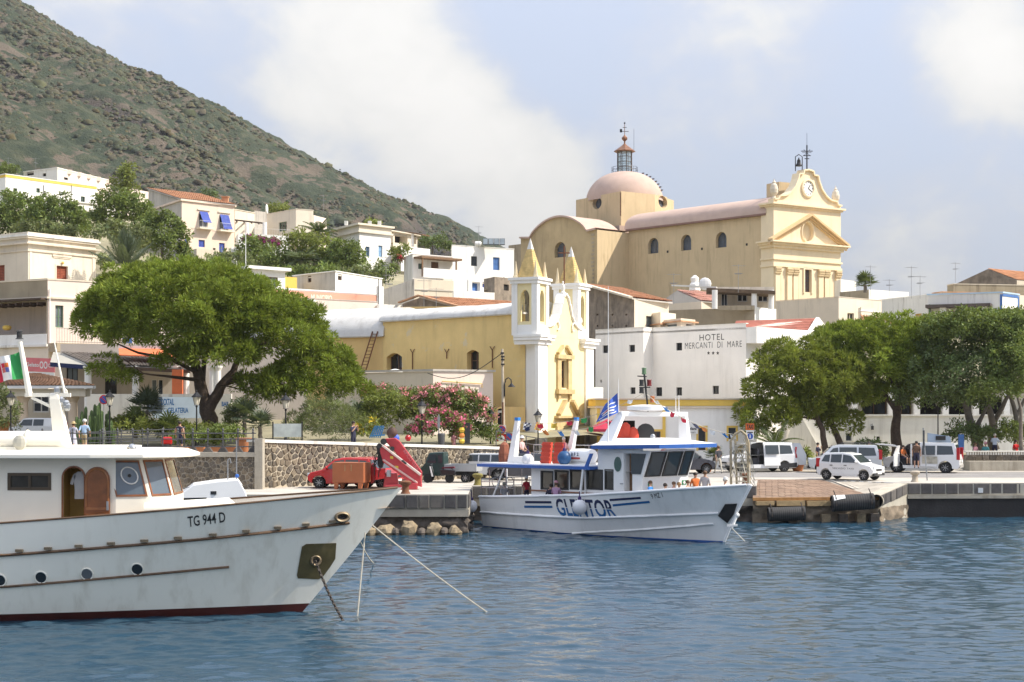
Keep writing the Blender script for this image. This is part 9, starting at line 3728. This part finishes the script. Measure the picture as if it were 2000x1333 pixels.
# ================================================================== PEOPLE
SKIN=M('skin',(.46,.27,.18),.6,var=.08)
HAIRD=M('dark_hair',(.03,.02,.015),.6,var=.2)
HAIRB=M('brown_hair',(.13,.07,.035),.6,var=.2)
HAIRG=M('grey_hair',(.45,.42,.38),.7,var=.1)
def cloth(n,c):
 return M('cloth_'+n,c,.85,var=.12,scale=3)
def person(label,px,py,d,facing,top,legs,hair,h=1.72,pose='stand',hat=None,sleeves=.45,skirt=False,bare_legs=True,z=None,cat='person',group=None):
 """one continuous body grown over a skeleton; facing: degrees, 0 = towards the sea"""
 k=h/1.72
 loc=P(px,py,d)
 if z is not None:loc.z=z
 J={'pel':(0,0,.94),'bel':(0,-.01,1.08),'che':(0,-.01,1.30),'nec':(0,.0,1.47),'chi':(0,-.02,1.545),'hea':(0,-.02,1.63),'cro':(0,-.01,1.70)}
 R_={'pel':.145,'bel':.125,'che':.145,'nec':.055,'chi':.068,'hea':.092,'cro':.058}
 E=[('pel','bel'),('bel','che'),('che','nec'),('nec','chi'),('chi','hea'),('hea','cro')]
 for s,n in((-1,'l'),(1,'r')):
  a={'sho':(s*.185,0,1.39),'elb':(s*.25,.03,1.12),'wri':(s*.25,-.06,.89),'hip':(s*.10,0,.88),'kne':(s*.11,-.02,.49),'ank':(s*.11,.02,.08),'toe':(s*.13,-.14,.035)}
  if pose=='walk':
   a['kne']=(s*.1,-.02-.16*s,.50);a['ank']=(s*.1,.03-.30*s,.10);a['toe']=(s*.11,-.12-.30*s,.05)
   a['elb']=(s*.26,.03+.12*s,1.13);a['wri']=(s*.24,-.05+.22*s,.93)
  if pose=='phone' or(pose=='raise' and s>0):
   a['elb']=(s*.27,-.12,1.16);a['wri']=(s*.10,-.22,1.40)
  if pose=='sit':
   a['hip']=(s*.10,0,.90);a['kne']=(s*.13,-.42,.90);a['ank']=(s*.13,-.42,.48);a['toe']=(s*.14,-.58,.44)
   a['elb']=(s*.26,-.06,1.12);a['wri']=(s*.17,-.26,1.0)
  rr={'sho':.068,'elb':.044,'wri':.030,'hip':.098,'kne':.062,'ank':.040,'toe':.036}
  for q in a:
   J[q+n]=a[q]
   R_[q+n]=rr[q]
  E+=[('che','sho'+n),('sho'+n,'elb'+n),('elb'+n,'wri'+n),('pel','hip'+n),('hip'+n,'kne'+n),('kne'+n,'ank'+n),('ank'+n,'toe'+n)]
 names=list(J)
 me=bpy.data.meshes.new('skeleton')
 me.from_pydata([Vector(J[n])*k for n in names],[(names.index(a),names.index(b))for a,b in E],[])
 ob=bpy.data.objects.new('skeleton',me)
 C.objects.link(ob)
 sk=ob.modifiers.new('skin','SKIN')
 sk.use_smooth_shade=True
 for i,n in enumerate(names):
  v=me.skin_vertices[0].data[i]
  v.radius=(R_[n]*k*(1.12 if n in('che','bel','pel')else 1),R_[n]*k*(.82 if n in('che','bel','pel')else 1))
  v.use_root=n=='pel'
 ss=ob.modifiers.new('sub','SUBSURF')
 ss.levels=ss.render_levels=1
 dg=bpy.context.evaluated_depsgraph_get()
 body=bpy.data.meshes.new_from_object(ob.evaluated_get(dg))
 bpy.data.objects.remove(ob)
 body.materials.clear()
 for m in(SKIN,top,legs,PLAST):
  body.materials.append(m)
 seg=[]
 for a,b in E:
  u=0
  if{a[:3],b[:3]}<={'pel','bel','che','sho'}or(a=='che' and b=='nec'):u=1
  if a[:3]=='sho':u=4
  if b[:3]=='hip' or a[:3]=='hip':u=2
  if a[:3]=='kne':u=0 if bare_legs else 2
  if b[:3]=='toe':u=3
  seg.append((Vector(J[a])*k,Vector(J[b])*k,u))
 mi=[]
 for p in body.polygons:
  c=p.center
  best,bu=9,0
  for a,b,u in seg:
   ab=b-a
   f=max(0,min(1,(c-a).dot(ab)/ab.length_squared))
   dd=(c-a-ab*f).length
   if dd<best:
    best=dd
    bu=u if u!=4 else(1 if f<sleeves*2 else 0)
  if bu==1 and c.z>1.445*k:bu=0
  if bu==1 and c.z<.96*k and top is not SKIN:bu=2
  mi.append(bu)
 body.polygons.foreach_set('material_index',mi)
 body.name='body'
 t=thing('person',label,cat,(0,0,0),group)
 o=bpy.data.objects.new('body',body)
 C.objects.link(o)
 o.parent=t
 hd=Vector(J['hea'])*k
 mb=MB()
 mb.ball(hd+Vector((0,-.088*k,-.015*k)),.016*k,6,4,(.8,1.2,1.5))
 mb.obj('nose',SKIN,o)
 for s in(-1,1):
  mb=MB()
  mb.ball(hd+Vector((s*.032*k,-.082*k,.012*k)),.009*k,5,4)
  mb.obj('eye',FR_DARK,o)
  mb=MB()
  w_=Vector(J['wri'+('l' if s<0 else 'r')])*k
  e_=Vector(J['elb'+('l' if s<0 else 'r')])*k
  dr_=(w_-e_).normalized()
  sd=dr_.cross(Vector((s,0,.01))).normalized()
  mb.tube([w_,w_+dr_*.05*k,w_+dr_*.10*k],[.028*k,.038*k,.034*k],6)
  for f in range(4):
   q=w_+dr_*.09*k+sd*(f-1.5)*.019*k
   ln=(.06,.075,.07,.055)[f]*k
   mb.tube([q,q+dr_*ln*.6,q+dr_*ln*.9-Vector((s*.022*k,0,0))],[.010*k,.009*k,.007*k],4)
  mb.tube([w_+dr_*.03*k+sd*-.03*k,w_+dr_*.07*k-sd*.055*k,w_+dr_*.10*k-sd*.05*k],[.011*k,.01*k,.008*k],4)
  mb.obj('hand',SKIN,t)
 if hair:
  mb=MB()
  mb.ball(hd+Vector((0,.018,.028))*k,.108*k,12,8,(.94,1.0,.88))
  mb.obj('hair',hair,t,smooth=70)
 if hat:
  mb=MB()
  mb.lathe([(hat[1]*k,.035),(hat[1]*k,.045),(.11*k,.06),(.108*k,.10),(.085*k,.15),(.02,.165)],hd+Vector((0,0,-.0)),14)
  mb.obj('hat',hat[0],t,smooth=50)
 if skirt:
  mb=MB()
  mb.lathe([(.24*k,.38*k),(.21*k,.7*k),(.15*k,1.0*k),(.14*k,1.06*k)],(0,0,0),12)
  mb.obj('dress',top,t,smooth=60)
 t.location=loc
 t.rotation_euler=(0,0,rad(facing))
 return t
def people():
 gz=lambda u:None
 white,lav,lblue,khaki,navy=cloth('white',(.66,.66,.64)),cloth('lavender',(.50,.50,.60)),cloth('light_blue',(.36,.50,.70)),cloth('khaki',(.40,.31,.18)),cloth('navy',(.03,.03,.06))
 red,pink,grey,teal,orange=cloth('red',(.42,.02,.04)),cloth('pink',(.52,.25,.30)),cloth('grey',(.40,.40,.42)),cloth('teal',(.08,.30,.32)),cloth('orange',(.60,.16,.04))
 straw=M('straw',(.55,.42,.22),.9,var=.15,scale=6)
 capw=cloth('cap_white',(.70,.70,.68))
 person('person in a lavender dress and straw hat walking away on the promenade',143,886,84.2,170,lav,lav,HAIRB,1.62,'walk',(straw,.19),skirt=True,z=3.5)
 person('person in light blue shirt, khaki shorts and white cap walking away',165,886,83.8,185,lblue,khaki,HAIRG,1.76,'walk',(capw,.12),z=3.5)
 person('person in dark sleeveless top standing at the promenade railing',351,886,82.5,165,navy,navy,HAIRD,1.70,'stand',sleeves=.05,z=3.5)
 person('person in dark clothes holding a hand to the face behind the coped wall',690,880,84.5,60,navy,navy,HAIRD,1.74,'phone',z=3.45)
 person('person in pink bending among the oleanders behind the coped wall',886,900,91.5,60,pink,pink,HAIRB,1.55,'raise',z=3.0)
 person('person in dark shirt and light trousers walking behind the boat bow',1403,922,95.5,200,cloth('charcoal',(.06,.06,.07)),cloth('stone',(.48,.44,.36)),HAIRB,1.72,'walk',bare_legs=False,z=QZ)
 person('person in white and blue shirt standing behind the right terrace wall',1943,900,103,150,cloth('pale_blue',(.52,.58,.68)),navy,HAIRG,1.75,'phone',z=2.45)
 person('person in bright red shirt with raised arm at the right terrace wall',1984,912,102.6,30,cloth('bright_red',(.60,.02,.02)),navy,HAIRD,1.7,'raise',z=2.1)
 person('person in pink top sitting low behind the right terrace wall',1905,905,103,40,pink,navy,HAIRB,1.6,'sit',z=2.0)
 person('person in pink cap and teal top sitting behind the right terrace wall',1925,905,103,330,teal,navy,HAIRB,1.6,'sit',(pink,.12),z=2.0)
 for k,(px,z_,ps,tp,lab)in enumerate(((188,4.5,'sit',navy,'person in dark top sitting at the leftmost café table'),(272,4.5,'sit',white,'person behind the café parapet between the two palms'),(297,5.0,'raise',SKIN,'bare-chested person standing on the café terrace'),
 (326,4.5,'sit',white,'person in white sitting behind the café banner'),(371,4.4,'sit',navy,'person sitting at the café near the pine trunk'))):
  person(lab,px,800,104.2,(20,340,60,10,350)[k],tp,navy,HAIRD,1.7,ps,z=z_)
 H=TRAWLER
 yaw=math.degrees(math.atan2(H.d.y,H.d.x))+90
 dk=.78
 def crew(label,px,py,v,fz,top,hair,hat=None,pose='sit',h=1.6,dz=0.0):
  u,z_=H.hit(px,py,v)
  p=H.loc(u,v,0)
  person(label,1000+p.x*F/p.y,0,p.y,fz,top,navy,hair,h,pose,hat,z=Z(py,p.y)-h*.985+dz,group='people on the excursion boat')
 crew('person in grey shirt and wide hat sitting at the stern',985,945,.9,30,grey,HAIRG,(cloth('bush_hat',(.34,.36,.30)),.16))
 crew('child in red shirt and white hat standing at the stern',1028,934,1.0,30,red,HAIRB,(capw,.14),'stand',1.35)
 crew('person with dark hair at the saloon window',1076,947,1.75,200,navy,HAIRD)
 crew('person in lilac top and pink cap at the saloon window',1086,943,1.85,150,cloth('lilac',(.40,.24,.36)),HAIRB,(pink,.11))
 crew('person in blue shirt leaning on the bow rail',1270,941,1.35,60,cloth('blue',(.04,.20,.55)),HAIRB)
 crew('person with dark hair left of the pair in the bow',1299,946,1.1,100,white,HAIRD)
 crew('left one of the pair with brown hair sitting in the bow',1316,943,.9,40,pink,HAIRB)
 crew('right one of the pair with blond hair sitting in the bow',1326,944,.7,80,white,M('blond_hair',(.34,.20,.09),.6))
 crew('person with bare shoulders under the last wheelhouse window',1343,940,.5,60,SKIN,HAIRB)
 crew('person with shoulder bag by the wheelhouse front',1358,925,-.2,20,orange,HAIRD,None,'stand')
 crew('person with long brown hair standing in the bow',1377,922,-.2,150,cloth('striped',(.42,.40,.40)),HAIRB,None,'stand',1.68)
 crew('person in a white cap low in the bow behind the gangway',1416,936,-.5,90,white,HAIRG,(capw,.12))
 crew('person in pink striped shirt on the upper deck behind the red floats',1101,856,-.6,40,cloth('pink_stripe',(.60,.34,.32)),HAIRG,None,'sit')
 crew('person in a white sun hat on the upper deck near the aft post',1019,855,-.9,60,cloth('rose',(.55,.38,.36)),HAIRB,(capw,.15))
 person('person in orange shirt sitting inside the open minibus on the right',1764,905,97.2,40,orange,navy,HAIRD,1.6,'sit',z=QZ+.12)
 person('person in brown standing in the side door of the open minibus',1790,915,96.3,160,cloth('brown',(.14,.08,.05)),navy,HAIRD,1.7,'stand',z=QZ+.3)
 person('person standing behind the silver people carrier',1697,905,101,20,navy,navy,HAIRD,1.78,'stand',z=QZ+.1)
 person('person bent behind the first pine trunk in black',1597,905,102,60,navy,navy,HAIRD,1.68,'raise',z=QZ+.1)
 person('person with auburn hair and red top behind the people carrier',1625,905,99.8,30,red,navy,HAIRB,1.66,'stand',z=QZ)
people()
# ================================================================== LAMPS, SIGNS AND SMALL THINGS
LAMPG=M('frosted_lamp_glass',(.62,.58,.48),.3,var=.1)
def lantern(px,ytop,ybase,d,label):
 t=thing('street_lamp',label,'street lamp',P(px,ybase,d),'iron lantern lamps on the promenade')
 b,top=P(px,ybase,d),P(px,ytop,d)
 h=top.z-b.z
 mb=MB()
 mb.lathe([(.11,0),(.10,.25),(.06,.35),(.045,.6),(.04,h-1.0),(.07,h-.95),(.05,h-.88)],b,8)
 mb.obj('post',IRON,t)
 hd=MB()
 z=h-.86
 for k in range(4):
  a=math.pi/4+k*math.pi/2
  hd.tube([b+Vector((.13*math.cos(a),.13*math.sin(a),z)),b+Vector((.25*math.cos(a),.25*math.sin(a),z+.45))],.015,4)
 hd.lathe([(.19,z-.02),(.14,z+.0)],b,4)
 hd.lathe([(.30,z+.45),(.29,z+.49),(.12,z+.66),(.10,z+.70),(.04,z+.74),(.05,z+.80),(.01,z+.88)],b,8)
 o=hd.obj('lantern_head',IRON,t)
 g=MB()
 g.lathe([(.12,z+.01),(.235,z+.44)],b,4)
 g.obj('pane',LAMPG,o)
 return t
def disc(parent,name,c,r,mat,o=0.0,n=20):
 mb=MB()
 mb.cyl(c+Vector((0,-o,0)),c+Vector((0,-o-.012,0)),r,n)
 return mb.obj(name,mat,parent)
def small_things():
 for a in((21,763,872,88,'leftmost iron lantern lamp in front of the pavilion'),(214,762,868,87,'iron lantern lamp beside the fan palm'),(384,762,872,87,'iron lantern lamp in front of the café banner'),
 (558,768,866,85,'iron lantern lamp by the white map board'),(824,780,880,90,'iron lantern lamp between the oleanders'),(958,796,880,93,'iron lantern lamp by the laurel bush'),
 (1051,799,905,96,'iron lantern lamp in front of the church facade'),(1832,770,880,108,'thin iron lantern lamp among the right pines')):
  lantern(*a)
 t=thing('lamp_pole','tall pale pole with insulators and a swan-neck lamp before the church tower','lamp pole',P(982,870,99.5))
 mb=MB()
 mb.tube([P(984,880,99.5),P(981,682,99.5)],[.12,.07],8)
 mb.obj('pole',M('pale_pole',(.50,.43,.33),.8,var=.2,scale=3),t)
 mb=MB()
 mb.tube([P(985.5,775,99.4),P(985.5,750,99.4),P(988,741,99.4),P(993,738,99.4),P(998,742,99.4),P(999,750,99.4)],.04,6)
 a=mb.obj('swan_neck',IRON,t)
 mb=MB()
 mb.lathe([(.26,-.14),(.10,.02),(.06,.1)],P(999,752,99.4),10)
 mb.obj('lamp_shade',IRON,a)
 mb=MB()
 for y in(690,697,703,712):
  mb.box(P(981+(y%3),y,99.4),(.24,.12,.10))
 mb.obj('insulator',FR_DARK,t,kind='stuff')
 mb=MB()
 mb.cyl(P(982,880,99.3),P(982,786,99.3),.05,6)
 mb.obj('conduit',MATS['rust'],t)
 t=thing('map_board','white map board on two thin posts behind the coped wall','notice board',P(562,855,84))
 mb=MB()
 mb.ext([P(534,854,84),P(590,854,84),P(590,828,84),P(534,828,84)],(0,.05,0))
 mb.obj('board',M('map_print',(.62,.66,.62),.5,var=.25,scale=1.5),t)
 for px in(533,590):
  mb=MB()
  mb.cyl(P(px,872,84),P(px,824,84),.04,6)
  mb.obj('post',IRON,t)
 sb,rb,bb=M('sign_blue',(.03,.09,.36),.5,var=.05),M('sign_red',(.48,.02,.02),.5,var=.05),FR_WHITE
 for px,y0,d,subs,lab in((979,888,95.5,((840,.28),(857,.28)),'two round signs stacked on one post beside the laurel bush'),(992,888,96,((855,.34),),'round blue and red no-parking sign right of the stacked signs'),
 (203,872,87.6,((781,.27),),'round blue no-parking sign beside the lantern and cactus')):
  t=thing('traffic_sign',lab,'traffic sign',P(px,y0,d))
  mb=MB()
  mb.cyl(P(px,y0,d),P(px,subs[0][0]-4,d),.03,6)
  mb.obj('post',AERIAL,t)
  for k,(y,r)in enumerate(subs):
   c=P(px,y,d-.06)
   if len(subs)>1:
    mb=MB()
    mb.box(c+Vector((0,.015,0)),(r*2.1,.012,r*2.1))
    mb.obj('back_plate',FR_WHITE if k==0 else rb,t)
   o=disc(t,'sign_face',c,r,rb)
   disc(t,'inner_disc',c,r*.76,sb if k==0 else FR_WHITE,.014)
   if k==0:
    for an in((.78,-.78)if len(subs)>1 else(.78,)):
     mb=MB()
     v=Vector((math.cos(an),0,-math.sin(an)))*r*.8
     mb.beam(c-v+Vector((0,-.034,0)),c+v+Vector((0,-.034,0)),.012,r*.2,up=(0,0,1))
     mb.obj('slash',rb,t)
   else:
    disc(t,'dark_disc',c,r*.3,FR_DARK,.03)
 t=thing('taxi_sign','orange TAXI sign above a blue round sign on a grey post','sign',P(1464,920,97))
 mb=MB()
 mb.cyl(P(1465,925,97),P(1465,828,97),.035,6)
 mb.obj('post',AERIAL,t)
 mb=MB()
 mb.ext([P(1456.5,840,96.9),P(1473,840,96.9),P(1473,827.5,96.9),P(1456.5,827.5,96.9)],(0,.04,0))
 mb.obj('taxi_plate',M('taxi_orange',(.62,.13,.03),.6),t)
 lettering('TAXI',lambda s,q:P(1458+13.5*s,838.3-9*q,96.88),MATS['black_letter_paint'],t,bold=.04)
 mb=MB()
 mb.ext([P(1457.5,860,96.9),P(1472.5,860,96.9),P(1472.5,841,96.9),P(1457.5,841,96.9)],(0,.04,0))
 mb.obj('plate',FR_WHITE,t)
 disc(t,'blue_disc',P(1465,852.5,96.88),.19,sb)
 mb=MB()
 c=P(1465,853,96.85)
 mb.bx(c.x-.03,c.x+.03,c.y-.01,c.y,c.z-.10,c.z+.05)
 mb.ball(c+Vector((0,0,.09)),.035,7,5,(1,.3,1))
 mb.obj('pictogram',FR_WHITE,t)
 mb=MB()
 mb.ext([P(1459.5,846,96.88),P(1470.5,846,96.88),P(1470.5,844,96.88),P(1459.5,844,96.88)],(0,-.005,0))
 mb.obj('small_text_bar',FR_DARK,t)
 t=thing('leaning_post','thin leaning post with a narrow plate in front of the right minibus','post',P(1810,939,84.5))
 mb=MB()
 mb.tube([P(1811,939,84.5),P(1803,836,84.5)],.035,6)
 mb.obj('post',STEEL,t)
 mb=MB()
 mb.box(P(1804,858,84.4),(.10,.05,.95))
 mb.obj('plate',IRONG,t)
 for px,y,d,m,lab in((1787,938,84.6,M('bollard_stone',(.42,.36,.28),.85,var=.2,scale=3,bump=.4),'pale worn mooring bollard on the right quay edge'),(792,965,72.8,MATS['rust'],'rusty brown mooring bollard on the quay in front of the crane'),(1456,944,81.5,MATS['rust'],'rusty bollard behind the bow gangway'),(933,962,81,M('mossy',(.20,.17,.05),.9,var=.3),'small mossy bollard by the stern of the excursion boat')):
  t=thing('bollard',lab,'bollard',(*XY(px,d),QZ),'mooring bollards')
  mb=MB()
  p=XY(px,d)
  mb.lathe([(.24,0),(.22,.05),(.17,.12),(.16,.38),(.27,.46),(.28,.56),(.2,.62),(.02,.64)],(p.x,p.y,QZ),12)
  mb.obj('bollard_body',m,t,smooth=50)
 for k,(x0,y0,x1,y1,d,r,lab)in enumerate(((1500,1005,1572,1003,79.0,.36,'black ribbed rubber fender lying low on the landing wall'),(1624,984,1706,979,79.3,.42,'big black rubber fender with a torn white patch, hung higher on the landing wall'))):
  t=thing('rubber_fender',lab,'fender',P(x0,y0,d),'black cylinder fenders')
  a,b=P(x0,y0,d),P(x1,y1,d)
  mb=MB()
  n=36
  mb.tube([a.lerp(b,q/n)for q in range(n+1)],[r*(1 if q%2 else .97)for q in range(n+1)],18,False)
  o=mb.obj('rubber_body',M('fender_rubber',(.055,.052,.05),.75,var=.35,scale=2),t,smooth=25)
  mb=MB()
  mb.tube([a.lerp(b,q)for q in(0.01,.99)],r*.6,14)
  mb.tube([a.lerp(b,q)for q in(0,1)],r*.98,18,False)
  mb.obj('bore',BLACKR,o)
  for f in(.08,.92):
   mb=MB()
   c=a.lerp(b,f)
   mb.tube([c+Vector((0,.1,-r)),c+Vector((0,-r*1.02,-.1)),c+Vector((0,-r*.8,r*.7)),c+Vector((0,.3,r*1.5))],.03,5)
   mb.obj('chain',MATS['chain_iron'],t)
  if k:
   mb=MB()
   pts=[[a.lerp(b,f)+Vector((0,-(r+.015)*math.sin(an),(r+.015)*math.cos(an)))for an in(.25,.6,.95,1.2-f)]for f in(.03,.1,.2,.3)]
   mb.loft(pts,closed=False)
   mb.obj('white_patch',FR_WHITE,t)
 t=thing('drain_mouth','round open drain pipe at the right end of the landing wall','pipe',P(1712,980,80))
 mb=MB()
 mb.tube([P(1712,979,79.6),P(1714,979,81)],.34,16,False)
 mb.tube([P(1712,979,79.6),P(1714,979,81)],.30,16,False)
 mb.obj('pipe',m_conc,t)
 pot=M('terracotta_pot',(.50,.20,.09),.85,var=.2,scale=2,bump=.2)
 for px,y,d,r,h,lab in((1380,922,96.5,.40,.62,'terracotta pot with a small palm behind the wheelhouse'),(1558,921,99.5,.42,.5,'terracotta pot behind the open rear doors of the minibus'),(1352,955,66.5,0,0,''),(476,884,79.5,.38,.75,'tall terracotta pot at the corner of the promenade'),(6,845,91,.42,.7,'red pot with an olive bush at the left edge')):
  if not r:continue
  t=thing('flower_pot',lab,'flower pot',P(px,y,d),'terracotta pots')
  mb=MB()
  mb.lathe([(r*.7,0),(r,h*.85),(r*1.1,h*.86),(r*1.1,h),(r*.9,h),(r*.85,h*.9)],P(px,y,d),16)
  mb.obj('pot',pot,t,smooth=40)
 for px in(286,320,352,385,418,446):
  t=thing('planter','%s terracotta planter from the left in the row behind the railing'%{286:'first',320:'second',352:'third',385:'fourth',418:'fifth',446:'sixth'}[px],'planter',P(px,886,80.5),'terracotta planters behind the railing')
  p=P(px,884,80.5)
  mb=MB()
  mb.loft([[p+Vector((x*.36,y*.16,0))for x,y in((-1,-1),(1,-1),(1,1),(-1,1))],[p+Vector((x*.40,y*.2,.30))for x,y in((-1,-1),(1,-1),(1,1),(-1,1))]],True,True,True)
  mb.obj('trough',pot,t,bevel=.02)
 t=thing('scooter_box','red and black parked scooter tail behind the railing','scooter',P(326,880,82))
 p=P(326,884,82)
 mb=MB()
 mb.box(p+Vector((0,0,.62)),(.55,.5,.42),.2)
 mb.obj('red_box',CARR,t,bevel=.08,fixn=True)
 mb=MB()
 mb.box(p+Vector((0,0,.25)),(.35,.6,.36))
 mb.obj('tail',PLAST,t,bevel=.05,fixn=True)
 t=thing('play_slide','blue slatted climbing frame in the little playground behind the coped wall','climbing frame',P(735,858,87))
 for k in range(6):
  mb=MB()
  mb.beam(P(722+k*4,856,87),P(733+k*3.4,832,87),.06,.06)
  mb.obj('bar',M('play_blue',(.04,.20,.42),.5),t)
 mb=MB()
 mb.beam(P(722,852,86.9),P(752,850,86.9),.08,.08)
 mb.obj('crossbar',MATS['play_blue'],t)
 for px,y,rx,m,nm,lab in((766,846,.30,M('dark_brown_ball',(.08,.04,.03),.7),'head_rest','dark brown round thing behind the crane'),(773,856,.2,M('bucket_blue',(.05,.12,.55),.5),'bucket','blue bucket on the coped wall behind the crane'),(797,856,.17,CARR,'toy_car','red toy seat by the coped wall')):
  t=thing('playground_toy' if nm!='bucket' else 'bucket',lab,'toy' if nm!='bucket' else 'bucket',P(px,y,85))
  mb=MB()
  mb.lathe([(rx*.6,-rx),(rx,-rx*.3),(rx,rx*.3),(rx*.5,rx)],P(px,y,85),10)
  mb.obj(nm,m,t,smooth=50)
 for px,y0,y1,d,lab in((857,870,810,89.5,'grey post with a narrow sign plate in front of the deep pink oleander'),):
  t=thing('sign_post',lab,'sign',P(px,y0,d))
  mb=MB()
  mb.cyl(P(px,y0,d),P(px,y1,d),.035,6)
  mb.obj('post',STEEL,t)
  mb=MB()
  mb.box(P(px,825,d),(.16,.05,.6))
  mb.obj('plate',AERIAL,t)
 t=thing('litter_bin','dark grey litter bin under the narrow sign plate','litter bin',P(862,870,89.3))
 mb=MB()
 mb.lathe([(.18,0),(.22,.7),(.2,.75)],P(862,872,89.3),12)
 mb.obj('bin',IRONG,t)
 t=thing('shutter_board','tall dark louvred board leaning by the laurel bush','board',P(913,865,90))
 mb=MB()
 mb.box(P(913,846,90),(.30,.12,1.2))
 mb.obj('board',FR_DARK,t)
 t=thing('toy_column','yellow and orange toy stand beside the dark louvred board','toy stand',P(902,862,90))
 for k,m in enumerate(('bunting_yellow','bunting_orange','bunting_yellow')):
  mb=MB()
  mb.lathe([(.12,-.14),(.2,0),(.12,.14)],P(902,862-k*11,90),9)
  mb.obj('ring',MATS[m],t)
 t=thing('blue_marquee','pale blue awning and dark screen behind the right minibus','awning',P(1830,870,103))
 mb=MB()
 mb.ext([P(1812,846,103),P(1856,853,103),P(1858,866,103),P(1812,864,103)],(0,.1,0))
 mb.obj('cloth',M('pale_blue_awning',(.45,.55,.68),.8,var=.1),t)
 mb=MB()
 mb.ext([P(1828,852,102.8),P(1847,852,102.8),P(1847,860,102.8),P(1828,860,102.8)],(0,.05,0))
 mb.obj('screen',FR_DARK,t)
 t=thing('blue_board','tall dark blue board with pale frame behind the right minibus','board',P(1878,870,103))
 mb=MB()
 mb.ext([P(1872,880,103),P(1883,880,103),P(1883,849,103),P(1872,849,103)],(0,.06,0))
 mb.obj('board',BLUEDR,t)
small_things()
# ================================================================== AIR
def haze():
 mb=MB()
 mb.bx(-1400,1400,-12,2200,-1.0,640)
 m=bpy.data.materials.new('haze')
 m.use_nodes=True
 t=NT(m.node_tree)
 o=t.node('ShaderNodeOutputMaterial')
 v=t.node('ShaderNodeVolumePrincipled',{'Color':(.93,.95,1.0,1),'Density':HAZE,'Anisotropy':.2})
 t.t.links.new(v.outputs[0],o.inputs['Volume'])
 mb.obj('haze',m,kind='stuff')
HAZE=.00008
haze()
